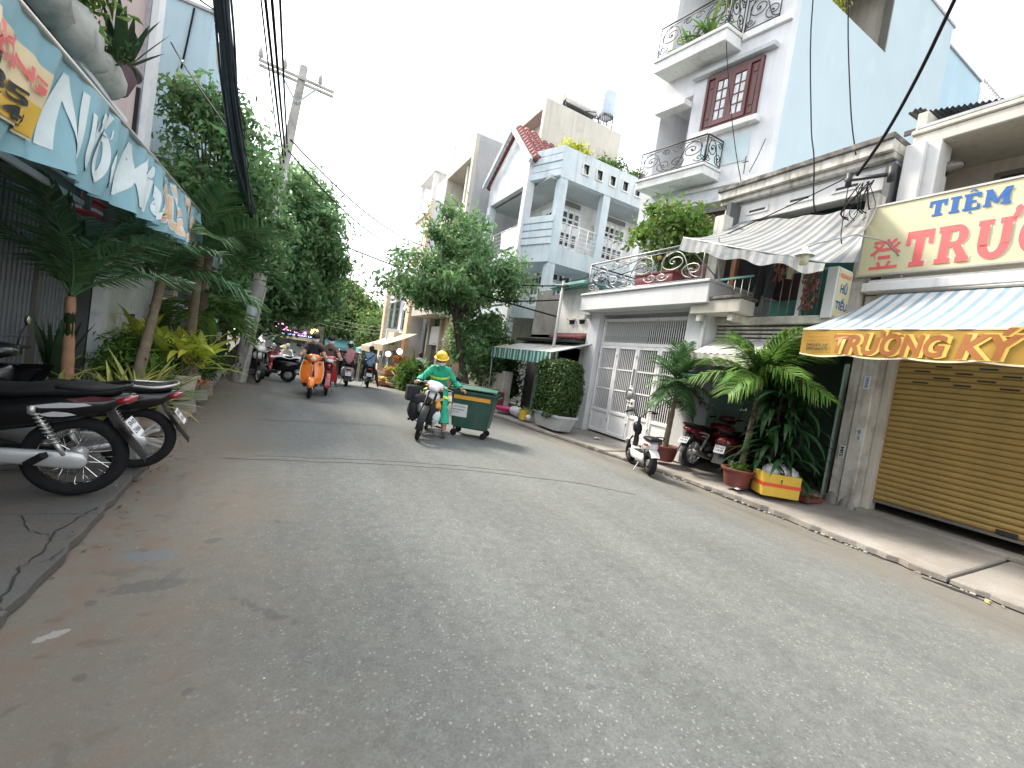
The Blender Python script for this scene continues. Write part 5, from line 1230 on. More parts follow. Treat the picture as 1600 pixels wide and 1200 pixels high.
# ------------------------------------------------------------------ low house with green awning (D)
D = bld('low_house', 'low dark open house with a white upper wall and green striped awning', 'house', (9, 11.8, .1))
P1('upper_wall', 'white_wall', D, (7.32, 7.5, 9.95, 11.5, 2.72, 4.05), b=.01); P1('upper_side', 'white_wall', D, (7.5, 11, 11.35, 11.5, 2.6, 4.05))
P1('roof_edge', 'teal_paint', D, (6.95, 11, 9.93, 11.75, 4.06, 4.14), b=.01)
for y in (10.25, 10.75): P1('vent', 'print_black', D, (7.31, 7.322, y - .12, y + .12, 3.0, 3.1)); P1('vent_hood', 'old_white', D, (7.22, 7.318, y - .17, y + .17, 3.11, 3.15))
mb = MB()
for i in range(9): mb.tube([(7.05, 9.98 + i * .18, 2.56), (7.5, 9.98 + i * .18, 2.74)], .05, 6)
mb.build('eave_tiles', 'roof_tile', D, True); P1('eave_board', 'iron', D, (6.95, 7.3, 9.95, 13.4, 2.42, 2.5))
P1('pillar', 'old_white', D, (7.3, 7.6, 9.93, 10.1, .1, 2.4)); P1('pillar', 'pale_green_wall', D, (7.3, 7.6, 12.1, 12.4, .1, 2.4))
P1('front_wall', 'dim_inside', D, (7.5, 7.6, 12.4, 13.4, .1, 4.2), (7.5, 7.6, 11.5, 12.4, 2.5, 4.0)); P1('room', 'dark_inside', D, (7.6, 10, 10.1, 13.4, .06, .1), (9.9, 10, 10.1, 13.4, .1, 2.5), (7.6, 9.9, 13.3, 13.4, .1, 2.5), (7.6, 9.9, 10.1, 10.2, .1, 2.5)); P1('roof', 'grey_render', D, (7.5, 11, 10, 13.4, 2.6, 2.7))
P1('folding_door', 'pale_green_wall', D, *[(7.56 + .05 * (i % 2), 7.6 + .05 * (i % 2), 11.62 + i * .12, 11.73 + i * .12, .12, 2.35) for i in range(4)])
DA = bld('green_awning', 'pale canvas awning with green and white striped valance', 'awning', (6.7, 11.5, 2.1))
mb = MB(); mb.grid(lambda u, v: (6.05 + 1.25 * v, 9.6 + 3.7 * u - .15 * v * (u - .5), 2.03 + .4 * v - .03 * math.sin(math.pi * v)), 30, 6); mb.build('canopy', 'corrugated_pale', DA, True)
mb = MB(); mb.grid(lambda u, v: (6.04 + .015 * math.sin(u * 50), 9.6 + 3.7 * u, 2.03 - (.31 + .02 * abs(math.sin(u * 58))) * v), 80, 3); mb.build('valance', 'awning_green', DA, True)
mb = MB(); mb.grid(lambda u, v: (6.04 + .6 * u, 13.31, 2.03 + .2 * u - .3 * v), 4, 2); mb.build('side_valance', 'banner_patch', DA)
mb = MB(); mb.tube([(6.06, 13.25, 2.0), (6.12, 13.2, .14)], .02, 6); mb.tube([(6.06, 9.6, 2.02), (7.3, 9.6, 2.42)], .02, 6); mb.tube([(6.06, 9.58, 2.02), (6.06, 13.3, 2.02)], .018, 6); mb.build('frame', 'pale_iron', DA, True)
LW = bld('low_wall', 'stained low garden wall beside the green awning', 'wall', (6.6, 13.9, .1)); P1('wall', 'old_white', LW, (6.5, 6.68, 13.1, 16.2, .08, 1.2), b=.01); P1('red_panel', 'terracotta', LW, (6.3, 6.49, 12.75, 13.0, .1, .6), b=.01); P1('pier', 'old_white', LW, (6.45, 6.73, 12.82, 13.095, .08, 1.3), b=.01)
# utility stub pole by the low house
po = bld('steel_pole', 'thin grey steel pole carrying cables beside the low white wall', 'pole', (6.75, 10.65, .1)); mb = MB(); mb.tube([(6.75, 10.65, .1), (6.75, 10.65, 4.15)], [.05, .04], 8); mb.build('shaft', 'pole_concrete', po, True); P1('cross_arm', 'iron', po, (6.7, 6.8, 10.4, 10.9, 3.95, 4.0)); mb = MB(); mb.ell((6.75, 10.65, 4.2), .07, .07, .06); mb.build('cap', 'iron', po, True)

# ------------------------------------------------------------------ pale blue corner house
H = bld('blue_house', 'pale blue three storey corner house with open balconies and a tiled gable', 'house', (10, 16, 0))
P1('core', 'white_wall', H, (8.7, 14.5, 14.9, 18.7, 0, 9.2))
P1('roof_slab', 'grey_render', H, (7.5, 13.4, 13.75, 18.7, 8.28, 8.4))
for z0, z1 in ((3.3, 3.75), (5.35, 5.95)):
    P1('floor_band', 'pale_blue_wall', H, (7.75, 13.2, 13.5, 14.898, z0, z1), (7.2, 8.698, 14.9, 18.6, z0, z1))
    mb = MB(); mb.prism([(7.2, 14.898, z0), (7.75, 13.5, z0), (7.75, 14.898, z0)], (0, 0, z1 - z0), 'Z'); mb.build('corner_band', 'pale_blue_wall', H)
# parapet with little square holes
hs_ = [(8.62 + .62 * i, 8.86 + .62 * i, 8.72, 9.05) for i in range(7)]
mb = MB(); mb.wally(13.5, 13.75, 7.75, 13.2, 8.32, 9.4, hs_); mb.build('parapet', 'pale_blue_wall', H)
for h in hs_: P1('hole_frame', 'white_wall', H, (h[0] - .05, h[0], 13.46, 13.62, h[2] - .05, h[3] + .05), (h[1], h[1] + .05, 13.46, 13.62, h[2] - .05, h[3] + .05), (h[0], h[1], 13.46, 13.62, h[3], h[3] + .05), (h[0], h[1], 13.46, 13.62, h[2] - .05, h[2]))
for x in (7.78, 9.72, 11.9): P1('column', 'pale_blue_wall', H, (x, x + .32, 13.52, 13.8, .1, 8.32))
# chamfered corner with raised horizontal bands
def cham(z0, z1, out=0.0, m='pale_blue_wall', name='corner_panel'):
    d = Vector((-(14.85 - 13.5), -(7.75 - 7.2), 0)).normalized() * 1.0
    a, b_ = Vector((7.2, 14.85, z0)) + d * out, Vector((7.75, 13.5, z0)) + d * out; c = Vector((.16, .06, 0))
    mb = MB(); mb.prism([a, b_, b_ + c, a + c], (0, 0, z1 - z0), 'Z'); return mb.build(name, m, H)
for k in range(4): cham(8.36 + k * .27, 8.58 + k * .27, .04 if k % 2 == 0 else .02)
cham(8.34, 9.42, 0)
for k in range(4): cham(5.98 + k * .26, 6.18 + k * .26, .04); 
cham(5.95, 7.0, 0)
# gable facing the street
P1('column', 'pale_blue_wall', H, (7.2, 7.5, 18.3, 18.62, .1, 8.3)); P1('column', 'grey_white_wall', H, (7.1, 7.42, 14.75, 15.02, .1, 9.3))
mb = MB(); mb.prism([(7.2, 18.6, 8.3), (7.2, 14.8, 8.3), (7.2, 14.8, 9.1), (7.2, 16.55, 10.75), (7.2, 18.6, 9.3)], (.2, 0, 0), 'X'); mb.build('gable', 'gable_grey', H)
mb = MB()
for (ya, za, yb, zb) in ((14.5, 8.95, 16.55, 10.9), (18.9, 9.2, 16.55, 10.9)): mb.bar((6.98, ya, za), (6.98, yb, zb), .12, .16); 
mb.build('verge', 'pale_blue_wall', H)
rt = MB()
for k in range(12):
    for j in range(7):
        t0, t1 = k / 12, (k + 1) / 12; x = 7.1 + j * .32
        p = Vector((x, 14.5, 9.02)).lerp(Vector((x, 16.55, 10.98)), t0); q = Vector((x, 14.5, 9.02)).lerp(Vector((x, 16.55, 10.98)), t1 + .02)
        rt.tube([p + Vector((.16, 0, .06)), q + Vector((.16, 0, .03))], .15, 6)
        p = Vector((x, 18.9, 9.2)).lerp(Vector((x, 16.55, 10.98)), t0); q = Vector((x, 18.9, 9.2)).lerp(Vector((x, 16.55, 10.98)), t1 + .02)
        rt.tube([p + Vector((.16, 0, .06)), q + Vector((.16, 0, .03))], .15, 6)
o = rt.build('roof_tiles', 'roof_tile', H, True); o['kind'] = 'stuff'
# doors and balcony rails, side face
def pdoor(x0, x1, z0, z1, y=14.86):
    f = P1('door', 'white_metal', H, (x0, x1, y, y + .038, z0, z1)); n = 4; w = (x1 - x0 - .12) / n
    P1('fanlight', 'shutter_rail', f, (x0 + .1, x1 - .1, y - .02, y - .002, z1 + .12, z1 + .3))
    for k in range(n):
        for j in range(5):
            if j == 2: continue
            a = x0 + .06 + k * w; P1('pane', 'glass_dark', f, (a + w * .2, a + w * .8, y - .014, y - .002, z0 + .55 + j * .27, z0 + .75 + j * .27))
        P1('stile', 'white_wall', f, (x0 + .06 + k * w - .015, x0 + .06 + k * w + .015, y - .03, y - .002, z0, z1))
for z in (5.95, 3.75): pdoor(8.5, 9.75, z, z + 1.95); pdoor(10.9, 12.1, z, z + 1.95)
def hrail(name, pts, z, m='white_metal'):
    mb = MB()
    for i in range(6):
        for a, b_ in zip(pts, pts[1:]): mb.tube([(a[0], a[1], z + .1 + i * .16), (b_[0], b_[1], z + .1 + i * .16)], .022 if i == 5 else .012, 5)
    o = mb.build(name, m, H, True); 
    for a, b_ in zip(pts, pts[1:]):
        for t in (0, .25, .5, .75): mb = MB(); q = (a[0] + (b_[0] - a[0]) * t, a[1] + (b_[1] - a[1]) * t); mb.tube([(q[0], q[1], z), (q[0], q[1], z + .92)], .02, 5); mb.build('post', m, o, True)
for z in (5.95, 3.75): hrail('balcony_rail', [(8.12, 13.56), (9.7, 13.56)], z); hrail('balcony_rail', [(10.05, 13.56), (11.88, 13.56)], z)
for z in (5.95, 3.75):
    P1('glass_panel', 'board_white', H, (7.22, 7.26, 15.06, 16.6, z + .1, z + .85), b=.01); hrail('street_rail', [(7.25, 15.05), (7.25, 18.3)], z, 'pale_iron')
for z in (6.0, 3.8):
    for y0 in (15.2, 16.9): 
        f = P1('window', 'white_metal', H, (8.64, 8.698, y0, y0 + .9, z + .1, z + 2.0)); 
        for k in range(3):
            for j in range(4): P1('pane', 'glass_dark', f, (8.62, 8.638, y0 + .08 + k * .28, y0 + .26 + k * .28, z + .35 + j * .38, z + .62 + j * .38))
mb = MB()
for x, z in ((10.35, 7.3), (10.3, 4.9)): mb.tube([(x, 14.84, z + .35), (x + .12, 14.84, z + .1), (x + .1, 14.84, z - .15), (x - .1, 14.84, z - .35)], .02, 5)
mb.build('hose', 'beige_canvas', H, True)
for x, dz in ((8.0, 0), (8.5, .1), (9.6, 0), (10.3, .1), (10.9, -.1), (11.4, 0)):
    t = bld('roof_plant', ['yellow leafed plant at the corner of the blue parapet', 'second yellow plant on the blue parapet corner', 'low green plant above the second parapet hole', 'green plant above the third parapet hole', 'bushy plant above the fourth parapet hole', 'spiky plant nearest the iron balcony on the blue parapet'][[8.0, 8.5, 9.6, 10.3, 10.9, 11.4].index(x)], 'plant', (x, 13.7, 9.4)); t['group'] = 'plants along the roof of the blue house'
    rs = np.random.RandomState(int(x * 10)); Pp, Nn = crown_points((x + .1, 13.9, 9.55 + dz), (.35, .25, .22), 9, 30, rs, .12); link('foliage', leaf_mesh('foliage', Pp, Nn, .2, 'leaf_croton' if x < 9 else 'leaf_bright', .28, rs), t)
# roof block with heater and tank
RB = bld('roof_block', 'pale cream stair block on the roof behind the blue parapet', 'building', (10, 17, 8.4))
P1('block', 'cream_wall', RB, (8.5, 11.9, 16.0, 18.3, 8.42, 12.32)); mb = MB(); mb.wallx(8.0, 8.498, 16.0, 18.3, 8.42, 12.32, [(16.2, 18.1, 9.5, 11.95)]); mb.build('front_wall', 'cream_wall', RB)
SH = bld('solar_heater', 'white solar water heater on a steel frame on the roof block', 'water heater', (9.9, 16.6, 12.33)); mb = MB(); mb.lathe([(.001, -.95), (.13, -.95), (.16, -.9), (.16, .9), (.13, .95), (.001, .95)], 14, (9.85, 16.5, 13.05), 'X'); mb.build('drum', 'white_metal', SH, 40)
mb = MB()
for x in (9.1, 10.8):
    mb.tube([(x, 16.2, 12.33), (x, 16.5, 12.95)], .025, 5); mb.tube([(x, 17.3, 12.33), (x, 16.5, 12.95)], .025, 5)
mb.tube([(9.1, 16.3, 12.65), (10.8, 16.3, 12.65)], .025, 5); mb.tube([(9.1, 16.3, 12.4), (10.8, 16.4, 13.0)], .018, 5); mb.build('frame', 'iron', SH, True)
mb = MB(); mb.grid(lambda u, v: (9.1 + 1.7 * u, 16.55 + 1.2 * v, 12.95 - .5 * v), 8, 2); mb.build('collector', 'glass_dark', SH)
WT = bld('water_tank', 'upright bluish steel water tank on a stand on the roof block', 'water tank', (11.35, 16.6, 12.33)); mb = MB(); mb.lathe([(.001, 0), (.34, 0), (.36, .05), (.36, .95), (.33, 1.02), (.12, 1.14), (.001, 1.15)], 18, (11.35, 16.6, 13.1)); mb.build('tank', 'water_tank', WT, 40)
mb = MB()
for a in range(4):
    x, y = 11.35 + .33 * math.cos(a * 1.57 + .78), 16.6 + .33 * math.sin(a * 1.57 + .78); x2, y2 = 11.35 + .33 * math.cos(a * 1.57 + 2.35), 16.6 + .33 * math.sin(a * 1.57 + 2.35)
    mb.tube([(x, y, 12.33), (x, y, 13.1)], .025, 5); mb.tube([(x, y, 12.35), (x2, y2, 13.05)], .015, 5); mb.tube([(x, y, 13.05), (x2, y2, 13.05)], .02, 5)
mb.build('stand', 'iron', WT, True)
for x, y, h in ((8.9, 16.3, 14.2), (10.9, 16.3, 14.5)): mb = MB(); mb.tube([(x, y, 12.3), (x + .05, y, h)], .02, 5); tag(mb.build('antenna_mast', 'pale_iron'), 'thin aerial mast beside the solar heater' if x < 10 else 'thin aerial mast beside the water tank', 'mast')

# ------------------------------------------------------------------ further right side
E1 = bld('grey_building', 'tall bare grey rendered building beyond the blue house', 'building', (8.5, 21, -.3))
P1('side_wall', 'grey_render', E1, (6.7, 11, 19.5, 19.7, -.4, 11.75)); P1('core', 'grey_white_wall', E1, (8.0, 11, 19.7, 23.2, -.4, 10.8)); P1('front_fin', 'cream_wall', E1, (6.5, 6.698, 19.48, 19.75, -.4, 11.75), (6.7, 7.0, 20.6, 20.8, 3, 10.7)); P1('roof_overhang', 'cream_wall', E1, (6.5, 8.0, 19.702, 23.4, 10.75, 11.2)); P1('far_fin', 'cream_wall', E1, (6.5, 7.998, 23.2, 23.4, -.4, 10.748)); 
for z in (2.8, 5.6, 8.3): P1('balcony_slab', 'cream_wall', E1, (6.5, 7.998, 19.702, 23.198, z, z + .35)); P1('window', 'glass_dark', E1, (7.96, 7.998, 20.9, 22.8, z + .6, z + 2.3))
P1('mast', 'pale_iron', E1, (6.6, 6.66, 23.0, 23.06, 11.2, 12.6))
F1 = bld('slim_tower', 'slim pale tower house with warm sunlight coloured into its street face and an open roof frame', 'building', (7, 26, -1)); P1('shaft', 'grey_white_wall', F1, (6.3, 8.8, 24.6, 27.6, -1, 10.0)); P1('street_face', 'peach_wall', F1, (6.15, 6.298, 24.6, 27.6, -1, 9.9)); [P1('band', 'white_wall', F1, q) for q in ((6.05, 6.148, 24.55, 27.6, 9.2, 9.5), (6.05, 6.148, 24.55, 27.6, 7.0, 7.2), (6.05, 6.148, 24.55, 27.6, 4.2, 4.4))]  # peach of the street face is warm sunlight put into the wall colour
P1('roof_frame', 'white_wall', F1, (6.15, 6.4, 24.6, 24.85, 10.002, 11.5), (6.15, 6.4, 27.3, 27.6, 10.002, 11.5), (6.1, 6.9, 24.5, 27.65, 11.502, 11.75)); P1('window', 'glass_dark', F1, (6.12, 6.149, 25.3, 26.9, 7.5, 8.9), (6.12, 6.149, 25.3, 26.9, 4.8, 6.4))
PW = bld('peach_house', 'sunlit peach walled house behind the street tree', 'house', (7, 17.6, 0)); P1('wall', 'peach_wall', PW, (6.25, 7.0, 18.72, 19.4, -.2, 3.2)); P1('canopy', 'cream_wall', PW, (5.4, 7.0, 18.7, 22.3, 3.202, 3.65)); P1('front', 'dim_inside', PW, (6.4, 7.0, 19.42, 22.3, -.4, 3.2)); P1('fascia', 'board_white', PW, (6.2, 6.398, 19.6, 21.2, 1.9, 2.8)); P1('pillar', 'cream_wall', PW, (6.1, 6.397, 19.42, 19.58, -.3, 3.2), (6.1, 6.397, 21.3, 21.5, -.3, 3.2)); P1('door', 'glass_dark', PW, (6.36, 6.399, 19.8, 21.1, -.2, 1.7))
G2 = bld('window_house', 'pale lilac house with grey framed windows far down the street', 'building', (6.5, 26, -1))
P1('wall', 'grey_white_wall', G2, (5.5, 6.12, 22.5, 29.5, -1.2, 5.9)); P1('pillar', 'peach_wall', G2, (5.3, 5.498, 22.5, 23.2, -.6, 4.2), (5.3, 5.498, 28.9, 29.5, -1.2, 5.9)); P1('canopy', 'cream_wall', G2, (5.0, 5.498, 25.6, 27.2, 4.55, 4.85))
for (y0, y1, z0, z1) in ((25.6, 28.6, 2.6, 4.2), (23.6, 24.6, 2.5, 3.6)):
    f = P1('window', 'shutter_rail', G2, (5.44, 5.498, y0, y1, z0, z1)); n = 4 if y1 - y0 > 2 else 2
    for k in range(n):
        w = (y1 - y0) / n; P1('pane', 'glass_pane' if k % 2 else 'glass_dark', f, (5.42, 5.439, y0 + k * w + .05, y0 + (k + 1) * w - .05, z0 + .05, z1 - .5), (5.42, 5.439, y0 + k * w + .05, y0 + (k + 1) * w - .05, z1 - .44, z1 - .05))
sb = bld('far_sign', 'pale vertical sign board on the lilac house', 'sign', (5.2, 26.4, .9)); P1('board', 'board_white', sb, (4.85, 5.49, 25.1, 25.25, .9, 2.5)); P1('emblem', 'fruit_green', sb, (5.0, 5.34, 25.08, 25.098, 1.6, 2.2)); P1('text_bar', 'fruit_green', sb, (4.95, 5.4, 25.08, 25.098, 1.2, 1.28))
P1('shop_front', 'dim_inside', G2, (5.35, 5.497, 23.3, 28.8, -1.2, 1.3)); P1('upper_balcony', 'cream_wall', G2, (4.9, 5.498, 23.3, 25.4, 1.9, 2.3))
for i, (y0, y1, z, lab) in enumerate([(20.6, 23.8, 1.55, 'nearer beige canvas awning over the fruit stall'), (24.0, 27.2, 1.35, 'farther beige canvas awning down the street'), (27.6, 29.3, 1.1, 'greenish tarp awning at the far corner')]):
    t = bld('stall_awning', lab, 'awning', (5, (y0 + y1) / 2, z)); t['group'] = 'awnings over the far stalls'
    mb = MB(); mb.grid(lambda u, v: (3.9 + 1.5 * v, y0 + (y1 - y0) * u, z + .75 * v - .04 * math.sin(math.pi * v)), 12, 5); mb.grid(lambda u, v: (3.9, y0 + (y1 - y0) * u, z - .3 * v), 12, 1); mb.build('canopy', ('beige_canvas', 'beige_canvas', 'teal_canvas')[i], t, True)
    mb = MB(); yb = gz((y0 + y1) / 2); mb.tube([(3.95, y0 + .1, yb), (3.95, y0 + .1, z)], .025, 5); mb.tube([(3.95, y1 - .1, yb - .1), (3.95, y1 - .1, z)], .025, 5); mb.build('post', 'steel', t)
for i, (x, y, z) in enumerate([(4.35, 21.4, 1.15), (4.6, 20.2, 1.35)]):
    mb = MB(); mb.ell((x, y, z), .13, .13, .13, 12, 8); o = mb.build('bulb', 'bulb_white'); o.name = 'stall_lamp'; tag(o, ['round lit white lamp under the nearer beige awning', 'round lit white lamp at the shop front beyond the tree'][i], 'lamp', 'lit globe lamps of the fruit stalls')
    mb = MB(); mb.tube([(0, 0, .12), (0, 0, .5)], .01, 4); mb.build('cord', 'iron', o, loc=(x, y, z))
FS = bld('fruit_stall', 'street fruit stall with crates of yellow fruit', 'stall', (4.6, 21.5, -.3))
P1('table', 'timber', FS, (4.2, 5.2, 20.4, 23.4, .15, .22)); P1('leg', 'timber', FS, (4.22, 4.28, 20.45, 20.5, -.4, .15), (4.22, 4.28, 23.3, 23.36, -.4, .15)); P1('shelf', 'timber', FS, (5.1, 5.3, 20.4, 23.4, .22, 1.1)); P1('notice', 'board_white', FS, (4.18, 4.2, 20.45, 20.75, .35, .8))
r = random.Random(8)
for i, (x, y, z, m, lab) in enumerate([(4.35, 20.6, .22, 'fruit_yellow', 'crate of yellow fruit at the near end of the stall table'), (4.6, 21.4, .22, 'fruit_orange', 'crate of orange fruit in the middle of the stall'), (4.6, 22.4, .22, 'fruit_green', 'crate of green fruit at the far end of the stall'), (4.05, 20.2, -.25, 'fruit_yellow', 'crate of yellow fruit on the ground before the stall'), (4.15, 20.9, -.28, 'fruit_orange', 'crate of orange fruit on the ground before the stall'), (5.0, 22.0, .75, 'fruit_orange', 'heap of orange fruit on the rear shelf')]):
    t = bld('fruit_crate', lab, 'fruit crate', (x, y, z)); t['group'] = 'fruit crates at the stall'; P1('crate', 'timber', t, (x - .25, x + .25, y - .35, y + .35, z, z + .2), b=.01)
    mb = MB()
    for k in range(22): mb.ell((x + r.uniform(-.2, .2), y + r.uniform(-.3, .3), z + .22 + r.uniform(0, .1)), .07, .07, .065, 7, 5)
    mb.build('fruit', m, t, True)
sk = bld('straw_basket', 'round brown straw tray tipped on the pavement by the fruit', 'basket', (4.3, 19.4, -.2)); mb = MB(); mb.lathe([(.02, .02), (.3, .03), (.36, .12), (.34, .12), (.28, .05)], 16); mb.xf(Matrix.Translation((4.3, 19.4, -.22)) @ Matrix.Rotation(.25, 4, 'Y')); mb.build('tray', 'straw', sk, True)

# ------------------------------------------------------------------ end of the street
N1 = bld('neon_shop', 'low shop across the junction with a lit pink and violet sign', 'shop', (.6, 36, -1.3))
P1('wall', 'dim_inside', N1, (-1.6, 2.4, 36, 40, -1.4, 2.2)); P1('canopy', 'beige_canvas', N1, (-1.0, 1.9, 34.6, 36, .95, 1.15)); P1('pillar', 'teal_paint', N1, (-.95, -.8, 35.7, 35.99, -1.4, .95), (1.2, 1.35, 35.7, 35.99, -1.4, .95), (2.0, 2.15, 35.7, 35.99, -1.4, .95)); P1('door', 'glass_pane', N1, (.2, 1.1, 35.95, 35.99, -1.4, .7), (1.4, 1.95, 35.95, 35.99, -1.4, .7))
ns = bld('neon_sign', 'lit pink and violet sign band over the far shop', 'sign', (.5, 34.7, 1.2)); P1('board', 'wood_dark', ns, (-1.0, 2.0, 34.62, 34.72, 1.16, 1.5)); place_text(text_mesh('TRÀ SỮA', .03), (-.85, 34.61, 1.5), (1, 0, 0), 1.0, .26, 'neon_pink', ns); place_text(text_mesh('CÀ PHÊ', .03), (.35, 34.61, 1.42), (1, 0, 0), .8, .2, 'neon_pink', ns); place_text(text_mesh('ĐỒ UỐNG  CÁC LOẠI', .02), (-.9, 34.61, 1.22), (1, 0, 0), 2.8, .17, 'neon_blue', ns)
for i, (x, z) in enumerate([(1.75, 1.75), (1.55, 1.7), (-.5, 1.85)]): mb = MB(); mb.ell((x, 34.66, z), .16, .1, .2, 10, 8); mb.build('lamp', 'neon_amber' if i < 2 else 'neon_pink', ns, True)
T1_ = bld('teal_shop', 'far shop with a long teal awning under the street trees', 'shop', (4, 37, -1.4)); P1('wall', 'dim_inside', T1_, (2.45, 7, 37, 40, -1.5, 2.2)); mb = MB(); mb.grid(lambda u, v: (2.5 + 3.6 * u, 34.9 + 2.1 * v, .85 + .7 * v), 8, 4); mb.grid(lambda u, v: (2.5 + 3.6 * u, 34.9, .85 - .22 * v), 8, 1); mb.build('awning', 'teal_canvas', T1_); P1('door', 'wood_red', T1_, (3.2, 4.2, 36.94, 36.99, -1.5, .6), (4.6, 5.4, 36.94, 36.99, -1.5, .6))
WH = bld('white_shed', 'pale white tarpaulin shed far on the left behind the parked scooters', 'shed', (-1.9, 31, -1.2)); mb = MB(); mb.prism([(-4, 30.5, -1.3), (-1.3, 30.5, -1.3), (-1.3, 30.5, .55), (-2.0, 30.5, 1.1), (-4, 30.5, 1.1)], (0, 4, 0), 'Y'); mb.build('tarpaulin', 'board_white', WH)
FB = bld('far_block', 'distant pale apartment block closing the street behind the trees', 'building', (6, 60, -1.6)); P1('wall', 'grey_white_wall', FB, (-18, 30, 62, 72, -1.7, 3.2)); P1('band', 'white_wall', FB, (-18, 30, 61.8, 61.99, 1.0, 1.3))

# ------------------------------------------------------------------ left side houses
LH = bld('fenced_house', 'shaded house behind the dark slatted fence under the blue banner', 'house', (-5, 4, .1))
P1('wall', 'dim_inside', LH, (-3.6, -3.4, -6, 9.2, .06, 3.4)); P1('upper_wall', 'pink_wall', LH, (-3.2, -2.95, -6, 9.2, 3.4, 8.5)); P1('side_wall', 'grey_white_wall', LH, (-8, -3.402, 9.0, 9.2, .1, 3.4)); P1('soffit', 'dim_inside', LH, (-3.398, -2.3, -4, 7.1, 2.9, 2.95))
FN = bld('slatted_fence', 'dark grey metal fence of upright slats on the left', 'fence', (-3, 4.5, .1))
bb = MB(); bb.bbox(-.02, .02, -.03, .03, 0, 2.62, .008); sm = bb.mesh('slat', 'fence_metal')
for i in range(76): o = link('slat', sm, FN); o.location = o.location + Vector((-3.0, 1.0 + i * .105, .14))
P1('rail', 'fence_metal', FN, (-3.06, -3.022, .95, 8.95, .2, .26), (-3.06, -3.022, .95, 8.95, 1.3, 1.36), (-3.06, -3.022, .95, 8.95, 2.68, 2.74)); P1('rail', 'pale_iron', FN, (-2.978, -2.96, .95, 8.95, .96, .985)); P1('post', 'shutter_rail', FN, (-3.09, -2.98, 8.9, 9.02, .1, 2.8), (-2.975, -2.93, 7.95, 8.03, .1, 2.76), (-3.09, -2.98, .85, .95, .1, 2.8))
FA = bld('canopy_edge', 'grey and white metal canopy edge under the blue banner', 'canopy', (-2.6, 4, 2.7)); P1('fascia', 'board_white', FA, (-2.32, -2.28, -3, 7.05, 2.62, 2.68), (-2.32, -2.28, -3, 7.05, 2.8, 2.83)); P1('web', 'shutter_rail', FA, (-2.34, -2.322, -3, 7.05, 2.682, 2.798)); P1('end_post', 'shutter_rail', FA, (-2.3, -2.24, 7.052, 7.12, 2.6, 3.1))
bs = bld('banner_board', 'small white notice board with dark letters under the blue banner', 'sign', (-2.2, 6, 2.84)); P1('board', 'board_white', bs, (-2.26, -2.24, 4.6, 7.0, 2.84, 3.12)); place_text(text_mesh('KCHE', .01), (-2.24, 6.35, 2.9), (0, 1, 0), .3, .09, 'sign_blue', bs, push=.003)
# blue banner awning
BN = bld('banner_awning', 'long sagging sky blue banner with white and peach lettering on the left', 'awning', (-2, 5, 3))
by0, by1 = -1.0, 9.3
ztop = lambda y: 3.13 + .027 * (y - 3.6)
zbot = lambda y: 2.37 + .046 * (y - 3.6)
def bdx(y, z):
    f = (ztop(y) - z) / .72
    return (.06 * math.sin(y * 4.1 + 1.7 * f) + .03 * math.sin(y * 23 + 2 * f) + .045 * math.sin(y * 9.3 + 4 * f + .8) + .02 * math.sin(y * 17 + 3 * f)) * (.25 + .75 * f) + .05 * f * math.sin(y * 1.1)
def ban(u, v):
    y = by0 + (by1 - by0) * u; zb = zbot(y) + .035 * abs(math.sin(y * 3.2)) - .02
    z = ztop(y) + (zb - ztop(y)) * v; return (-1.55 + bdx(y, z), y, z)
mb = MB(); mb.grid(ban, 260, 10); mb.build('banner', 'left_banner', BN, True)
bd = lambda p: Vector((bdx(p.y, p.z), 0, 0))
UP = (0, 1, 0)
def btxt(body, y, z, w, h, m, push, bold=.03, shear=.2):
    me = text_mesh(body, bold, shear); bm = bmesh.new(); bm.from_mesh(me); bmesh.ops.triangulate(bm, faces=bm.faces)
    for _ in range(2): bmesh.ops.subdivide_edges(bm, edges=[e for e in bm.edges if e.calc_length() > .12], cuts=2); bmesh.ops.triangulate(bm, faces=bm.faces)
    bm.to_mesh(me); bm.free(); return place_text(me, (-1.55, y, z), UP, w, h, m, BN, push=push, disp=bd)
for tx, y, w, z, h in (('Nước', 4.22, 1.15, 2.52, .62), ('Mía', 5.5, 1.05, 2.56, .56)): btxt(tx, y, z, w, h, 'banner_white', .009, .024, .35)
for tx, y, w, z, h in (('Dừa', 6.75, 1.05, 2.62, .56), ('Tươi', 7.95, 1.2, 2.66, .56)):
    btxt(tx, y, z, w, h, 'banner_peach', .012, .015); btxt(tx, y - .02, z - .02, w + .04, h + .04, 'banner_white', .007, .05)
mb = MB(); mb.grid(lambda u, v: (lambda y, z: (-1.53 + bdx(y, z), y, z))(2.9 + 1.2 * u, 2.5 + .46 * v), 40, 8); mb.build('sewn_patch', 'banner_patch', BN, True)
mb = MB(); mb.grid(lambda u, v: (lambda y, z: (-1.522 + bdx(y, z), y, z))(2.92 + 1.16 * u, 2.52 + .2 * v), 40, 4); mb.build('sewn_patch', 'banner_amber', BN, True)
for tx, y, z, w, h, m in (('HỒNG', 3.3, 2.79, .75, .14, 'sign_red'), ('0935', 3.0, 2.62, .85, .1, 'print_black'), ('0707 44', 3.0, 2.52, .95, .09, 'print_black')): btxt(tx, y, z, w, h, m, .04, .03, 0)
mb = MB(); mb.tube([(-1.56, by0, ztop(by0) + .02), (-1.56, 4, ztop(4) + .02), (-1.56, by1, ztop(by1) + .02)], .024, 8); mb.build('top_bar', 'aluminium', BN, True)
mb = MB(); mb.grid(lambda u, v: (-1.58 - 1.36 * v, by0 + (by1 - by0) * u, ztop(by0 + (by1 - by0) * u) + .01 + .22 * v - .04 * math.sin(math.pi * v)), 60, 5); mb.build('canopy', 'left_banner', BN, True)
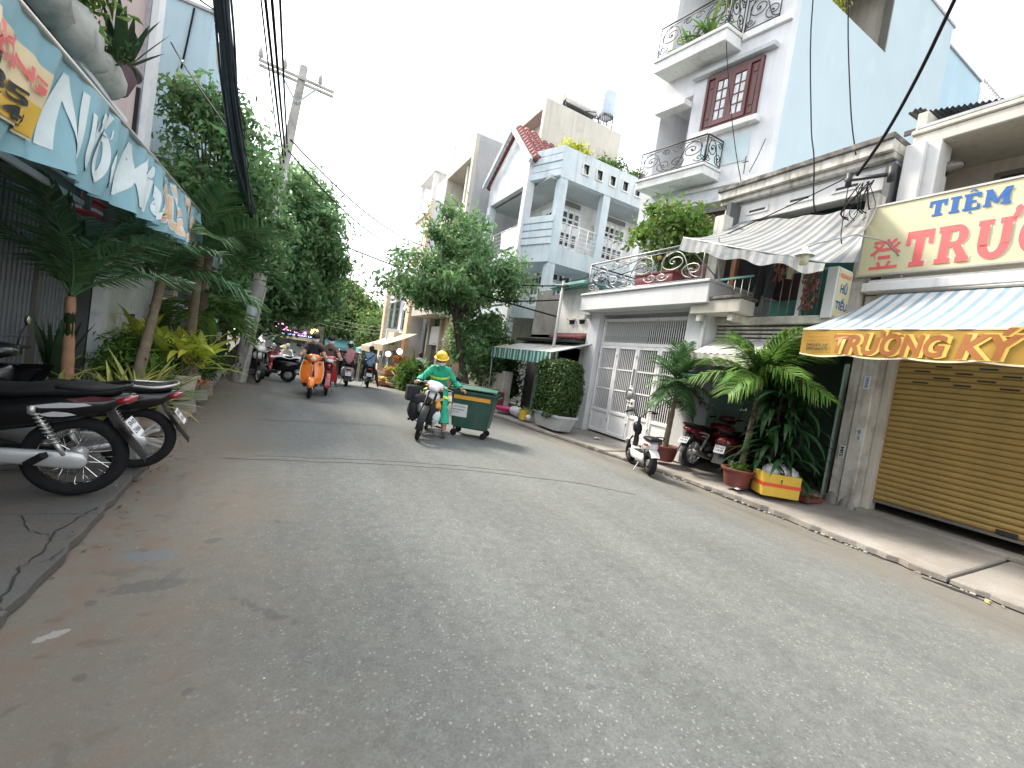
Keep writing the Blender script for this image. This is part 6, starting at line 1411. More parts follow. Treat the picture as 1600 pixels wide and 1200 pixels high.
for y in (2.0, 5.6, 9.2): mb = MB(); mb.tube([(-2.93, y, 2.9), (-1.58, y, ztop(y))], .015, 6); mb.build('arm', 'pale_iron', BN, True)
# balcony with grow bags above the banner
BL = bld('left_balcony', 'dark balcony edge with pale grow bags above the blue banner', 'balcony', (-2.4, 4, 3.4)); P1('slab', 'iron', BL, (-2.94, -1.86, -3, 6.1, 3.42, 3.52)); P1('ledge', 'board_white', BL, (-1.858, -1.8, 5.2, 6.4, 3.5, 3.54)); P1('bracket', 'iron', BL, (-1.9, -1.86, 6.1, 6.95, 3.46, 3.5), (-1.9, -1.86, 6.91, 6.95, 3.502, 4.1), (-2.94, -1.9, 6.91, 6.95, 3.46, 3.5)); P1('upper_slab', 'board_white', BL, (-2.94, -1.75, 3.6, 6.2, 4.95, 5.02)); P1('upper_edge', 'shutter_rail', BL, (-1.75, -1.7, 3.6, 6.22, 4.93, 5.05))
def growbag(i, y, z, s, lab, plant, m='bag_cloth'):
    t = bld('grow_bag', lab, 'planter', (-1.95, y, z)); t['group'] = 'grow bags on the balcony edge'
    mb = MB(); r = random.Random(i)
    mb.loft([(z, -1.95, y, .2 * s, .3 * s, 3), (z + .08, -1.93, y, .27 * s, .37 * s, 3), (z + .24 * s, -1.92, y, .25 * s, .36 * s, 2.6), (z + .36 * s, -1.94, y, .24 * s, .33 * s, 2.4), (z + .37 * s, -1.94, y, .18 * s, .27 * s, 2.4)], 18, axis='Z')
    for k, v in enumerate(mb.v): q = 1 + .16 * noise.noise((v[0] * 5, v[1] * 7 + i, v[2] * 6)); mb.v[k] = (-1.95 + (v[0] + 1.95) * q + r.uniform(-.02, .02), y + (v[1] - y) * q + r.uniform(-.02, .02), v[2] + r.uniform(-.015, .015))
    mb.build('bag', m, t, True)
    rs = np.random.RandomState(i); Pp, Nn = crown_points((-1.95, y - .1, z + .5 * s), (.22, .34, .24), 9 if plant else 1, 60, rs, .12)
    link('foliage', leaf_mesh('foliage', Pp, Nn, .13, 'leaf_croton_green' if plant else 'leaf_deep', .2, rs, .6), t)
    return t
growbag(1, 4.55, 3.53, .95, 'pale grow bag nearest the camera on the left balcony', True); growbag(2, 5.15, 3.53, .95, 'pale grow bag with feathery green plant on the left balcony', True); growbag(3, 5.78, 3.54, .85, 'smaller pale grow bag beside the purple pot', False)
t = pot('agave_pot', 'purple brown pot tilted on the balcony edge', (-1.88, 6.2, 3.74), .16, .28, 'purple_pot'); t.rotation_euler = (-.25, .1, 0)
ag = bld('agave', 'dark spiky plant in the purple pot on the balcony edge', 'plant', (-1.86, 6.25, 3.95)); rosette(ag, (-1.86, 6.25, 3.98), 19, .62, .085, 'leaf_dark_sword', 5, tilt=(.05, .75), bend=(-.1, .25))
# second left house (white doors)
L2 = bld('white_door_house', 'house with tall white doors and a pink grey upper side wall', 'house', (-5, 10.8, .1))
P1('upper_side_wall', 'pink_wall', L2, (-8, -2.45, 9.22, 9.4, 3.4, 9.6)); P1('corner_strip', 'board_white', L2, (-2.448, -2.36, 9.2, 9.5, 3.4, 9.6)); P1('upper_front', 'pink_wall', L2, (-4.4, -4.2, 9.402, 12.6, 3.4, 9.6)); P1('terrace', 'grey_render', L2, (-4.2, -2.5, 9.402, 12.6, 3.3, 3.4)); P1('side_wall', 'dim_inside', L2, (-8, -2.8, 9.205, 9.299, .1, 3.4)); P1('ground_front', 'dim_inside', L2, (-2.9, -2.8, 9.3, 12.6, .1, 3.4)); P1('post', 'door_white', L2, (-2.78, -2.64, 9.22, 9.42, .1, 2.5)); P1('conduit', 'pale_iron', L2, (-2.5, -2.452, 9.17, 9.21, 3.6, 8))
d = bld('white_doors', 'tall white panelled folding doors behind the leaning palm', 'door', (-2.7, 10.8, .12))
for k in range(4):
    y0 = 9.45 + k * .69; lf = P1('door_leaf', 'door_white', d, (-2.74, -2.68, y0, y0 + .675, .14, 2.45), b=.008); P1('panel', 'door_white', lf, (-2.679, -2.67, y0 + .1, y0 + .575, 1.1, 2.3), (-2.679, -2.67, y0 + .1, y0 + .575, .3, .95), b=.006)
    if k in (1, 2): P1('handle', 'iron', lf, (-2.669, -2.64, y0 + (.58 if k == 1 else .04), y0 + (.62 if k == 1 else .08), 1.1, 1.4), b=.01)
P1('frame', 'door_white', d, (-2.76, -2.66, 9.42, 12.25, 2.46, 2.6))
bx = bld('blue_notice', 'blue and white notice on the post beside the white doors', 'sign', (-3.0, 9.1, 1.9)); P1('plate', 'board_white', bx, (-3.1, -2.9, 9.04, 9.06, 1.75, 2.25)); P1('band', 'blue_sign', bx, (-3.1, -2.9, 9.03, 9.038, 2.0, 2.06), (-3.1, -2.9, 9.03, 9.038, 2.1, 2.2))
for i, (x, y, z) in enumerate([(-2.62, 8.15, 2.8), (-2.62, 10.3, 2.65)]):
    t = bld('box_lantern', ['red and white box lantern nearer the blue banner middle', 'red and white box lantern near the end of the blue banner'][i], 'lantern', (x, y, z)); t['group'] = 'box lanterns under the banner'
    P1('shade', 'red_lantern', t, (x - .14, x + .14, y - .14, y + .14, z - .12, z + .06), b=.02); P1('band', 'board_white', t, (x - .143, x + .143, y - .143, y + .143, z - .07, z - .03)); mb = MB(); mb.prism([(x - .17, y - .17, z + .06), (x + .17, y - .17, z + .06), (x + .17, y + .17, z + .06), (x - .17, y + .17, z + .06)], (0, 0, .04), 'Z'); mb.tube([(x, y, z + .1), (x, y, z + .5)], .008, 4); mb.build('cap', 'red_lantern', t)
# third and further left houses
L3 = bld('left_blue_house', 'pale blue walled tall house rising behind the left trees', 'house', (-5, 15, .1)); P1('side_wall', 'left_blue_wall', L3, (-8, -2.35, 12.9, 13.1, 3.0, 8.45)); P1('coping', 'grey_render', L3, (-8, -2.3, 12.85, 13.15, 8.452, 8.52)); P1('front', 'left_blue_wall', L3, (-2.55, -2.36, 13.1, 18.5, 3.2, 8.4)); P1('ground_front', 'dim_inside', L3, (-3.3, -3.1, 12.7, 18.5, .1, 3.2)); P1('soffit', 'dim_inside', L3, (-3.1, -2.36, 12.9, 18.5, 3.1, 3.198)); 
mb = MB(); mb.tube([(-2.7, 12.87, 8.4), (-2.75, 12.84, 7.6), (-2.8, 12.84, 7.0)], .02, 5); mb.build('loose_pipe', 'cable_black', L3, True)
for k, (y0, n) in enumerate(((12.7, 8), (14.5, 8))):
    pr = bld('stone_pier', ['pale stone block pier right of the white doors', 'pale stone block pier beyond the first one'][k], 'pier', (-2.95, y0 + .2, .1)); P1('core', 'dark_stone', pr, (-3.08, -2.82, y0 + .02, y0 + .38, .1, 2.5))
    st = MB(); st.bbox(-.16, .16, -.1, .1, -.07, .07, .012); stm = st.mesh('stone', 'stone_block')
    for r_i in range(15):
        for c in range(2): o = link('stone', stm, pr); o.location = o.location + Vector((-2.93 + .01 * ((r_i * 3 + c) % 3), y0 + .1 + .2 * c, .18 + r_i * .155)); o.scale = (1, .93 if (r_i + c) % 2 else .86, 1)
P1('stone_panel', 'dark_stone', L3, (-3.09, -3.05, 13.2, 14.4, .1, 2.5)); 
cn = bld('white_canopy', 'small white canvas canopy behind the concrete pole', 'canopy', (-2.4, 13.5, 1.6)); mb = MB(); mb.grid(lambda u, v: (-1.75 - 1.2 * v, 12.6 + 2.0 * u, 1.55 + .35 * v), 6, 3); mb.grid(lambda u, v: (-1.75, 12.6 + 2.0 * u, 1.55 - .13 * v), 6, 1); mb.build('sheet', 'board_white', cn)
L4 = bld('left_far_house', 'dim shop house on the left beyond the concrete pole', 'house', (-5, 22, -.3)); P1('front', 'dim_inside', L4, (-3.4, -3.2, 18.6, 29, -1.2, 3.4)); P1('upper', 'cream_wall', L4, (-3.2, -2.8, 18.6, 29, 3.2, 7)); P1('side', 'cream_wall', L4, (-9, -3.2, 28.8, 29, -1.2, 7))

# ------------------------------------------------------------------ concrete utility pole, cables
UPo = bld('utility_pole', 'leaning concrete utility pole with wooden cross arms on the left kerb', 'utility pole', (-1.05, 14.3, -.05))
pb, pt = Vector((-1.06, 14.3, -.1)), Vector((-.46, 14.3, 8.85))
mb = MB(); mb.tube([pb, pb.lerp(pt, .5), pt], [.19, .15, .1], 12); o = mb.build('shaft', 'pole_concrete', UPo); smooth_angle(o.data, 60)
ax_ = lambda z: pb.lerp(pt, (z + .1) / 8.95)
mb = MB()
for dy in (-.13, .13): mb.bar((-1.52, 14.3 + dy, 8.5), (.36, 14.3 + dy, 8.42), .05, .065)
mb.build('cross_arm', 'pole_concrete', UPo); mb = MB()
for dy in (-.15,):
    mb.bar((-1.0, 14.3 + dy, 8.4), ax_(7.75) + Vector((0, dy, 0)), .03, .04); mb.bar((-.05, 14.3 + dy, 8.36), ax_(7.75) + Vector((0, dy, 0)), .03, .04)
mb.build('brace', 'pale_iron', UPo)
INS = [(-1.5, 14.3, 8.55), (-.92, 14.3, 8.52), (-.02, 14.3, 8.48)]
for p in INS:
    mb = MB(); mb.lathe([(.02, 0), (.02, .08), (.07, .1), (.04, .14), (.075, .17), (.04, .21), (.065, .24), (.03, .28), (.035, .33), (.001, .34)], 10, p); mb.build('insulator', 'porcelain', UPo, True)
P1('meter_tag', 'board_white', UPo, (-.6, -.5, 14.08, 14.11, 5.6, 5.9)); mb = MB()
for z in (5.9, 5.2, 4.4): MB().lathe([(.14, -.04), (.15, -.03), (.15, .03), (.14, .04)], 12, tuple(ax_(z))).build('clamp', 'iron', UPo)
for i, (z, m) in enumerate(((1.2, 'board_white'), (1.6, 'board_white'), (1.95, 'mask_cloth'))):
    mb = MB(); c = ax_(z); r0 = .182 - .011 * z / 4; mb.lathe([(r0, -.15), (r0 - .004, .15)], 8, tuple(c), 'Z', -2.6, -1.0); mb.build('poster', m, UPo, True)
st = MB(); st.tube([(-1.0, 13.95, .0), (-.68, 14.05, 2.6)], .03, 6); tag(st.build('prop_pipe', 'pole_concrete'), 'thin grey pipe leaning against the concrete pole', 'pipe')
def cable(name, pts, r, m, label, group='overhead wires', n=5):
    mb = MB(); mb.tube(pts, r, n); o = mb.build(name, m, None, True); tag(o, label, 'cable', group); return o
for i, p in enumerate(INS):
    cable('power_line', sag((p[0], p[1], p[2] + .36), (p[0] - .02, -25, p[2] + .5), .35, 24), .009, 'cable_black', ['power line from the left end insulator of the pole', 'power line from the insulator left of the pole top', 'power line from the insulator right of the pole top'][i])
    cable('power_line', sag((p[0], p[1], p[2] + .36), (p[0] + 1.5, 60, p[2] - .8), .5, 20), .009, 'cable_black', ['power line running on behind the pole from its left end', 'power line running on behind the pole, middle one', 'power line running on behind the pole, right one'][i])
for i, (x, z, r, dx) in enumerate([(-.78, 6.1, .022, -.62), (-.74, 6.3, .024, -.5), (-.7, 6.55, .02, -.3), (-.72, 5.8, .012, -.5)]):
    cable('service_cable', sag((ax_(z).x, 14.2, z), (ax_(z).x + dx, -12, z + 1.1), .5, 26), r, 'cable_black', ['thick black cable nearest the cable bundle', 'thick black cable second from the bundle', 'thick black cable nearest the pole top', 'thin cable between the thick ones'][i])
# big bundle of phone cables
path = [(-1.02, 1.0, 6.3), (-1.0, 3.5, 5.5), (-1.0, 5.74, 4.85), (-1.0, 6.98, 4.42), (-1.0, 8.2, 4.16), (-1.0, 9.26, 4.03), (-.98, 10.7, 3.86), (-.9, 12.5, 3.9), (-.82, 14.1, 4.3)]
def smooth_path(p, k=5):
    q = []
    for i in range(len(p) - 1):
        a = Vector(p[max(i - 1, 0)]); b = Vector(p[i]); c = Vector(p[i + 1]); d = Vector(p[min(i + 2, len(p) - 1)])
        for j in range(k):
            t = j / k; q.append(.5 * ((2 * b) + (c - a) * t + (2 * a - 5 * b + 4 * c - d) * t * t + (3 * b - a - 3 * c + d) * t ** 3))
    q.append(Vector(p[-1])); return q
sp = smooth_path(path); mb = MB(); r = random.Random(3)
for k in range(46):
    a, rad = r.uniform(0, 6.28), r.uniform(.2, 1) ** .6; fr = r.uniform(-.5, .5); ph = r.uniform(0, 6.28); pp = []
    for i, p in enumerate(sp):
        t = i / (len(sp) - 1); rr = (.055 + .06 * t) * rad * (1 + .2 * math.sin(t * 16 + ph)); an = a + fr * t * 9
        pp.append(p + Vector((math.cos(an) * rr, 0, math.sin(an) * rr)))
    mb.tube(pp, .013 if k % 3 else .018, 4)
mb.build('cable_bundle', 'cable_blue', None, True); o = bpy.data.objects['cable_bundle']; tag(o, 'thick dark drooping bundle of cables above the left kerb', 'cable bundle'); o['kind'] = 'thing'
for i in range(5):
    yy = 7.0 + i * .9; b0 = Vector((-1.0, yy, 4.45 - .13 * i)); cable('loose_wire', [b0 + Vector((.06, 0, 0)), b0 + Vector((.16, .3, -.25 - .1 * i)), b0 + Vector((.1, .9, -.2)), b0 + Vector((.05, 1.2, -.25))], .006, 'cable_black', ['loose wire loop highest on the cable bundle', 'second loose wire loop on the cable bundle', 'middle loose wire loop on the cable bundle', 'fourth loose wire loop on the cable bundle', 'loose wire loop lowest on the cable bundle'][i], 'wire loops on the bundle', 4)
cable('loop_wire', smooth_path([(-2.2, 12.7, 8.2), (-1.9, 11.0, 7.0), (-1.5, 9.0, 5.6), (-1.05, 7.6, 4.5)]), .012, 'cable_black', 'black wire from the blue wall down to the bundle')
cable('loop_wire', smooth_path([(-3.0, 12.7, 7.4), (-2.2, 10.4, 6.0), (-1.05, 8.2, 4.3)]), .014, 'cable_black', 'thicker black wire crossing the pale blue wall')
cable('loop_wire', sag((-2.95, 8.9, 7.2), (-2.3, 12.8, 8.5), .15), .02, 'cable_black', 'black cable along the top of the pink wall')
# wires crossing the street
cr_l = 'wires crossing the street'
cable('cross_wire', sag((-.55, 14.15, 6.75), (6.2, 24.4, 7.3), .5), .022, 'cable_black', 'upper wire from the concrete pole across the white sky', cr_l)
cable('cross_wire', sag((-.58, 14.15, 6.45), (6.2, 24.4, 6.9), .75), .02, 'cable_black', 'lower wire from the concrete pole across the white sky', cr_l)
cable('cross_wire', sag((1.55, 19, 5.2), (6.75, 10.65, 3.1), .12), .025, 'cable_black', 'long wire from the left tree to the steel pole', cr_l)
cable('cross_wire', sag((6.75, 10.7, 4.0), (4.2, 22, 5.6), .3), .022, 'cable_black', 'dark cable from the steel pole into the street tree', cr_l)
cable('cross_wire', sag((6.75, 10.7, 3.6), (3.8, 24, 5.2), .5), .022, 'cable_black', 'lower dark cable from the steel pole behind the tree', cr_l)
cable('cross_wire', sag((6.75, 10.7, 4.1), (9.5, 7.1, 6.6), .4), .01, 'cable_black', 'thin wire from the steel pole to the tall house', cr_l)
cable('cross_wire', sag((6.8, 10.6, 3.9), (7.95, 4.0, 5.6), .25), .01, 'cable_black', 'thin wire from the steel pole along the old house', cr_l)
for i, z in enumerate((2.6, 2.4, 2.2)): cable('far_wire', sag((-1, 22, z + .2), (5.4, 27, z), .25), .011, 'pale_iron', ['upper', 'middle', 'lowest'][i] + ' pale wire strung low in front of the far tree', 'low wires in front of the far tree')
# cables on the right
cable('twisted_cable', smooth_path([(5.6, 1.2, 8.6), (6.6, 2.5, 7.4), (7.4, 3.3, 6.5), (7.75, 3.75, 5.95), (7.85, 4.1, 5.45)]), .025, 'cable_black', 'thick twisted black cable dropping to the bracket by the yellow sign', 'cables on the right')
mb = MB(); r = random.Random(2); br = bld('cable_bracket', 'iron cable bracket with tangled wires left of the yellow sign', 'bracket', (7.8, 3.95, 5.3)); mb.bar((7.86, 3.6, 5.33), (7.84, 4.25, 5.42), .05, .05); mb.tube([(7.84, 4.2, 5.3), (7.84, 4.2, 5.52)], .045, 7); mb.tube([(7.86, 3.62, 5.22), (7.86, 3.62, 5.45)], .05, 7); mb.build('arm', 'iron', br, True)
mb = MB()
for k in range(12): y = r.uniform(3.68, 4.1); a = Vector((7.84, y, 5.3)); b_ = Vector((7.9, r.uniform(3.7, 4.2), r.uniform(4.6, 5.0))); mb.tube(smooth_path([a, a.lerp(b_, .5) + Vector((-.06, r.uniform(-.2, .25), -.15)), b_]), r.choice([.006, .01]), 5)
mb.build('wires', 'cable_black', br, True)
cable('drop_wire', smooth_path([(7.6, 5.3, 12.0), (8.3, 5.7, 9.5), (8.2, 5.25, 7.0), (7.7, 4.75, 5.9), (7.72, 4.6, 5.0), (7.8, 4.45, 4.9)]), .012, 'cable_black', 'long black wire hanging in front of the sky blue wall', 'cables on the right')
cable('drop_wire', smooth_path([(7.7, 5.0, 12.2), (8.2, 5.0, 9.3), (8.2, 4.6, 7.0), (8.1, 4.3, 5.95)]), .011, 'cable_black', 'second black wire hanging in front of the sky blue wall', 'cables on the right')
cable('drop_wire', sag((8.8, 8.3, 11), (9.3, 7.4, 6.8), .3), .01, 'cable_black', 'wire hanging past the red window', 'cables on the right')
cable('sign_wire', smooth_path([(7.86, 4.2, 5.3), (7.6, 4.05, 4.7), (7.4, 3.9, 4.2), (7.55, 3.75, 3.9)]), .008, 'cable_black', 'thin wire looping down to the light box sign', 'cables on the right')

# ------------------------------------------------------------------ trees and plants
tree('street_tree', 'dense dark mango tree in front of the pale blue wall on the left', (-1.75, 11.6, .1), ((-1.7, 11.7, 4.75), (.95, 1.3, 1.5)), .11, 'leaf_mango', 'bark', 46, 110, .17, 3, 'street trees', spread=.24, extra=(((-1.0, 12.0, 3.9), (.8, 1.2, 1.1), 24), ((-1.9, 11.6, 5.9), (.5, .8, .5), 9)))
tree('street_tree', 'largest dense tree on the left behind the concrete pole', (-1.9, 18.5, -.2), ((-.35, 18.8, 4.6), (1.85, 2.6, 2.9)), .2, 'leaf_mango', 'bark_dark', 104, 140, .23, 5, 'street trees', spread=.34, limbs=12, extra=(((.5, 18.5, 3.7), (1.2, 1.9, 1.5), 34), ((-1.2, 18.0, 2.6), (.8, 1.6, .8), 16)))
tree('street_tree', 'spreading street tree in front of the blue corner house', (5.95, 14.6, .1), ((4.8, 14.2, 4.3), (1.8, 1.7, 1.45)), .13, 'leaf_mango', 'bark_dark', 40, 130, .2, 8, 'street trees', spread=.27, limbs=12, extra=(((3.5, 14.6, 4.0), (1.1, 1.3, .9), 18), ((6.2, 13.0, 4.2), (.8, .7, .6), 9), ((4.6, 14.6, 6.0), (1.0, 1.0, .6), 9), ((5.9, 14.3, 2.2), (.8, 1.2, 1.1), 20)))
tree('street_tree', 'rounded far tree closing the street under pale wires', (3.6, 38, -1.4), ((3.6, 38.5, 3.0), (3.3, 2.6, 2.9)), .25, 'leaf_far', 'bark_dark', 200, 110, .42, 12, 'street trees', spread=.5, limbs=9)
tree('street_tree', 'far dark tree above the neon shop', (.2, 42, -1.4), ((.2, 42, 3.4), (2.6, 2.5, 2.6)), .25, 'leaf_mango', 'bark_dark', 110, 110, .42, 14, 'street trees', spread=.5)
tree('street_tree', 'far small tree beside the window house', (6.6, 33.5, -1.3), ((6.3, 33.5, 1.8), (1.7, 1.6, 2.3)), .14, 'leaf_far', 'bark_dark', 70, 100, .34, 15, 'street trees', spread=.4)
tree('street_tree', 'dark shrub-like tree far left behind the parked scooters', (-2.6, 24, -.6), ((-2.6, 24.5, 3.0), (1.2, 2.6, 1.9)), .14, 'leaf_mango', 'bark_dark', 80, 110, .3, 16, 'street trees', spread=.4)
def bush(name, label, c, r, m, ncl, per, size, seed, spread=.16, aspect=.4, group=None, cat='shrub', base=None):
    t = thing(name, label, cat, base or (c[0], c[1], .1), 0, group, world=True); rs = np.random.RandomState(seed); P, N = crown_points(c, r, ncl, per, rs, spread, shell=.3)
    link('foliage', leaf_mesh('foliage', P, N, size, m, aspect, rs), t)
    mb = MB(); rr = random.Random(seed)
    for k in range(6): a = k * 1.05; mb.tube([(c[0] + .03 * math.cos(a), c[1] + .03 * math.sin(a), (base or (0, 0, .1))[2]), (c[0] + r[0] * .5 * math.cos(a), c[1] + r[1] * .5 * math.sin(a), c[2] + rr.uniform(-.1, .3) * r[2])], [.018, .006], 5)
    mb.build('stem', 'bark_dark', t, True); return t
bush('shrub', 'fine feathery green shrub behind the leaning palm trunk', (-2.05, 9.0, .62), (.5, .62, .48), 'leaf_croton_green', 60, 90, .12, 41, .13, .22)
bush('shrub', 'dark undergrowth shrub at the foot of the concrete pole', (-1.9, 12.6, .6), (.45, .9, .5), 'leaf_deep', 40, 60, .16, 43, .16)
bush('garden_shrub', 'dark leafy garden shrub behind the low white wall', (6.95, 14.6, 1.4), (.5, 1.5, 1.3), 'leaf_deep', 90, 80, .2, 44, .22, cat='shrub')
bush('garden_shrub', 'thin reddish shrub in front of the peach wall', (5.9, 17.5, 1.4), (.4, .7, 1.0), 'dry_leaf', 18, 30, .12, 45, .16, cat='shrub')
bush('stall_plant', 'broad green palm-like plant between the worker and the fruit stall', (4.85, 18.3, .45), (.45, .7, .6), 'leaf_palm_bright', 40, 50, .4, 46, .16, .16, cat='plant')
# clipped hedge in its trough
hg = thing('clipped_hedge', 'tall clipped rectangular hedge in front of the low dark house', 'hedge', (6.15, 9.3, .1), world=True); rs = np.random.RandomState(6)
Pq, Nq = [], []
for _ in range(9500):
    f = rs.randint(5); u, v, w = rs.uniform(-1, 1, 3); q = [(-1, u, v), (1, u, v), (u, -1, v), (u, 1, v), (u, v, 1)][f]; k = 1 - abs(rs.normal(0, .09)); 
    rnd_ = (abs(q[0]) ** 6 + abs(q[1]) ** 6 + abs(q[2]) ** 6) ** (1 / 6); p = np.array(q) / rnd_ * 1.06 * k * (1 + .05 * math.sin(q[1] * 5 + q[2] * 4))
    Pq.append((6.2 + p[0] * .34, 9.25 + p[1] * .62, 1.08 + p[2] * .72)); Nq.append(q)
link('foliage', leaf_mesh('foliage', Pq, Nq, .075, 'leaf_hedge', .55, rs, .2, .8), hg); mb = MB(); mb.bbox(5.96, 6.44, 8.75, 9.75, .5, 1.6, .05); mb.build('core', 'leaf_deep', hg)
for k in range(5): mb = MB(); mb.tube([(6.2, 8.85 + k * .2, .35), (6.2, 8.85 + k * .2, .8)], .015, 5); mb.build('stem', 'bark_dark', hg, True)
tr = thing('hedge_trough', 'dark grey plastic trough holding the clipped hedge', 'planter', (6.2, 9.25, .11), world=True); mb = MB(); mb.loft([(.12, 6.2, 9.25, .24, .52, 8), (.44, 6.2, 9.25, .3, .64, 8), (.445, 6.2, 9.25, .33, .67, 8), (.5, 6.2, 9.25, .33, .67, 8), (.5, 6.2, 9.25, .29, .62, 8), (.45, 6.2, 9.25, .28, .6, 8)], 28, axis='Z'); mb.build('trough', 'grey_render', tr, 40)
# left plant group
palm('potted_palm', 'areca palm with orange trunk beside the slatted fence', (-2.2, 6.9, .1), (-2.2, 6.72, 1.55), .055, 9, 1.3, 'leaf_palm_dark', 51, 'palm_trunk_orange', (.35, .8), elev=(.7, 1.45), lw=.02, nleaf=30, shaft=(.5, 'leaf_dracaena'), leaf_len=.42, hang=.9)
palm('leaning_palm', 'palm with a leaning grey green trunk by the white doors', (-1.88, 8.0, .1), (-1.88, 8.95, 2.05), .07, 10, 1.35, 'leaf_palm_dark', 52, 'palm_trunk', (.4, .9), elev=(.35, 1.4), lw=.02, nleaf=30, shaft=(.45, 'palm_trunk'), leaf_len=.42, hang=.9)
palm('tall_palm', 'taller palm with broad arching fronds at the end of the blue banner', (-1.75, 11.0, .1), (-1.65, 10.4, 2.75), .08, 13, 1.75, 'leaf_palm', 53, 'palm_trunk', (.35, .9), elev=(.1, 1.45), lw=.022, nleaf=46, leaf_len=.42)
palm('young_palm', 'low fan of pale palm fronds left of the concrete pole', (-1.75, 12.2, .1), (-1.65, 12.1, 1.7), .05, 11, 1.2, 'leaf_palm_bright', 54, 'palm_trunk', (.8, 1.4), elev=(.1, 1.1), lw=.024, nleaf=26, leaf_len=.46)
def croton(name, label, c, n, L, W, m, seed, tilt=(.05, 1.1), group=None, spread=.08, stems=5, cat='plant', bend=(.3, 1.1), tiers=3, dz=.16):
    t = thing(name, label, cat, c, 0, group, world=True); rr = random.Random(seed)
    for s_ in range(stems):
        a = s_ * 2.4; d = Vector((math.cos(a), math.sin(a), 0)) * spread * rr.uniform(.5, 2.0); b = Vector(c) + d * .4; top = Vector(c) + d * 2.2 + Vector((0, 0, L * rr.uniform(.2, .7)))
        if tiers > 1: mb = MB(); mb.tube([b, b.lerp(top, .5), top], .012, 5); mb.build('stem', 'bark', t, True)
        rosette(t, tuple(top if tiers > 1 else b), max(3, n // stems), L, W, m, seed * 10 + s_, tilt, bend, .02)
    return t
pot('plant_pot', 'cream moulded plant pot with dark stains by the left kerb', (-1.5, 9.05, .12), .25, .42, 'cream_pot')
croton('croton_plant', 'yellow green croton in the cream pot', (-1.5, 9.05, .5), 64, .68, .15, 'leaf_croton', 61, spread=.1, stems=7)
croton('croton_plant', 'tall bright yellow green croton behind the leaning palm', (-2.1, 10.4, .3), 70, .85, .17, 'leaf_croton', 62, spread=.16, stems=8)
croton('croton_plant', 'green broad leafed plant between palm and croton pot', (-1.8, 8.45, .12), 26, .62, .13, 'leaf_croton_green', 63, spread=.1, stems=4, tiers=1)
pot('plant_pot', 'dark cream urn behind the orange palm trunk', (-2.45, 7.35, .12), .2, .4, 'cream_pot')
croton('sword_plant', 'dark upright sword leaf plant against the slatted fence', (-2.5, 7.4, .5), 22, .75, .085, 'leaf_dark_sword', 64, (.0, .45), spread=.06, stems=2, tiers=1, bend=(-.1, .3))
for i, (x, y, lab) in enumerate([(-2.0, 5.85, 'yellow edged spiky plant nearest the parked motorbikes'), (-2.3, 6.2, 'yellow edged spiky plant against the slatted fence'), (-1.75, 6.75, 'yellow edged spiky plant in front of the orange palm trunk'), (-1.65, 7.35, 'yellow edged spiky plant between the two palm trunks'), (-1.6, 7.75, 'green strap leafed plant at the foot of the leaning palm')]):
    croton('spiky_plant', lab, (x, y, .12), 34, .92, .06, 'leaf_yellow_edge' if i < 4 else 'leaf_croton_green', 70 + i, (.1, .95), 'spiky plants along the left pavement', .04, 2, tiers=1, bend=(.2, .9))
fl = thing('dry_bloom', 'withered orange flower head beside the cream plant pot', 'flower', (-1.32, 9.75, .12), world=True); rosette(fl, (-1.32, 9.75, .3), 9, .2, .1, 'flower_orange', 81); mb = MB(); mb.tube([(-1.32, 9.75, .12), (-1.32, 9.75, .32)], .012, 5); mb.build('stem', 'bark', fl)
t = thing('banana_leaf_plant', 'drooping torn leafed plant with an orange leaf by the pole', 'plant', (-1.55, 12.0, .1), world=True); rosette(t, (-1.5, 12.0, 1.35), 9, .75, .2, 'leaf_palm_bright', 82, (.5, 1.4), (.5, 1.3)); rosette(t, (-1.1, 12.2, 1.1), 3, .35, .13, 'flower_orange', 83, (.8, 1.5)); mb = MB(); mb.tube([(-1.55, 12, .1), (-1.5, 12.0, 1.4)], .03, 6); mb.tube([(-1.5, 12, 1.0), (-1.12, 12.2, 1.12)], .012, 5); mb.build('stem', 'bark', t, True)
# right plants
pot('plant_pot', 'reddish clay bowl pot holding the smaller right palm', (6.85, 6.15, .13), .27, .3, 'terracotta')
palm('potted_palm', 'smaller right palm in the clay pot by the white electric scooter', (6.85, 6.15, .4), (6.88, 6.1, 1.72), .048, 30, .8, 'leaf_palm', 55, 'palm_trunk', (.2, .75), elev=(-1.0, 1.55), lw=.012, nleaf=30, leaf_len=.46, hang=.7)
pot('plant_pot', 'maroon bowl pot behind the yellow foam box', (6.78, 4.5, .13), .24, .3, 'terracotta')
croton('bowl_plant', 'low grassy plant in the maroon bowl pot', (6.78, 4.5, .4), 24, .3, .03, 'leaf_croton_green', 66, (.3, 1.3), spread=.1, stems=3, tiers=1)
palm('leaning_palm', 'larger right palm with bright arching fronds beside the parked motorbikes', (6.98, 4.6, .13), (7.05, 4.55, 1.9), .046, 16, 1.12, 'leaf_palm_bright', 56, 'palm_trunk', (.55, 1.2), elev=(.1, 1.5), lw=.015, nleaf=46, leaf_len=.42, hang=1.1)
dr = thing('dracaena', 'dark drooping broad leafed shrub between the palm and the shutter pillar', 'shrub', (7.25, 4.25, .15), world=True)
for k in range(15):
    r = random.Random(k); z = .5 + k * .1; a = k * 2.4; c = (7.2 + .15 * math.cos(a), 4.2 + .2 * math.sin(a), z); rosette(dr, c, 15, .66, .1, 'leaf_dracaena', 90 + k, (.5, 1.5), (.6, 1.5), .05)
mb = MB()
for k in range(4): a = k * 1.6; mb.tube([(7.25 + .05 * math.cos(a), 4.25 + .05 * math.sin(a), .15), (7.2 + .12 * math.cos(a), 4.2 + .15 * math.sin(a), 1.7)], .025, 6)
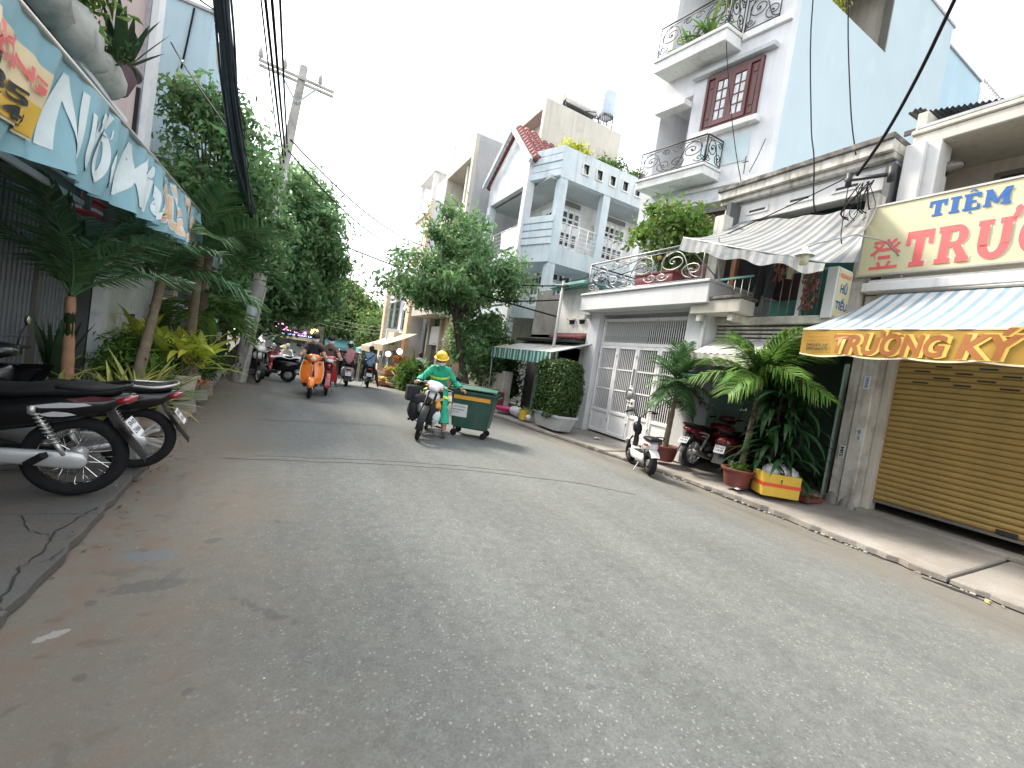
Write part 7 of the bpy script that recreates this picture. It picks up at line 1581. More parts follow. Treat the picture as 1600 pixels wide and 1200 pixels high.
mb.build('stem', 'bark_dark', dr, True)

# ------------------------------------------------------------------ motorbikes
def wheel(t, x, r, w, kind, rim_m, name='wheel'):
    """tyre carried by a wheel part; rim, spokes and hub are its pieces"""
    mb = MB(); R1 = r - w * .55; n, k = 40, 10; vs = []
    for i in range(n):
        a = 2 * math.pi * i / n
        for j in range(k):
            b = 2 * math.pi * j / k; rr = R1 + w * .55 * math.cos(b); vs.append((x + rr * math.cos(a), w * .5 * math.sin(b), r + rr * math.sin(a)))
    mb.add(vs, [(i * k + j, ((i + 1) % n) * k + j, ((i + 1) % n) * k + (j + 1) % k, i * k + (j + 1) % k) for i in range(n) for j in range(k)])
    o = mb.build(name, 'rubber', t, True)
    rm = MB(); ri = R1 - w * .32; rm.lathe([(ri + .006, -w * .42), (ri + .012, -w * .4), (ri - .012, -w * .1), (ri - .012, w * .1), (ri + .012, w * .4), (ri + .006, w * .42), (ri - .018, w * .14), (ri - .018, -w * .14), (ri + .006, -w * .42)], 40, (x, 0, r), 'Y'); rm.build('rim', rim_m, o, 50)
    sp = MB()
    if kind == 'wire':
        for i in range(28):
            a = 2 * math.pi * i / 28; s_ = 1 if i % 2 else -1; a2 = a + (.5 if (i // 2) % 2 else -.5)
            sp.tube([(x + .05 * math.cos(a2), s_ * .03, r + .05 * math.sin(a2)), (x + ri * math.cos(a), 0, r + ri * math.sin(a))], .0022, 4)
    elif kind == 'alloy':
        for i in range(6):
            a = 2 * math.pi * i / 6 + .3; 
            for da in (-.11, .11): sp.bar((x + .04 * math.cos(a + da * 3), 0, r + .04 * math.sin(a + da * 3)), (x + ri * math.cos(a + da), 0, r + ri * math.sin(a + da)), .022, .02, (0, 1, 0))
    else:
        sp.lathe([(ri, -.012), (.05, -.022), (.05, .022), (ri, .012)], 24, (x, 0, r), 'Y')
    sp.build('spokes', rim_m, o)
    h = MB(); h.lathe([(.001, -.06), (.055, -.06), (.062, -.03), (.062, .03), (.055, .06), (.001, .06)], 16, (x, 0, r), 'Y'); h.tube([(x, -.09, r), (x, .09, r)], .012, 6); h.build('hub', 'alloy', o, 40)
    return o
def mirror_pair(t, x, z, y=.24, m='black_plastic', out=.12, up=.2):
    for s in (-1, 1):
        mb = MB(); mb.tube([(x, s * y, z), (x - .01, s * (y + .03), z + up * .6), (x - .02, s * (y + out), z + up)], .006, 5); mb.ell((x - .02, s * (y + out), z + up + .03), .014, .062, .045, 12, 8); o = mb.build('mirror', m, t, True)
        g = MB(); g.ell((x - .031, s * (y + out), z + up + .03), .006, .055, .039, 12, 6); g.build('mirror_glass', 'mirror_glass', o, True)
def plate(t, x, z, tilt=.35, lines=('59-X2', '683.41'), w=.19, h=.14):
    c, s_ = math.cos(tilt), math.sin(tilt); mb = MB(); mb.obox((x, 0, z), (.0025, 0, 0), (0, w / 2, 0), (0, 0, h / 2)); mb.xf(Matrix.Translation((x, 0, z)) @ Matrix.Rotation(tilt, 4, 'Y') @ Matrix.Translation((-x, 0, -z)))
    o = mb.build('number_plate', 'plate_white', t)
    for i, tx in enumerate(lines):
        up = Vector((s_, 0, c)); org = Vector((x, w * .4, z)) + up * (.015 - i * .058 - .0) - Vector((c, 0, -s_)) * .003
        place_text(text_mesh(tx, .02, res=1), org, (0, -1, 0), w * .8, .042, 'print_black', o, up=up, push=.002)
def underbone(name, label, loc, head, body='gloss_black', accent='silver_paint', wheelk='wire', rim='alloy', lean=0.0, group='motorbikes', cat='motorbike', white_front=False, plate_tx=('59-X2', '683.41'), steer=0.0, gold=None, stripe=True, box=None):
    """small step-through motorbike, forward = +X, origin under the rear wheel"""
    t = thing(name, label, cat, loc, head, group); t.rotation_euler = (lean, 0, head)
    wb, R = 1.22, .29
    wheel(t, 0, R, .085, wheelk, rim); fw = wheel(t, wb, R, .075, wheelk, rim)
    mb = MB(); mb.bar((.0, .085, R), (.46, .085, R + .04), .03, .05); mb.bar((.0, -.085, R), (.46, -.085, R + .04), .03, .05); mb.build('swing_arm', 'black_plastic', t)
    mb = MB(); mb.loft([(-.085, .115, R, .006, .02, 2), (-.06, .115, R, .02, .052, 2.6), (.0, .115, R + .005, .024, .062, 2.8), (.3, .115, R + .03, .024, .05, 3), (.5, .115, R + .03, .024, .055, 3), (.54, .115, R + .03, .01, .03, 2)], 14); mb.build('chain_case', accent if accent != 'red_paint' else 'alloy', t, 50)
    for s in (-1, 1):
        mb = MB(); a, b = Vector((.03, s * .125, R + .04)), Vector((.2, s * .13, .64)); mb.tube([a, a.lerp(b, .35)], .016, 8); mb.tube([a.lerp(b, .3), b], .012, 8); pts = []
        for i in range(90):
            q = a.lerp(b, .28 + .66 * i / 89); an = i * .62; pts.append(q + Vector((.026 * math.cos(an), .026 * math.sin(an), 0)))
        mb.tube(pts, .0055, 4); mb.tube([b - Vector((0, 0, .03)), b + Vector((.005, 0, .02))], .024, 8); mb.build('shock', 'alloy', t, True)
    mb = MB(); mb.loft([(.42, 0, R - .02, .09, .08, 3), (.52, 0, R, .12, .12, 3), (.68, 0, R + .01, .12, .12, 3), (.76, 0, R + .02, .07, .08, 3), (.98, 0, R + .08, .06, .07, 3)], 14)
    for s in (-1, 1): mb.lathe([(.001, s * .15), (.08, s * .148), (.095, s * .12)], 16, (.6, 0, R), 'Y')
    mb.build('engine', 'alloy', t, 40)
    mb = MB(); mb.tube([(.7, -.1, R - .1), (.5, -.13, R - .12), (.3, -.14, R - .08), (.1, -.15, R - .02), (-.12, -.155, R + .04), (-.24, -.16, R + .07)], [.018, .02, .03, .045, .05, .04], 10); mb.build('exhaust', 'steel', t, True)
    mb = MB(); mb.loft([(-.3, 0, .8, .07, .012, 2), (-.26, 0, .785, .1, .03, 2.4), (-.1, 0, .775, .125, .045, 2.6), (.15, 0, .765, .13, .05, 2.6), (.28, 0, .74, .12, .045, 2.6), (.45, 0, .73, .1, .045, 2.6), (.6, 0, .75, .07, .04, 2.4), (.64, 0, .75, .03, .015, 2)], 16); mb.build('seat', 'seat_vinyl', t, True)
    mb = MB(); mb.loft([(-.4, 0, .76, .02, .012, 2), (-.34, 0, .735, .07, .04, 2.5), (-.2, 0, .69, .12, .07, 2.8), (.0, 0, .66, .135, .1, 3), (.2, 0, .62, .14, .12, 3), (.42, 0, .57, .13, .12, 3), (.6, 0, .56, .1, .1, 2.6), (.78, 0, .54, .08, .08, 2.6), (.95, 0, .6, .07, .1, 2.6)], 18); mb.build('body', body, t, 50)
    if stripe:
        for s in (-1, 1):
            for (x0, x1, z0, z1, m) in ((-.12, .16, .69, .655, accent), (-.3, .0, .742, .712, 'dark_red_paint'), (-.02, .12, .62, .6, accent)):
                mb = MB(); f = lambda x: .128 + .012 * min(1, max(0, (x + .2) / .35)); 
                mb.grid(lambda u, v: (x0 + (x1 - x0) * u + .05 * v, s * (f(x0 + (x1 - x0) * u) + .0035), z0 + (z1 - z0) * u + (.012 + .02 * (1 - abs(2 * u - 1))) * (v - .3)), 6, 2); mb.build('decal', m, t)
    mb = MB(); pts = [(.1, .13, .8), (-.12, .16, .8), (-.3, .13, .825), (-.36, 0, .83), (-.3, -.13, .825), (-.12, -.16, .8), (.1, -.13, .8)]; mb.tube(smooth_path(pts), .013, 7); mb.build('grab_rail', 'black_plastic' if accent != 'alloy' else 'alloy', t, True)
    mb = MB(); mb.loft([(-.415, 0, .735, .05, .02, 2), (-.37, 0, .73, .085, .034, 2.4), (-.28, 0, .715, .095, .036, 2.4)], 14); mb.build('tail_light', 'tail_red', t, True)
    mb = MB(); mb.grid(lambda u, v: (-.2 - .34 * u ** 1.2, (v - .5) * (.2 - .06 * u), .66 - .38 * u + .03 * (1 - (2 * v - 1) ** 2)), 10, 6); mb.grid(lambda u, v: (-.205 - .34 * u ** 1.2, (v - .5) * (.2 - .06 * u), .65 - .38 * u + .03 * (1 - (2 * v - 1) ** 2)), 10, 6); mb.build('mudguard', 'black_plastic', t, True)
    plate(t, -.40, .52, .62, plate_tx)
    # front: leg shield, fork, mudguard, cowl
    mb = MB()
    mb.grid(lambda u, v: (1.06 - .2 * abs(2 * v - 1) ** 1.5 - .22 * u, (v - .5) * (.3 + .16 * math.sin(math.pi * min(1, .25 + u * .75))), .36 + .52 * u), 12, 12); mb.grid(lambda u, v: (1.04 - .2 * abs(2 * v - 1) ** 1.5 - .22 * u, (v - .5) * (.29 + .16 * math.sin(math.pi * min(1, .25 + u * .75))), .36 + .52 * u), 12, 12); mb.build('leg_shield', body, t, True)
    mb = MB(); mb.loft([(.8, 0, .76, .1, .12, 2.6), (.92, 0, .76, .15, .12, 2.6), (1.0, 0, .77, .12, .1, 2.4), (1.04, 0, .78, .04, .05, 2)], 14); mb.build('front_panel', 'white_paint' if white_front else body, t, True)
    if gold:
        for s in (-1, 1): mb = MB(); mb.grid(lambda u, v: (1.075 - .14 * u, s * (.03 + .2 * u), .68 + .1 * u + .06 * (v - .5) + .02 * u), 6, 2); mb.build('decal', gold, t)
    mb = MB()
    for s in (-1, 1): mb.tube([(wb, s * .075, R), (wb - .07, s * .075, .52), (wb - .2, s * .07, .86)], [.022, .02, .018], 8)
    mb.build('fork', 'black_plastic', t, True)
    mb = MB()
    mb.grid(lambda u, v: (wb + (R + .03) * math.cos(-.2 + 2.5 * u), (v - .5) * .12, R + (R + .03 + .015 * (1 - (2 * v - 1) ** 2)) * math.sin(-.2 + 2.5 * u)), 18, 6); mb.grid(lambda u, v: (wb + (R + .024) * math.cos(-.2 + 2.5 * u), (v - .5) * .12, R + (R + .024 + .015 * (1 - (2 * v - 1) ** 2)) * math.sin(-.2 + 2.5 * u)), 18, 6); mb.build('front_mudguard', body, t, True)
    mb = MB(); mb.loft([(.8, 0, .98, .08, .03, 2.4), (.86, 0, .985, .17, .055, 2.4), (.96, 0, .98, .15, .08, 2.4), (1.04, 0, .95, .11, .07, 2.4), (1.08, 0, .93, .06, .04, 2)], 16); mb.build('handlebar_cowl', 'white_paint' if white_front else body, t, True)
    mb = MB(); mb.loft([(1.01, 0, .945, .11, .055, 2.4), (1.075, 0, .925, .1, .05, 2.4), (1.1, 0, .915, .05, .028, 2)], 14); mb.build('headlight', 'lens_clear', t, True)
    for s in (-1, 1): mb = MB(); mb.ell((1.04, s * .13, .945), .03, .045, .026, 10, 6); mb.build('indicator', 'amber', t, True)
    mb = MB(); mb.tube([(.84, -.34, .99), (.88, -.15, 1.0), (.88, .15, 1.0), (.84, .34, .99)], .011, 7); mb.tube([(.93, -.34, .97), (.92, -.16, .985)], .006, 5); mb.tube([(.93, .34, .97), (.92, .16, .985)], .006, 5); o = mb.build('handlebar', 'steel', t, True)
    for s in (-1, 1): mb = MB(); mb.tube([(.84, s * .35, .99), (.865, s * .22, .995)], .017, 8); mb.build('grip', 'rubber', o, True)
    mirror_pair(t, .88, .99)
    mb = MB(); mb.tube([(.55, .1, R - .1), (.55, .3, R - .08)], .012, 6); mb.tube([(.55, -.1, R - .1), (.55, -.3, R - .08)], .012, 6); mb.build('foot_bar', 'steel', t, True)
    for s in (-1, 1): MB().bar((.55, s * .21, R - .085), (.55, s * .32, R - .08), .03, .03).build('footrest', 'rubber', t); mb = MB(); mb.bar((.2, s * .14, R - .02), (.1, s * .22, R + .07), .04, .035); mb.build('footrest', 'rubber', t)
    mb = MB(); mb.tube([(.45, .1, R - .08), (.36, .2, .02)], .012, 6) if abs(lean) < .3 else None; mb.build('kickstand', 'steel', t, True)
    for ch in t.children:
        if ch.name.split('.')[0] in ('seat', 'body', 'tail_light', 'grab_rail', 'decal', 'mudguard'):
            for v in ch.data.vertices:
                if v.co.x < 0: v.co.x *= .72
        if ch.name.startswith('number_plate'): ch.location.x = .1
    if box: mb = MB(); mb.bbox(.72, .98, -.17, .17, .55, .83, .03); mb.build('front_box', box, t)
    return t
def scooter(name, label, loc, head, body, accent='black_plastic', lean=0.0, group='motorbikes', round_head=True, plate_tx=('59-C1', '402.77'), rr=.23, face=None, seat_m='seat_vinyl', cat='scooter', cover=False):
    """bodied scooter with flat front shield, forward = +X, origin under the rear wheel"""
    t = thing(name, label, cat, loc, head, group); t.rotation_euler = (lean, 0, head)
    wb, R = 1.26, rr
    wheel(t, 0, R, .11, 'disc', 'alloy'); wheel(t, wb, R, .1, 'disc', 'alloy')
    mb = MB(); mb.loft([(-.36, 0, .62, .04, .05, 2), (-.3, 0, .58, .14, .12, 2.4), (-.15, 0, .54, .2, .18, 2.4), (.05, 0, .52, .23, .2, 2.5), (.25, 0, .53, .22, .19, 2.5), (.38, 0, .53, .17, .18, 2.6), (.46, 0, .5, .1, .16, 2.6)], 20); mb.build('rear_body', body, t, True)
    mb = MB(); mb.loft([(.3, 0, .3, .16, .05, 4), (.6, 0, .27, .18, .035, 4), (.9, 0, .28, .17, .035, 4), (.98, 0, .33, .15, .05, 3)], 14); mb.build('floor', accent, t, 40)
    mb = MB(); mb.loft([(-.3, 0, .79, .08, .02, 2.2), (-.24, 0, .775, .13, .045, 2.5), (.0, 0, .765, .16, .06, 2.6), (.25, 0, .755, .15, .06, 2.6), (.42, 0, .745, .1, .045, 2.4), (.46, 0, .74, .05, .02, 2)], 16); mb.build('seat', seat_m, t, True)
    def shield(off):
        def f(u, v):
            w = .54 * (.62 + .38 * math.sin(math.pi * min(1, .18 + u * .66))); a = (2 * v - 1)
            return (1.02 - .13 * u + .07 * (1 - a * a) - off - .1 * max(0, .25 - u), a * w * .5, .34 + .56 * u)
        return f
    mb = MB(); mb.grid(shield(0), 16, 16); mb.build('front_shield', body, t, True); mb = MB(); mb.grid(shield(.03), 16, 16); mb.build('inner_shield', accent, t, True)
    mb = MB()
    for s in (-1, 1): f = shield(-.006); mb.tube([f(i / 14, .5 + s * .497) for i in range(15)], .011, 6)
    mb.build('shield_trim', 'chrome' if round_head else accent, t, True)
    mb = MB(); mb.loft([(1.03, 0, .66, .012, .1, 2), (1.09, 0, .62, .03, .2, 2.2), (1.1, 0, .6, .016, .17, 2)], 12); mb.build('horn_cover', face or body, t, True)
    mb = MB(); mb.loft([(wb - .28, 0, R + .03, .03, .03, 2), (wb - .2, 0, R + .11, .085, .1, 2.4), (wb, 0, R + .2, .105, .1, 2.4), (wb + .14, 0, R + .15, .09, .1, 2.4), (wb + .22, 0, R + .08, .05, .05, 2)], 16); mb.build('front_mudguard', face or body, t, True)
    mb = MB(); mb.tube([(1.0, 0, .85), (wb - .1, .06, R + .2), (wb, .075, R)], .025, 7); mb.build('fork', accent, t, True)
    mb = MB(); mb.loft([(.84, 0, .97, .08, .04, 2.4), (.89, 0, .98, .2, .06, 2.3), (.97, 0, .97, .16, .09, 2.3), (1.05, 0, .95, .1, .09, 2.2), (1.07, 0, .95, .06, .06, 2)], 18); mb.build('headset', body, t, True)
    mb = MB()
    if round_head: mb.lathe([(.001, .045), (.05, .035), (.078, .0), (.085, -.02)], 18, (1.045, 0, .95), 'X')
    else: mb.loft([(1.03, 0, .96, .13, .04, 2), (1.075, 0, .95, .09, .03, 2)], 14)
    mb.build('headlight', 'lens_clear', t, True)
    mb = MB(); mb.tube([(.88, -.33, .99), (.9, 0, 1.0), (.88, .33, .99)], .013, 7); o = mb.build('handlebar', 'steel', t, True)
    for s in (-1, 1): mb = MB(); mb.tube([(.88, s * .34, .99), (.885, s * .22, .992)], .018, 8); mb.build('grip', 'rubber', o, True); mb = MB(); mb.ell((1.02, s * .17, .84), .02, .03, .05, 8, 6); mb.build('indicator', 'amber', t, True)
    mirror_pair(t, .9, 1.0)
    mb = MB(); mb.tube([(.3, -.12, R - .06), (.05, -.16, R), (-.2, -.17, R + .05), (-.3, -.17, R + .07)], [.03, .05, .06, .05], 10); mb.build('exhaust', 'steel', t, True)
    mb = MB(); mb.loft([(-.39, 0, .64, .05, .03, 2), (-.34, 0, .63, .09, .04, 2.4), (-.3, 0, .62, .1, .045, 2.4)], 12); mb.build('tail_light', 'tail_red', t, True)
    mb = MB(); mb.grid(lambda u, v: (-.28 - .14 * u, (v - .5) * .2, .5 - .26 * u), 4, 2); mb.grid(lambda u, v: (-.285 - .14 * u, (v - .5) * .2, .49 - .26 * u), 4, 2); mb.build('mudguard', accent, t, True)
    plate(t, -.385, .48, .35, plate_tx)
    mb = MB(); mb.tube(smooth_path([(-.05, .14, .74), (-.25, .13, .8), (-.36, 0, .82), (-.25, -.13, .8), (-.05, -.14, .74)]), .012, 6); mb.build('grab_rail', 'chrome' if round_head else accent, t, True)
    mb = MB(); mb.tube([(.5, .1, .27), (.44, .2, .02)], .012, 6); mb.build('kickstand', 'steel', t, True)
    if cover: mb = MB(); mb.grid(lambda u, v: (-.32 + .85 * u, (v - .5) * .36, .84 - .05 * abs(2 * v - 1) ** 2 + .02 * math.sin(u * 12) - .03 * u), 16, 8); mb.build('sheet', 'white_cloth', t, True)
    return t
def place(px, py, z, deg): return (px, py, z), R_(deg)
# near left, rear wheels at the kerb, noses to the fence
underbone('parked_motorbike', 'nearest black motorbike with wire wheels, rear end toward the street', (-1.3, 4.36, .055), R_(183), 'gloss_black', 'silver_paint', 'wire', 'chrome', -.04, 'motorbikes parked at the fence', plate_tx=('59-V3', '214.06')).scale = (1.07, 1.07, 1.07)
underbone('parked_motorbike', 'second black motorbike with silver alloy wheels behind the nearest one', (-1.12, 5.12, .055), R_(186), 'gloss_black', 'alloy', 'alloy', 'alloy', -.04, 'motorbikes parked at the fence', stripe=False, plate_tx=('59-P1', '877.52'))
# right pavement
underbone('parked_motorbike', 'dark red motorbike with red front box parked under the tin canopy', (6.95, 5.55, .15), R_(2), 'dark_red_paint', 'silver_paint', 'wire', 'chrome', -.04, 'motorbikes under the tin canopy', box='red_paint', plate_tx=('51-K4', '390.18'))
scooter('parked_scooter', 'red and black scooter parked behind the bowl pot', (7.25, 5.0, .16), R_(8), 'dark_red_paint', 'black_plastic', -.04, 'motorbikes under the tin canopy', False, plate_tx=('59-L2', '118.45'))
# by the concrete pole
underbone('parked_motorbike', 'white fronted motorbike parked by the concrete pole facing the street', (-.98, 15.2, -.05), R_(-72), 'black_plastic', 'silver_paint', 'wire', 'alloy', -.04, 'motorbikes by the concrete pole', white_front=True)
scooter('parked_scooter', 'black scooter with a white sheet over its seat beside the pole', (.15, 15.6, -.1), R_(172), 'gloss_black', 'black_plastic', -.04, 'motorbikes by the concrete pole', False, cover=True)
underbone('parked_motorbike', 'dark motorbike parked behind the white fronted one', (-.9, 17.2, -.16), R_(-75), 'gloss_black', 'silver_paint', 'wire', 'alloy', -.04, 'motorbikes by the concrete pole')
scooter('parked_scooter', 'red scooter parked further behind the concrete pole', (-.9, 18.6, -.2), R_(-70), 'red_paint', 'black_plastic', -.04, 'motorbikes by the concrete pole', False)
# traffic
scooter('orange_scooter', 'bright orange retro scooter ridden toward the camera', (.66, 12.75, 0), R_(-92), 'orange_paint', 'black_plastic', 0, 'motorbikes in traffic', True)
underbone('red_motorbike', 'red motorbike behind the orange scooter', (1.13, 13.75, -.03), R_(-93), 'red_paint', 'silver_paint', 'wire', 'alloy', 0, 'motorbikes in traffic')
scooter('riding_scooter', 'silver scooter seen from behind under the rider in pink', (2.02, 16.4, -.12), R_(86), 'silver_paint', 'black_plastic', 0, 'motorbikes in traffic', False)
underbone('riding_motorbike', 'black motorbike seen from behind under the rider in blue', (2.83, 16.9, -.15), R_(84), 'gloss_black', 'silver_paint', 'wire', 'alloy', 0, 'motorbikes in traffic')
scooter('riding_scooter', 'far dark scooter riding away down the street', (2.05, 25.5, -.75), R_(88), 'gloss_black', 'black_plastic', 0, 'motorbikes in traffic', False)
scooter('riding_scooter', 'far white scooter coming along the left side', (.1, 25.0, -.72), R_(-95), 'white_paint', 'black_plastic', 0, 'motorbikes in traffic', False)
scooter('riding_scooter', 'far red scooter coming along the left side', (-.55, 26.5, -.85), R_(-95), 'red_paint', 'black_plastic', 0, 'motorbikes in traffic', False)
WBK = (2.66, 8.5, 0)
underbone('worker_motorbike', 'white and gold motorbike pushed by the worker in green', WBK, R_(-113), 'black_plastic', 'silver_paint', 'wire', 'alloy', -.17, 'motorbikes in traffic', white_front=True, gold='gold_paint')
bkt = thing('hanging_bag', 'black box bag hung on the worker motorbike handlebar', 'bag', (0, 0, 0)); mb = MB(); mb.bbox(-.14, .14, -.1, .1, -.28, 0, .02); mb.build('bag', 'black_cloth', bkt); mb = MB(); mb.tube(smooth_path([(-.1, 0, 0), (-.06, 0, .12), (.06, 0, .12), (.1, 0, 0)]), .008, 5); mb.build('strap', 'black_cloth', bkt)
def bike_pt(loc, deg, lean, p): return Vector(loc) + Matrix.Rotation(R_(deg), 3, 'Z') @ (Matrix.Rotation(lean, 3, 'X') @ Vector(p))
bkt.location = bike_pt(WBK, -113, -.17, (.84, -.36, .86))
sk = thing('supply_sacks', 'black and white plastic sacks hung on the leg shield of the worker motorbike', 'bags', tuple(bike_pt(WBK, -113, -.17, (.9, 0, 0))), R_(-113)); sk['group'] = 'bags on the worker motorbike'
for i, (x, y, z, rx, ry, rz2, m) in enumerate([(.03, -.15, .5, .13, .12, .22, 'black_cloth'), (.05, .17, .5, .14, .14, .25, 'black_cloth'), (.1, .0, .68, .08, .22, .1, 'black_cloth'), (.1, .24, .42, .08, .09, .14, 'mask_cloth'), (.1, .25, .6, .06, .07, .09, 'orange_band'), (.14, -.03, .56, .06, .06, .1, 'steel')]):
    mb = MB(); mb.ell((x, y, z), rx, ry, rz2, 12, 9); r = random.Random(i)
    for k, v in enumerate(mb.v): mb.v[k] = (v[0] + r.uniform(-.015, .015), v[1] + r.uniform(-.015, .015), v[2] + r.uniform(-.02, .02))
    mb.build('sack', m, sk, True)
# white electric scooter
def escooter():
    t = thing('electric_scooter', 'small white electric scooter with fat black tyres at the right kerb', 'electric scooter', (5.86, 5.5, 0), R_(66)); t.rotation_euler = (-.06, 0, R_(66)); wb, R = 1.02, .215
    wheel(t, 0, R, .12, 'disc', 'iron'); wheel(t, wb, R, .12, 'disc', 'iron')
    for x, a0, a1 in ((0, .2, 2.6), (wb, .5, 2.7)):
        mb = MB(); 
        for rr in (.03, .022): mb.grid(lambda u, v: (x + (R + rr) * math.cos(a0 + (a1 - a0) * u) * 1.0, (v - .5) * .15, R + (R + rr + .012 * (1 - (2 * v - 1) ** 2)) * math.sin(a0 + (a1 - a0) * u)), 16, 6)
        mb.build('mudguard', 'white_paint', t, True)
    mb = MB(); mb.loft([(.12, 0, .24, .1, .06, 3.5), (.2, 0, .26, .14, .08, 4), (.6, 0, .25, .15, .08, 4), (.74, 0, .28, .12, .07, 3.5), (.84, 0, .34, .07, .04, 3)], 16); mb.build('deck', 'white_paint', t, 45); mb = MB(); mb.bbox(.22, .62, -.1, .1, .335, .35, .01); mb.build('mat', 'rubber', t)
    mb = MB(); mb.loft([(-.12, 0, .53, .05, .03, 2.4), (-.05, 0, .52, .1, .08, 2.6), (.12, 0, .5, .11, .12, 2.6), (.26, 0, .46, .09, .12, 2.6), (.32, 0, .42, .06, .08, 2.4)], 14); mb.build('seat_base', 'white_paint', t, True)
    for s in (-1, 1): mb = MB(); mb.grid(lambda u, v: (-.08 + .2 * u, s * (.106 + .008 * u), .54 - .02 * u + .05 * (v - .5) * (1 - .4 * u)), 4, 2); mb.build('reflector', 'tail_red', t)
    mb = MB(); mb.loft([(-.2, 0, .645, .08, .02, 2.2), (-.14, 0, .64, .12, .035, 2.6), (.1, 0, .63, .12, .045, 2.6), (.26, 0, .62, .08, .035, 2.4), (.3, 0, .62, .04, .015, 2)], 14); mb.build('seat', 'seat_vinyl', t, True)
    mb = MB(); mb.tube(smooth_path([(-.12, .1, .6), (-.26, .09, .7), (-.3, 0, .72), (-.26, -.09, .7), (-.12, -.1, .6)]), .011, 6); mb.build('grab_rail', 'iron', t, True)
    mb = MB(); mb.tube([(.84, 0, .34), (.78, 0, .7), (.75, 0, .94)], [.055, .045, .03], 8); mb.loft([(.74, 0, .7, .07, .11, 3), (.87, 0, .73, .07, .1, 3)], 10); mb.build('steering_column', 'black_plastic', t, True)
    mb = MB()
    for s in (-1, 1): mb.tube([(wb, s * .085, R), (.93, s * .085, .45), (.86, s * .05, .55)], .018, 7)
    mb.build('fork', 'black_plastic', t, True)
    mb = MB(); mb.tube(smooth_path([(.66, -.3, 1.03), (.72, -.16, 1.06), (.76, 0, .92), (.72, .16, 1.06), (.66, .3, 1.03)]), .012, 6); o = mb.build('handlebar', 'iron', t, True)
    for s in (-1, 1): mb = MB(); mb.tube([(.65, s * .31, 1.03), (.69, s * .2, 1.05)], .018, 7); mb.tube([(.72, s * .3, 1.01), (.76, s * .18, 1.03)], .006, 4); mb.build('grip', 'rubber', o, True)
    mb = MB(); mb.lathe([(.001, .05), (.05, .03), (.06, -.03), (.03, -.06)], 14, (.88, 0, .82), 'X'); mb.build('headlight', 'lens_clear', t, True)
    mb = MB(); mb.tube([(.3, .08, .2), (.24, .2, .02)], .011, 5); mb.build('kickstand', 'steel', t)
    mb = MB(); mb.tube([(.0, .09, R), (.16, .1, .5)], .02, 7); mb.tube([(.0, -.09, R), (.16, -.1, .5)], .02, 7); mb.build('shock', 'iron', t, True)
escooter()

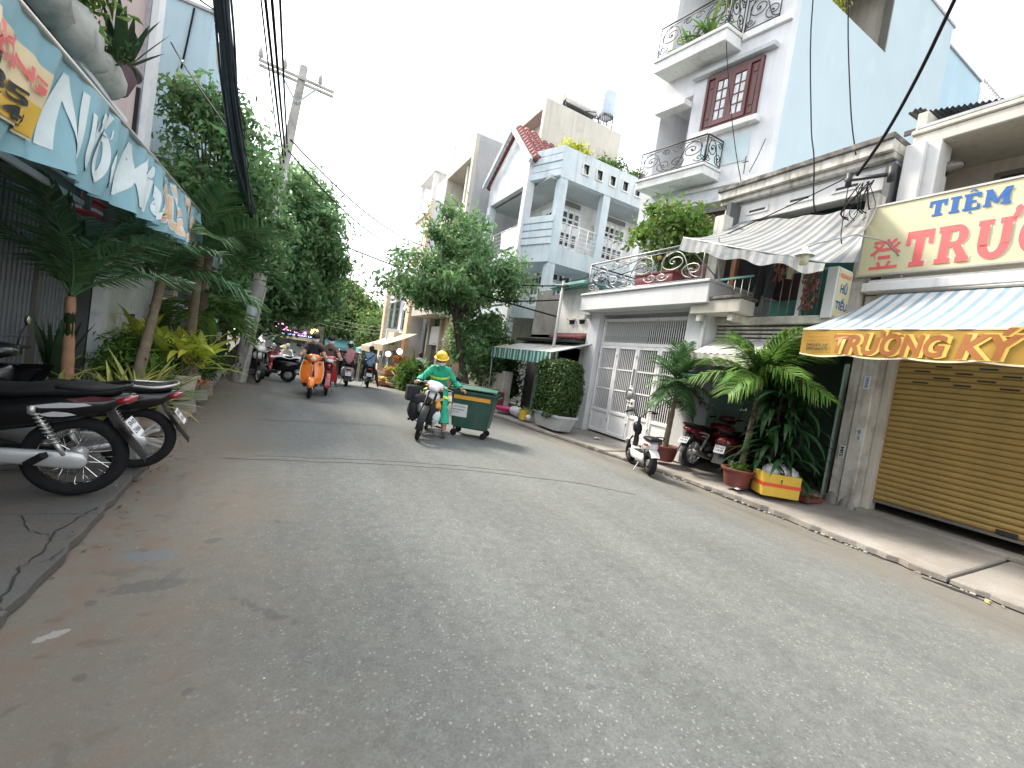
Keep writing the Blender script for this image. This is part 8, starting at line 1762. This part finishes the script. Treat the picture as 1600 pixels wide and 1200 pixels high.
# ------------------------------------------------------------------ people
NOFAT = {'neck0', 'head0', 'head1', 'head2', 'lwri', 'rwri', 'lhan', 'rhan', 'lank', 'rank', 'ltoe', 'rtoe'}
def person(name, label, J, cloth, loc, rz, group=None, fat=1.1, hair=None, head=None, look=0.0, fine=False, extra=None):
    """one continuous skinned body posed by its joints (forward +X); cloth maps body regions to surfaces"""
    V, E, RAD = [], [], []
    idx = {}
    def add(k, p, r): idx[k] = len(V); f_ = 1 if k in NOFAT else fat; V.append(Vector(p)); RAD.append((r[0] * f_, r[1] * f_))
    g = J
    add('pelvis', g['pelvis'], (.135, .125)); add('spine', g['spine'], (.125, .115)); add('chest', g['chest'], (.14, .125)); add('neck0', g['neck'], (.06, .06))
    hd = Vector(g['head']); nk = Vector(g['neck']); up = (hd - nk).normalized()
    add('head0', nk.lerp(hd, .45), (.062, .06)); add('head1', hd, (.09, .084)); add('head2', hd + up * .085, (.082, .076))
    E += [(0, 1), (1, 2), (2, 3), (3, 4), (4, 5), (5, 6)]
    for s in ('l', 'r'):
        ch = Vector(g['chest']); sh = Vector(g[s + 'sho']); el = Vector(g[s + 'elb']); wr = Vector(g[s + 'wri']); ha = Vector(g[s + 'han'])
        add(s + 'sho', sh, (.066, .066)); add(s + 'elb', el, (.046, .046)); add(s + 'for', el.lerp(wr, .4), (.043, .043)); add(s + 'wri', wr, (.029, .027)); add(s + 'han', ha, (.036, .026))
        E += [(idx['chest'], idx[s + 'sho']), (idx[s + 'sho'], idx[s + 'elb']), (idx[s + 'elb'], idx[s + 'for']), (idx[s + 'for'], idx[s + 'wri']), (idx[s + 'wri'], idx[s + 'han'])]
        hp = Vector(g[s + 'hip']); kn = Vector(g[s + 'kne']); an = Vector(g[s + 'ank']); to = Vector(g[s + 'toe'])
        add(s + 'hip', hp, (.095, .095)); add(s + 'thi', hp.lerp(kn, .5), (.08, .08)); add(s + 'kne', kn, (.06, .06)); add(s + 'cal', kn.lerp(an, .35), (.055, .055)); add(s + 'ank', an, (.036, .036)); add(s + 'toe', to, (.034, .026))
        E += [(0, idx[s + 'hip']), (idx[s + 'hip'], idx[s + 'thi']), (idx[s + 'thi'], idx[s + 'kne']), (idx[s + 'kne'], idx[s + 'cal']), (idx[s + 'cal'], idx[s + 'ank']), (idx[s + 'ank'], idx[s + 'toe'])]
    me = bpy.data.meshes.new(name); me.from_pydata([v[:] for v in V], E, [])
    o = bpy.data.objects.new(name, me); COL.objects.link(o)
    o.modifiers.new('skin', 'SKIN').use_smooth_shade = True
    for i, r in enumerate(RAD): me.skin_vertices[0].data[i].radius = r; me.skin_vertices[0].data[i].use_root = (i == 0)
    sb = o.modifiers.new('sub', 'SUBSURF'); sb.levels = 2; sb.render_levels = 2
    dg = bpy.context.evaluated_depsgraph_get(); ev = o.evaluated_get(dg); body = bpy.data.meshes.new_from_object(ev); o.modifiers.clear()
    # regions
    bones = [('shirt', 'pelvis', 'spine'), ('shirt', 'spine', 'chest'), ('shirt', 'chest', 'neck0'), ('skin', 'neck0', 'head0'), ('skin', 'head0', 'head1'), ('skin', 'head1', 'head2')]
    for s in 'lr': bones += [('shirt', 'chest', s + 'sho'), ('sleeve', s + 'sho', s + 'elb'), ('fore', s + 'elb', s + 'wri'), ('skin', s + 'wri', s + 'han'), ('legs', 'pelvis', s + 'hip'), ('legs', s + 'hip', s + 'kne'), ('shin', s + 'kne', s + 'ank'), ('foot', s + 'ank', s + 'toe')]
    mats = []; 
    def slot(m):
        if m not in mats: mats.append(m)
        return mats.index(m)
    mbx = MB(); mbx.v = [v.co[:] for v in body.vertices]; mbx.f = [tuple(p.vertices) for p in body.polygons]; mbx.mi = []
    pos = {k: V[i] for k, i in idx.items()}
    for p in body.polygons:
        c = Vector(p.center); best, bd = None, 9
        for reg, a, b in bones:
            A_, B_ = pos[a], pos[b]; ab = B_ - A_; t = max(0, min(1, (c - A_).dot(ab) / max(1e-9, ab.length_squared))); d = (c - A_ - ab * t).length
            if reg in ('legs',) and a == 'pelvis': d += .02
            if d < bd: bd, best, bt = d, reg, t
        m = cloth.get(best, cloth['shirt'])
        if isinstance(m, list): m = next(mm for lim, mm in m if bt <= lim)
        mbx.mi.append(slot(m))
    for p, k in zip(body.polygons, mbx.mi):
        if mats[k] not in ('skin', 'skin_dark', 'shoe'):
            for vi in p.vertices:
                v = body.vertices[vi]; mbx.v[vi] = tuple(v.co + v.normal * .022 * noise.noise(v.co * 11) + v.normal * .012 * noise.noise(v.co * 25))
    # fingers rooted in the palms
    mbx.cur = slot('skin')
    for s, sg in (('l', 1), ('r', -1)):
        ha, wr = pos[s + 'han'], pos[s + 'wri']; d = (ha - wr).normalized(); dn = Vector(g.get(s + 'curl', (0, 0, -1))); side = d.cross(dn).normalized()
        for k in range(4):
            L = (.062, .072, .068, .054)[k]; b = ha + side * (k - 1.5) * .019 + d * .012
            p1 = b + d * L * .55 + dn * L * .12; p2 = p1 + (d * .35 + dn * .9).normalized() * L * .5; p3 = p2 + (d * -.3 + dn * .8).normalized() * L * .35
            mbx.tube([b, p1, p2, p3], [.0095, .009, .0085, .006], 6)
        th = ha - d * .03 + side * (.028 if s == 'r' else -.028); mbx.tube([th, th + side * (.03 if s == 'r' else -.03) + d * .03 + dn * .01, th + side * (.02 if s == 'r' else -.02) + d * .055 + dn * .035], [.012, .0105, .008], 6)
    # face on the front of the head
    f0 = Vector((math.cos(look), math.sin(look), 0)); f0 = (f0 - up * f0.dot(up)).normalized(); sd_ = up.cross(f0)
    H0 = hd + up * .03; mbx.cur = slot('skin'); n0 = len(mbx.v)
    def fe(u, v, w, rx, ry, rz, m): mbx.cur = slot(m); c = H0 + f0 * u + sd_ * v + up * w; mbx.ell(tuple(c), rx, ry, rz, 8, 6)
    fe(.092, 0, -.02, .02, .014, .022, 'skin'); 
    for s in (-1, 1): fe(.0, s * .088, -.01, .018, .012, .03, 'skin'); fe(.08, s * .032, .012, .008, .014, .007, 'print_black')
    fe(.084, 0, -.055, .008, .024, .006, 'brown_cloth')
    mesh = mbx.mesh(name, mats, True)
    o.data = mesh; bpy.data.meshes.remove(me); bpy.data.meshes.remove(body)
    o.location = loc; o.rotation_euler = (0, 0, rz); tag(o, label, 'person', group)
    M = Matrix((f0, sd_, up)).transposed().to_4x4(); M.translation = H0
    def kid(nm, mb, m, smooth=True):
        mb.xf(M); k = link(nm, mb.mesh(nm, m, smooth), o); return k
    if hair: mb = MB(); mb.ell((-.012, 0, .028), .104, .098, .1, 16, 10, -.25, 1.0); mb.ell((-.06, 0, -.03), .06, .085, .09, 12, 8); kid('hair', mb, hair)
    if head == 'hard_hat':
        mb = MB(); mb.ell((0, 0, .05), .125, .115, .115, 20, 10, .0, 1.0); kid('helmet', mb, 'helmet_yellow'); mb = MB(); mb.lathe([(.11, .055), (.135, .04), (.145, .03), (.14, .025), (.11, .045)], 24); mb.ell((.1, 0, .04), .075, .09, .012, 16, 6); kid('helmet_brim', mb, 'helmet_yellow'); mb = MB(); mb.bar((-.1, 0, .115), (.1, 0, .12), .03, .02); mb.ell((.02, 0, .155), .1, .02, .012, 12, 6); kid('helmet_ridge', mb, 'helmet_yellow')
        mb = MB(); mb.lathe([(.098, -.03), (.106, .04), (.104, .06)], 18); kid('head_scarf', mb, 'black_cloth')
    elif head in ('white_helmet', 'dark_helmet', 'grey_helmet'):
        m = {'white_helmet': 'white_paint', 'dark_helmet': 'gloss_black', 'grey_helmet': 'silver_paint'}[head]; mb = MB(); mb.ell((-.01, 0, .03), .128, .12, .122, 18, 10, -.15, 1.0); kid('helmet', mb, m); mb = MB(); mb.ell((.1, 0, .03), .06, .085, .01, 12, 5); kid('helmet_visor', mb, m)
    elif head == 'cone_hat': mb = MB(); mb.lathe([(.24, .02), (.235, .025), (.12, .11), (.001, .2)], 22); kid('straw_hat', mb, 'straw')
    elif head == 'cap': mb = MB(); mb.ell((-.005, 0, .035), .108, .1, .095, 16, 8, .0, 1.0); mb.ell((.11, 0, .035), .07, .07, .01, 12, 5); kid('cap', mb, 'white_cloth')
    if cloth.get('mask'): mb = MB(); mb.grid(lambda u, v: (.108 - .07 * abs(2 * u - 1) ** 1.8 - .012 * abs(2 * v - 1), (u - .5) * .165, -.095 + .085 * v), 12, 8); kid('face_mask', mb, cloth['mask'])
    if extra: extra(o, pos, kid)
    return o
def seated(lean=0.0, reach=.87, z=.0, foot=(.62, .17, .3), hx=.1, hands=True, knee=(.5, .17, .7)):
    J = dict(pelvis=(hx, 0, .85 + z), spine=(hx + .03 + lean * .3, 0, 1.02 + z), chest=(hx + .08 + lean, 0, 1.2 + z), neck=(hx + .12 + lean * 1.3, 0, 1.34 + z), head=(hx + .15 + lean * 1.4, 0, 1.46 + z))
    for s, g_ in (('l', 1), ('r', -1)):
        J[s + 'sho'] = (hx + .09 + lean, g_ * .165, 1.25 + z); J[s + 'elb'] = (hx + .3 + lean * .5, g_ * .27, 1.02 + z); J[s + 'wri'] = (reach - .1, g_ * .29, 1.01); J[s + 'han'] = (reach - .02, g_ * .29, 1.02)
        J[s + 'hip'] = (hx + .02, g_ * .1, .84 + z); J[s + 'kne'] = (hx + knee[0] - .1, g_ * knee[1], knee[2] + z); J[s + 'ank'] = (foot[0] - .08, g_ * foot[1], foot[2] + .06); J[s + 'toe'] = (foot[0] + .08, g_ * foot[1], foot[2] + .02)
    return J
def cl(shirt, legs, sleeve='short', shoes='shoe', mask=None, shin=None):
    d = dict(shirt=shirt, skin='skin', legs=legs, foot=shoes, shin=shin or legs, mask=mask)
    d['sleeve'] = [(.55, shirt), (9, 'skin')] if sleeve == 'short' else shirt; d['fore'] = 'skin' if sleeve == 'short' else shirt
    return d
RG = 'riders in the street'
person('person', 'rider in a black T-shirt and pale mask on the orange scooter', seated(.05, .9, -.03), cl('black_cloth', 'dark_trousers', mask='mask_cloth'), (.66, 12.75, 0), R_(-92), RG, hair='hair')
J = seated(.04, .3, -.0, hx=-.25, foot=(.3, .25, .4), knee=(.42, .24, .75)); person('person', 'passenger with tied hair and a white mask behind the black T-shirt rider', J, cl('brown_cloth', 'dark_trousers', mask='mask_cloth'), (.66, 12.75, 0), R_(-92), RG, hair='hair')
person('person', 'rider in a brown sleeveless top and mask on the red motorbike', seated(.06, .86, -.0, (.55, .24, .24)), cl('brown_cloth', 'dark_trousers', mask='mask_cloth'), (1.13, 13.75, -.03), R_(-93), RG, hair='hair')
person('person', 'broad rider in a dusty pink shirt and grey helmet seen from behind', seated(.06, .9, -.02), cl('pink_cloth', 'dark_trousers'), (2.02, 16.4, -.12), R_(86), RG, hair='hair', head='grey_helmet')
def bagstrap(o, pos, kid):
    c = pos['chest']; mb = MB(); mb.tube(smooth_path([c + Vector((-.1, -.13, .1)), c + Vector((-.155, 0, -.02)), c + Vector((-.13, .14, -.16))]), .016, 6); mb.tube(smooth_path([c + Vector((.0, -.15, .13)), c + Vector((.14, 0, .0)), c + Vector((.1, .15, -.16))]), .016, 6); link('bag_strap', mb.mesh('bag_strap', 'black_cloth', True), o); mb = MB(); mb.bbox(c.x - .15, c.x - .02, c.y + .13, c.y + .26, c.z - .36, c.z - .14, .03); link('shoulder_bag', mb.mesh('shoulder_bag', 'black_cloth'), o)
J = seated(.02, .86, -.02, (.55, .24, .24)); J['rkne'] = (.42, -.3, .5); J['rank'] = (.36, -.4, .12); J['rtoe'] = (.5, -.42, .05)
person('person', 'rider in a blue shirt with a black shoulder bag, one foot on the road', J, cl('blue_cloth', 'dark_trousers'), (2.83, 16.9, -.15), R_(84), RG, hair='hair', extra=bagstrap)
person('person', 'far rider in a pale shirt with a white helmet riding away', seated(.04, .9, -.02), cl('white_cloth', 'dark_trousers'), (2.05, 25.5, -.75), R_(88), RG, head='white_helmet')
person('person', 'far rider in pale clothes with a white cap coming down the left side', seated(.04, .9, -.02), cl('white_cloth', 'white_cloth', 'long'), (.1, 25.0, -.72), R_(-95), RG, head='cap')
person('person', 'far rider in magenta with a white helmet by the left kerb', seated(.04, .9, -.02), cl('magenta_cloth', 'dark_trousers', 'long'), (-.55, 26.5, -.85), R_(-95), RG, head='white_helmet')
def standing(step=.0, arm=.0):
    J = dict(pelvis=(0, 0, .9), spine=(.0, 0, 1.06), chest=(.01, 0, 1.25), neck=(.02, 0, 1.41), head=(.04, 0, 1.53))
    for s, g_ in (('l', 1), ('r', -1)):
        J[s + 'sho'] = (.0, g_ * .17, 1.32); J[s + 'elb'] = (-.03 + arm * g_, g_ * .22, 1.06); J[s + 'wri'] = (.06 + arm * g_, g_ * .23, .84); J[s + 'han'] = (.08 + arm * g_, g_ * .23, .76)
        J[s + 'hip'] = (0, g_ * .09, .88); J[s + 'kne'] = (.03 + step * g_, g_ * .1, .48); J[s + 'ank'] = (-.02 + step * g_ * 1.4, g_ * .1, .08); J[s + 'toe'] = (.13 + step * g_ * 1.4, g_ * .11, .03)
    return J
person('person', 'bystander in a white shirt and dark shorts walking by the stall plant', standing(.1, .05), cl('white_cloth', 'dark_trousers', shin='skin'), (5.5, 19.9, -.22), R_(80), None, hair='hair')
person('person', 'straw hatted seller standing at the far left shop front', standing(0, .02), cl('beige_canvas', 'dark_trousers', 'long'), (-.1, 29.5, -1.08), R_(-90), None, head='cone_hat')
# the worker in green
J = dict(pelvis=(.22, .16, .84), spine=(.3, .17, 1.0), chest=(.38, .17, 1.17), neck=(.45, .17, 1.31), head=(.5, .17, 1.42),
         rsho=(.42, .02, 1.24), relb=(.58, -.14, 1.05), rwri=(.77, -.18, .99), rhan=(.84, -.19, .995),
         lsho=(.36, .34, 1.22), lelb=(.34, .48, 1.03), lwri=(.42, .59, .95), lhan=(.45, .65, .93), lcurl=(0, .3, -1),
         rhip=(.24, .07, .83), rkne=(.6, -.1, .66), rank=(.56, -.24, .3), rtoe=(.7, -.26, .25),
         lhip=(.22, .26, .83), lkne=(.6, .36, .47), lank=(.72, .42, .09), ltoe=(.86, .44, .03))
wc = dict(shirt='sanitation_green', skin='skin_dark', sleeve='sanitation_green', fore=[(.9, 'sanitation_green'), (9, 'skin_dark')], legs='sanitation_green', shin=[(.55, 'sanitation_green'), (9, 'skin_dark')], foot='shoe', mask='mask_cloth')
def bands(o, pos, kid):
    def ring(c, d, rx, rz2, h, nm):
        d = d.normalized(); u = Vector((0, 1, 0)); u = (u - d * u.dot(d)).normalized(); w = d.cross(u); mb = MB()
        for i in range(24):
            pass
        vs = []
        for k in (-1, 1):
            for i in range(24): a = 2 * math.pi * i / 24; vs.append(c + d * h * k / 2 + u * rx * math.cos(a) + w * rz2 * math.sin(a))
        mb.add(vs, [(i, (i + 1) % 24, 24 + (i + 1) % 24, 24 + i) for i in range(24)]); link(nm, mb.mesh(nm, 'reflective_lime', True), o)
    ring(pos['chest'].lerp(pos['spine'], .12), pos['chest'] - pos['spine'], .2, .172, .045, 'reflective_band'); ring(pos['pelvis'].lerp(pos['spine'], .25), pos['spine'] - pos['pelvis'], .196, .18, .06, 'reflective_band')
    for s in 'lr': ring(pos[s + 'hip'].lerp(pos[s + 'kne'], .5), pos[s + 'kne'] - pos[s + 'hip'], .118, .118, .07, 'reflective_band')
    def skirt(a, b_, r0, r1, m, nm, n=26):
        d = (b_ - a).normalized(); u = Vector((0, 1, 0)); u = (u - d * u.dot(d)).normalized(); w = d.cross(u); vs = []
        for k in range(5):
            for i in range(n): an = 2 * math.pi * i / n; rr = (r0 + (r1 - r0) * k / 4) * (1 + .05 * k / 4 * math.sin(an * 5 + k)); vs.append(a.lerp(b_, k / 4) + u * rr * math.cos(an) + w * rr * .9 * math.sin(an))
        mb = MB(); mb.add(vs, [(k * n + i, k * n + (i + 1) % n, (k + 1) * n + (i + 1) % n, (k + 1) * n + i) for k in range(4) for i in range(n)]); link(nm, mb.mesh(nm, m, True), o)
    skirt(pos['spine'].lerp(pos['pelvis'], .4), pos['pelvis'] + Vector((.03, 0, -.12)), .18, .22, 'sanitation_green', 'jacket_hem')
    for s in 'lr': skirt(pos[s + 'kne'], pos[s + 'kne'].lerp(pos[s + 'ank'], .56), .085, .1, 'sanitation_green', 'trouser_leg'); skirt(pos[s + 'elb'], pos[s + 'wri'], .066, .062, 'sanitation_green', 'sleeve')
    mb = MB(); c = pos['neck0']; mb.lathe([(.085, -.05), (.075, 0), (.08, .02), (.095, -.02)], 16, tuple(c)); link('collar', mb.mesh('collar', 'sanitation_green', True), o)
person('person', 'street cleaner in green uniform and yellow hard hat pushing a bin', J, wc, WBK, R_(-113), None, 1.25, hair='hair', head='hard_hat', look=.2, extra=bands)
# ------------------------------------------------------------------ wheeled bin
BI = thing('wheeled_bin', 'dark green wheeled rubbish bin with an orange band pushed by the cleaner', 'rubbish bin', (3.46, 8.05, 0), R_(-33))
def tap(z): return .35 + .075 * (z - .17) / .72, .27 + .07 * (z - .17) / .72
mb = MB(); bm = bmesh.new(); r0, r1 = tap(.17), tap(.89)
vs = [bm.verts.new((sx * r[0], sy * r[1], z)) for r, z in ((r0, .17), (r1, .89)) for sx, sy in ((-1, -1), (1, -1), (1, 1), (-1, 1))]
for f in ((3, 2, 1, 0), (4, 5, 6, 7), (0, 1, 5, 4), (1, 2, 6, 5), (2, 3, 7, 6), (3, 0, 4, 7)): bm.faces.new([vs[i] for i in f])
bmesh.ops.bevel(bm, geom=bm.edges[:], offset=.03, segments=3, affect='EDGES'); mb.bm(bm); mb.build('body', 'bin_green', BI, 40)
mb = MB(); mb.bbox(-.45, .45, -.37, .37, .86, .91, .012); mb.build('rim', 'bin_green', BI)
mb = MB(); mb.grid(lambda u, v: (-.455 + .91 * u, -.38 + .76 * v, .915 + .09 * math.sin(math.pi * (.12 + .8 * v)) - .02 * (2 * u - 1) ** 2), 14, 14); mb.build('lid', 'bin_lid', BI, True)
mb = MB()
for y in (-.375, .05): mb.tube([(-.45, y, .95 if y < 0 else 1.005), (.45, y, .95 if y < 0 else 1.005)], .014, 6)
mb.build('lid_ridge', 'bin_lid', BI, True)
mb = MB(); mb.grid(lambda u, v: (-.36 + .72 * u, -.342 - .008 * v, .74 + .075 * v), 8, 1); mb.build('orange_band', 'orange_band', BI)
lb = MB(); lb.grid(lambda u, v: (-.37 + .3 * u, -.296 - .028 * v, .39 + .25 * v), 2, 2); lab = lb.build('notice', 'board_white', BI)
for i, (tx, w) in enumerate((('GIỮ VỆ SINH', .24), ('MÔI TRƯỜNG', .22), ('ĐÔ THỊ', .12))): place_text(text_mesh(tx, .02, res=1), (-.35, -.303 - .0, .575 - i * .055), (1, 0, 0), w, .03, 'print_black', lab, up=(0, -.11, .994), push=.016)
mb = MB()
for s in (-1, 1): mb.tube([(s * .45, -.25, .84), (s * .51, -.25, .84), (s * .51, .25, .84), (s * .45, .25, .84)], .016, 6)
mb.build('side_handle', 'bin_green', BI, True)
for k, (x, y) in enumerate(((-.3, -.22), (.3, -.22), (-.3, .22), (.3, .22))):
    mb = MB(); mb.lathe([(.001, -.022), (.055, -.022), (.065, -.012), (.065, .012), (.055, .022), (.001, .022)], 18, (x, y, .065), 'Y'); o = mb.build('wheel', 'rubber', BI, 40); mb = MB(); mb.bar((x, y - .035, .08), (x, y - .035, .18), .05, .008); mb.bar((x, y + .035, .08), (x, y + .035, .18), .05, .008); mb.build('castor_fork', 'iron', o)

# ------------------------------------------------------------------ small things on the pavements
FX = thing('foam_box', 'yellow foam box with a red tape stripe, filled with plastic bags', 'foam box', (7.05, 4.02, .125), R_(-32)); FX.scale = (1.17, 1.17, 1.1)
mb = MB()
for q in ((-.24, .24, -.15, -.125, .02, .34), (-.24, .24, .125, .15, .02, .34), (-.24, -.215, -.1245, .1245, .02, .34), (.215, .24, -.1245, .1245, .02, .34), (-.215, .215, -.1245, .1245, .02, .05)): mb.bbox(*q, .008)
mb.build('box', 'foam_yellow', FX); mb = MB(); mb.box(-.2425, .2425, -.1525, -.1505, .16, .21); mb.box(-.2425, .2425, .1505, .1525, .16, .21); mb.box(-.2425, -.2405, -.1525, .1525, .16, .21); mb.box(.2405, .2425, -.1525, .1525, .16, .21); mb.build('tape', 'red_tape', FX)
for i, (x, y, s) in enumerate(((-.1, 0, 1.0), (.06, .03, 1.15), (.15, -.03, .9))):
    mb = MB(); mb.ell((0, 0, .02), .13 * s, .11 * s, .11 * s, 14, 10); r = random.Random(i)
    for k, v in enumerate(mb.v): q = 1 + r.uniform(-.14, .16); mb.v[k] = (v[0] * q, v[1] * q, v[2] * q)
    mb.tube([(0, 0, .08 * s), (.02, .01, .13 * s)], [.02, .035], 7); o = mb.build('plastic_bag', 'plastic_bag', None, 70); o.location = Matrix.Rotation(R_(-32), 3, 'Z') @ Vector((x * 1.2, y * 1.2, .36)) + Vector((7.05, 4.02, .125)); tag(o, ['crumpled white plastic bag at the left end of the foam box', 'largest crumpled white plastic bag in the foam box middle', 'smaller crumpled plastic bag at the right end of the foam box'][i], 'plastic bag', 'plastic bags in the foam box')
BK = thing('pink_basin', 'pink plastic basin on the pavement beyond the green bin', 'basin', (6.0, 11.6, .12)); mb = MB(); mb.lathe([(.001, .01), (.24, .012), (.32, .13), (.35, .135), (.33, .12), (.25, .02)], 24); mb.build('basin', 'pink_plastic', BK, 40); mb = MB(); mb.lathe([(.33, .12), (.365, .125), (.365, .14), (.34, .145)], 24); mb.build('rim', 'pink_plastic', BK, 40)
for i, (x, y, m) in enumerate(((6.05, 11.05, 'plastic_bag'), (6.2, 11.2, 'black_cloth'), (6.02, 10.8, 'plastic_bag'))):
    mb = MB(); mb.ell((0, 0, .12), .17, .16, .14, 12, 9); r = random.Random(i + 5)
    for k, v in enumerate(mb.v): q = 1 + r.uniform(-.12, .14); mb.v[k] = (v[0] * q, v[1] * q, v[2])
    o = mb.build('rubbish_bag', m, None, 70, loc=(x, y, .12)); tag(o, ['white rubbish bag next to the pink basin', 'black rubbish bag behind the white ones', 'white rubbish bag nearest the yellow bucket'][i], 'rubbish bag', 'rubbish bags by the low house')
YB = thing('yellow_bucket', 'yellow square bucket beside the hedge trough', 'bucket', (5.95, 10.35, .11)); mb = MB(); mb.loft([(0, 0, 0, .1, .1, 5), (.26, 0, 0, .12, .12, 5), (.27, 0, 0, .13, .13, 5), (.27, 0, 0, .11, .11, 5), (.2, 0, 0, .1, .1, 5)], 16, axis='Z'); mb.build('bucket', 'foam_yellow', YB, 40); croton('bucket_plant', 'small leafy plant in the yellow bucket', (5.95, 10.35, .3), 14, .26, .06, 'leaf_bright', 68, spread=.04, stems=2, tiers=1)
MP = thing('mop', 'pale mop handle leaning against the hedge', 'mop', (6.0, 10.15, .12)); mb = MB(); mb.tube([(6.0 - 6.0, 0, .1), (.35, -.3, 1.5)], .014, 6); mb.build('handle', 'plate_white', MP, True); mb = MB(); mb.ell((0, 0, .08), .09, .09, .08, 10, 6); mb.build('head', 'board_white', MP)
BR = thing('brick_step', 'reddish brick slab on the pavement right of the foam box', 'brick', (7.55, 3.75, .13)); mb = MB(); mb.bbox(-.22, .22, -.09, .09, 0, .07, .01); mb.build('brick', 'terracotta', BR)
PA = MB(); PA.grid(lambda u, v: (-.09 + .18 * u, -.05 + .1 * v, .012 + .012 * math.sin(u * 7) * math.sin(v * 5)), 6, 4); o = PA.build('paper_scrap', 'board_white', None, True, loc=(6.8, 8.2, .115)); tag(o, 'white paper scrap on the pavement before the white gate', 'paper')
PA = MB(); PA.grid(lambda u, v: (-.07 + .14 * u, -.04 + .08 * v, .012 + .014 * math.sin(u * 6) * math.sin(v * 5)), 6, 4); o = PA.build('paper_scrap', 'board_white', None, True, loc=(6.62, 4.35, .125)); tag(o, 'crumpled white paper beneath the maroon bowl pot', 'paper')
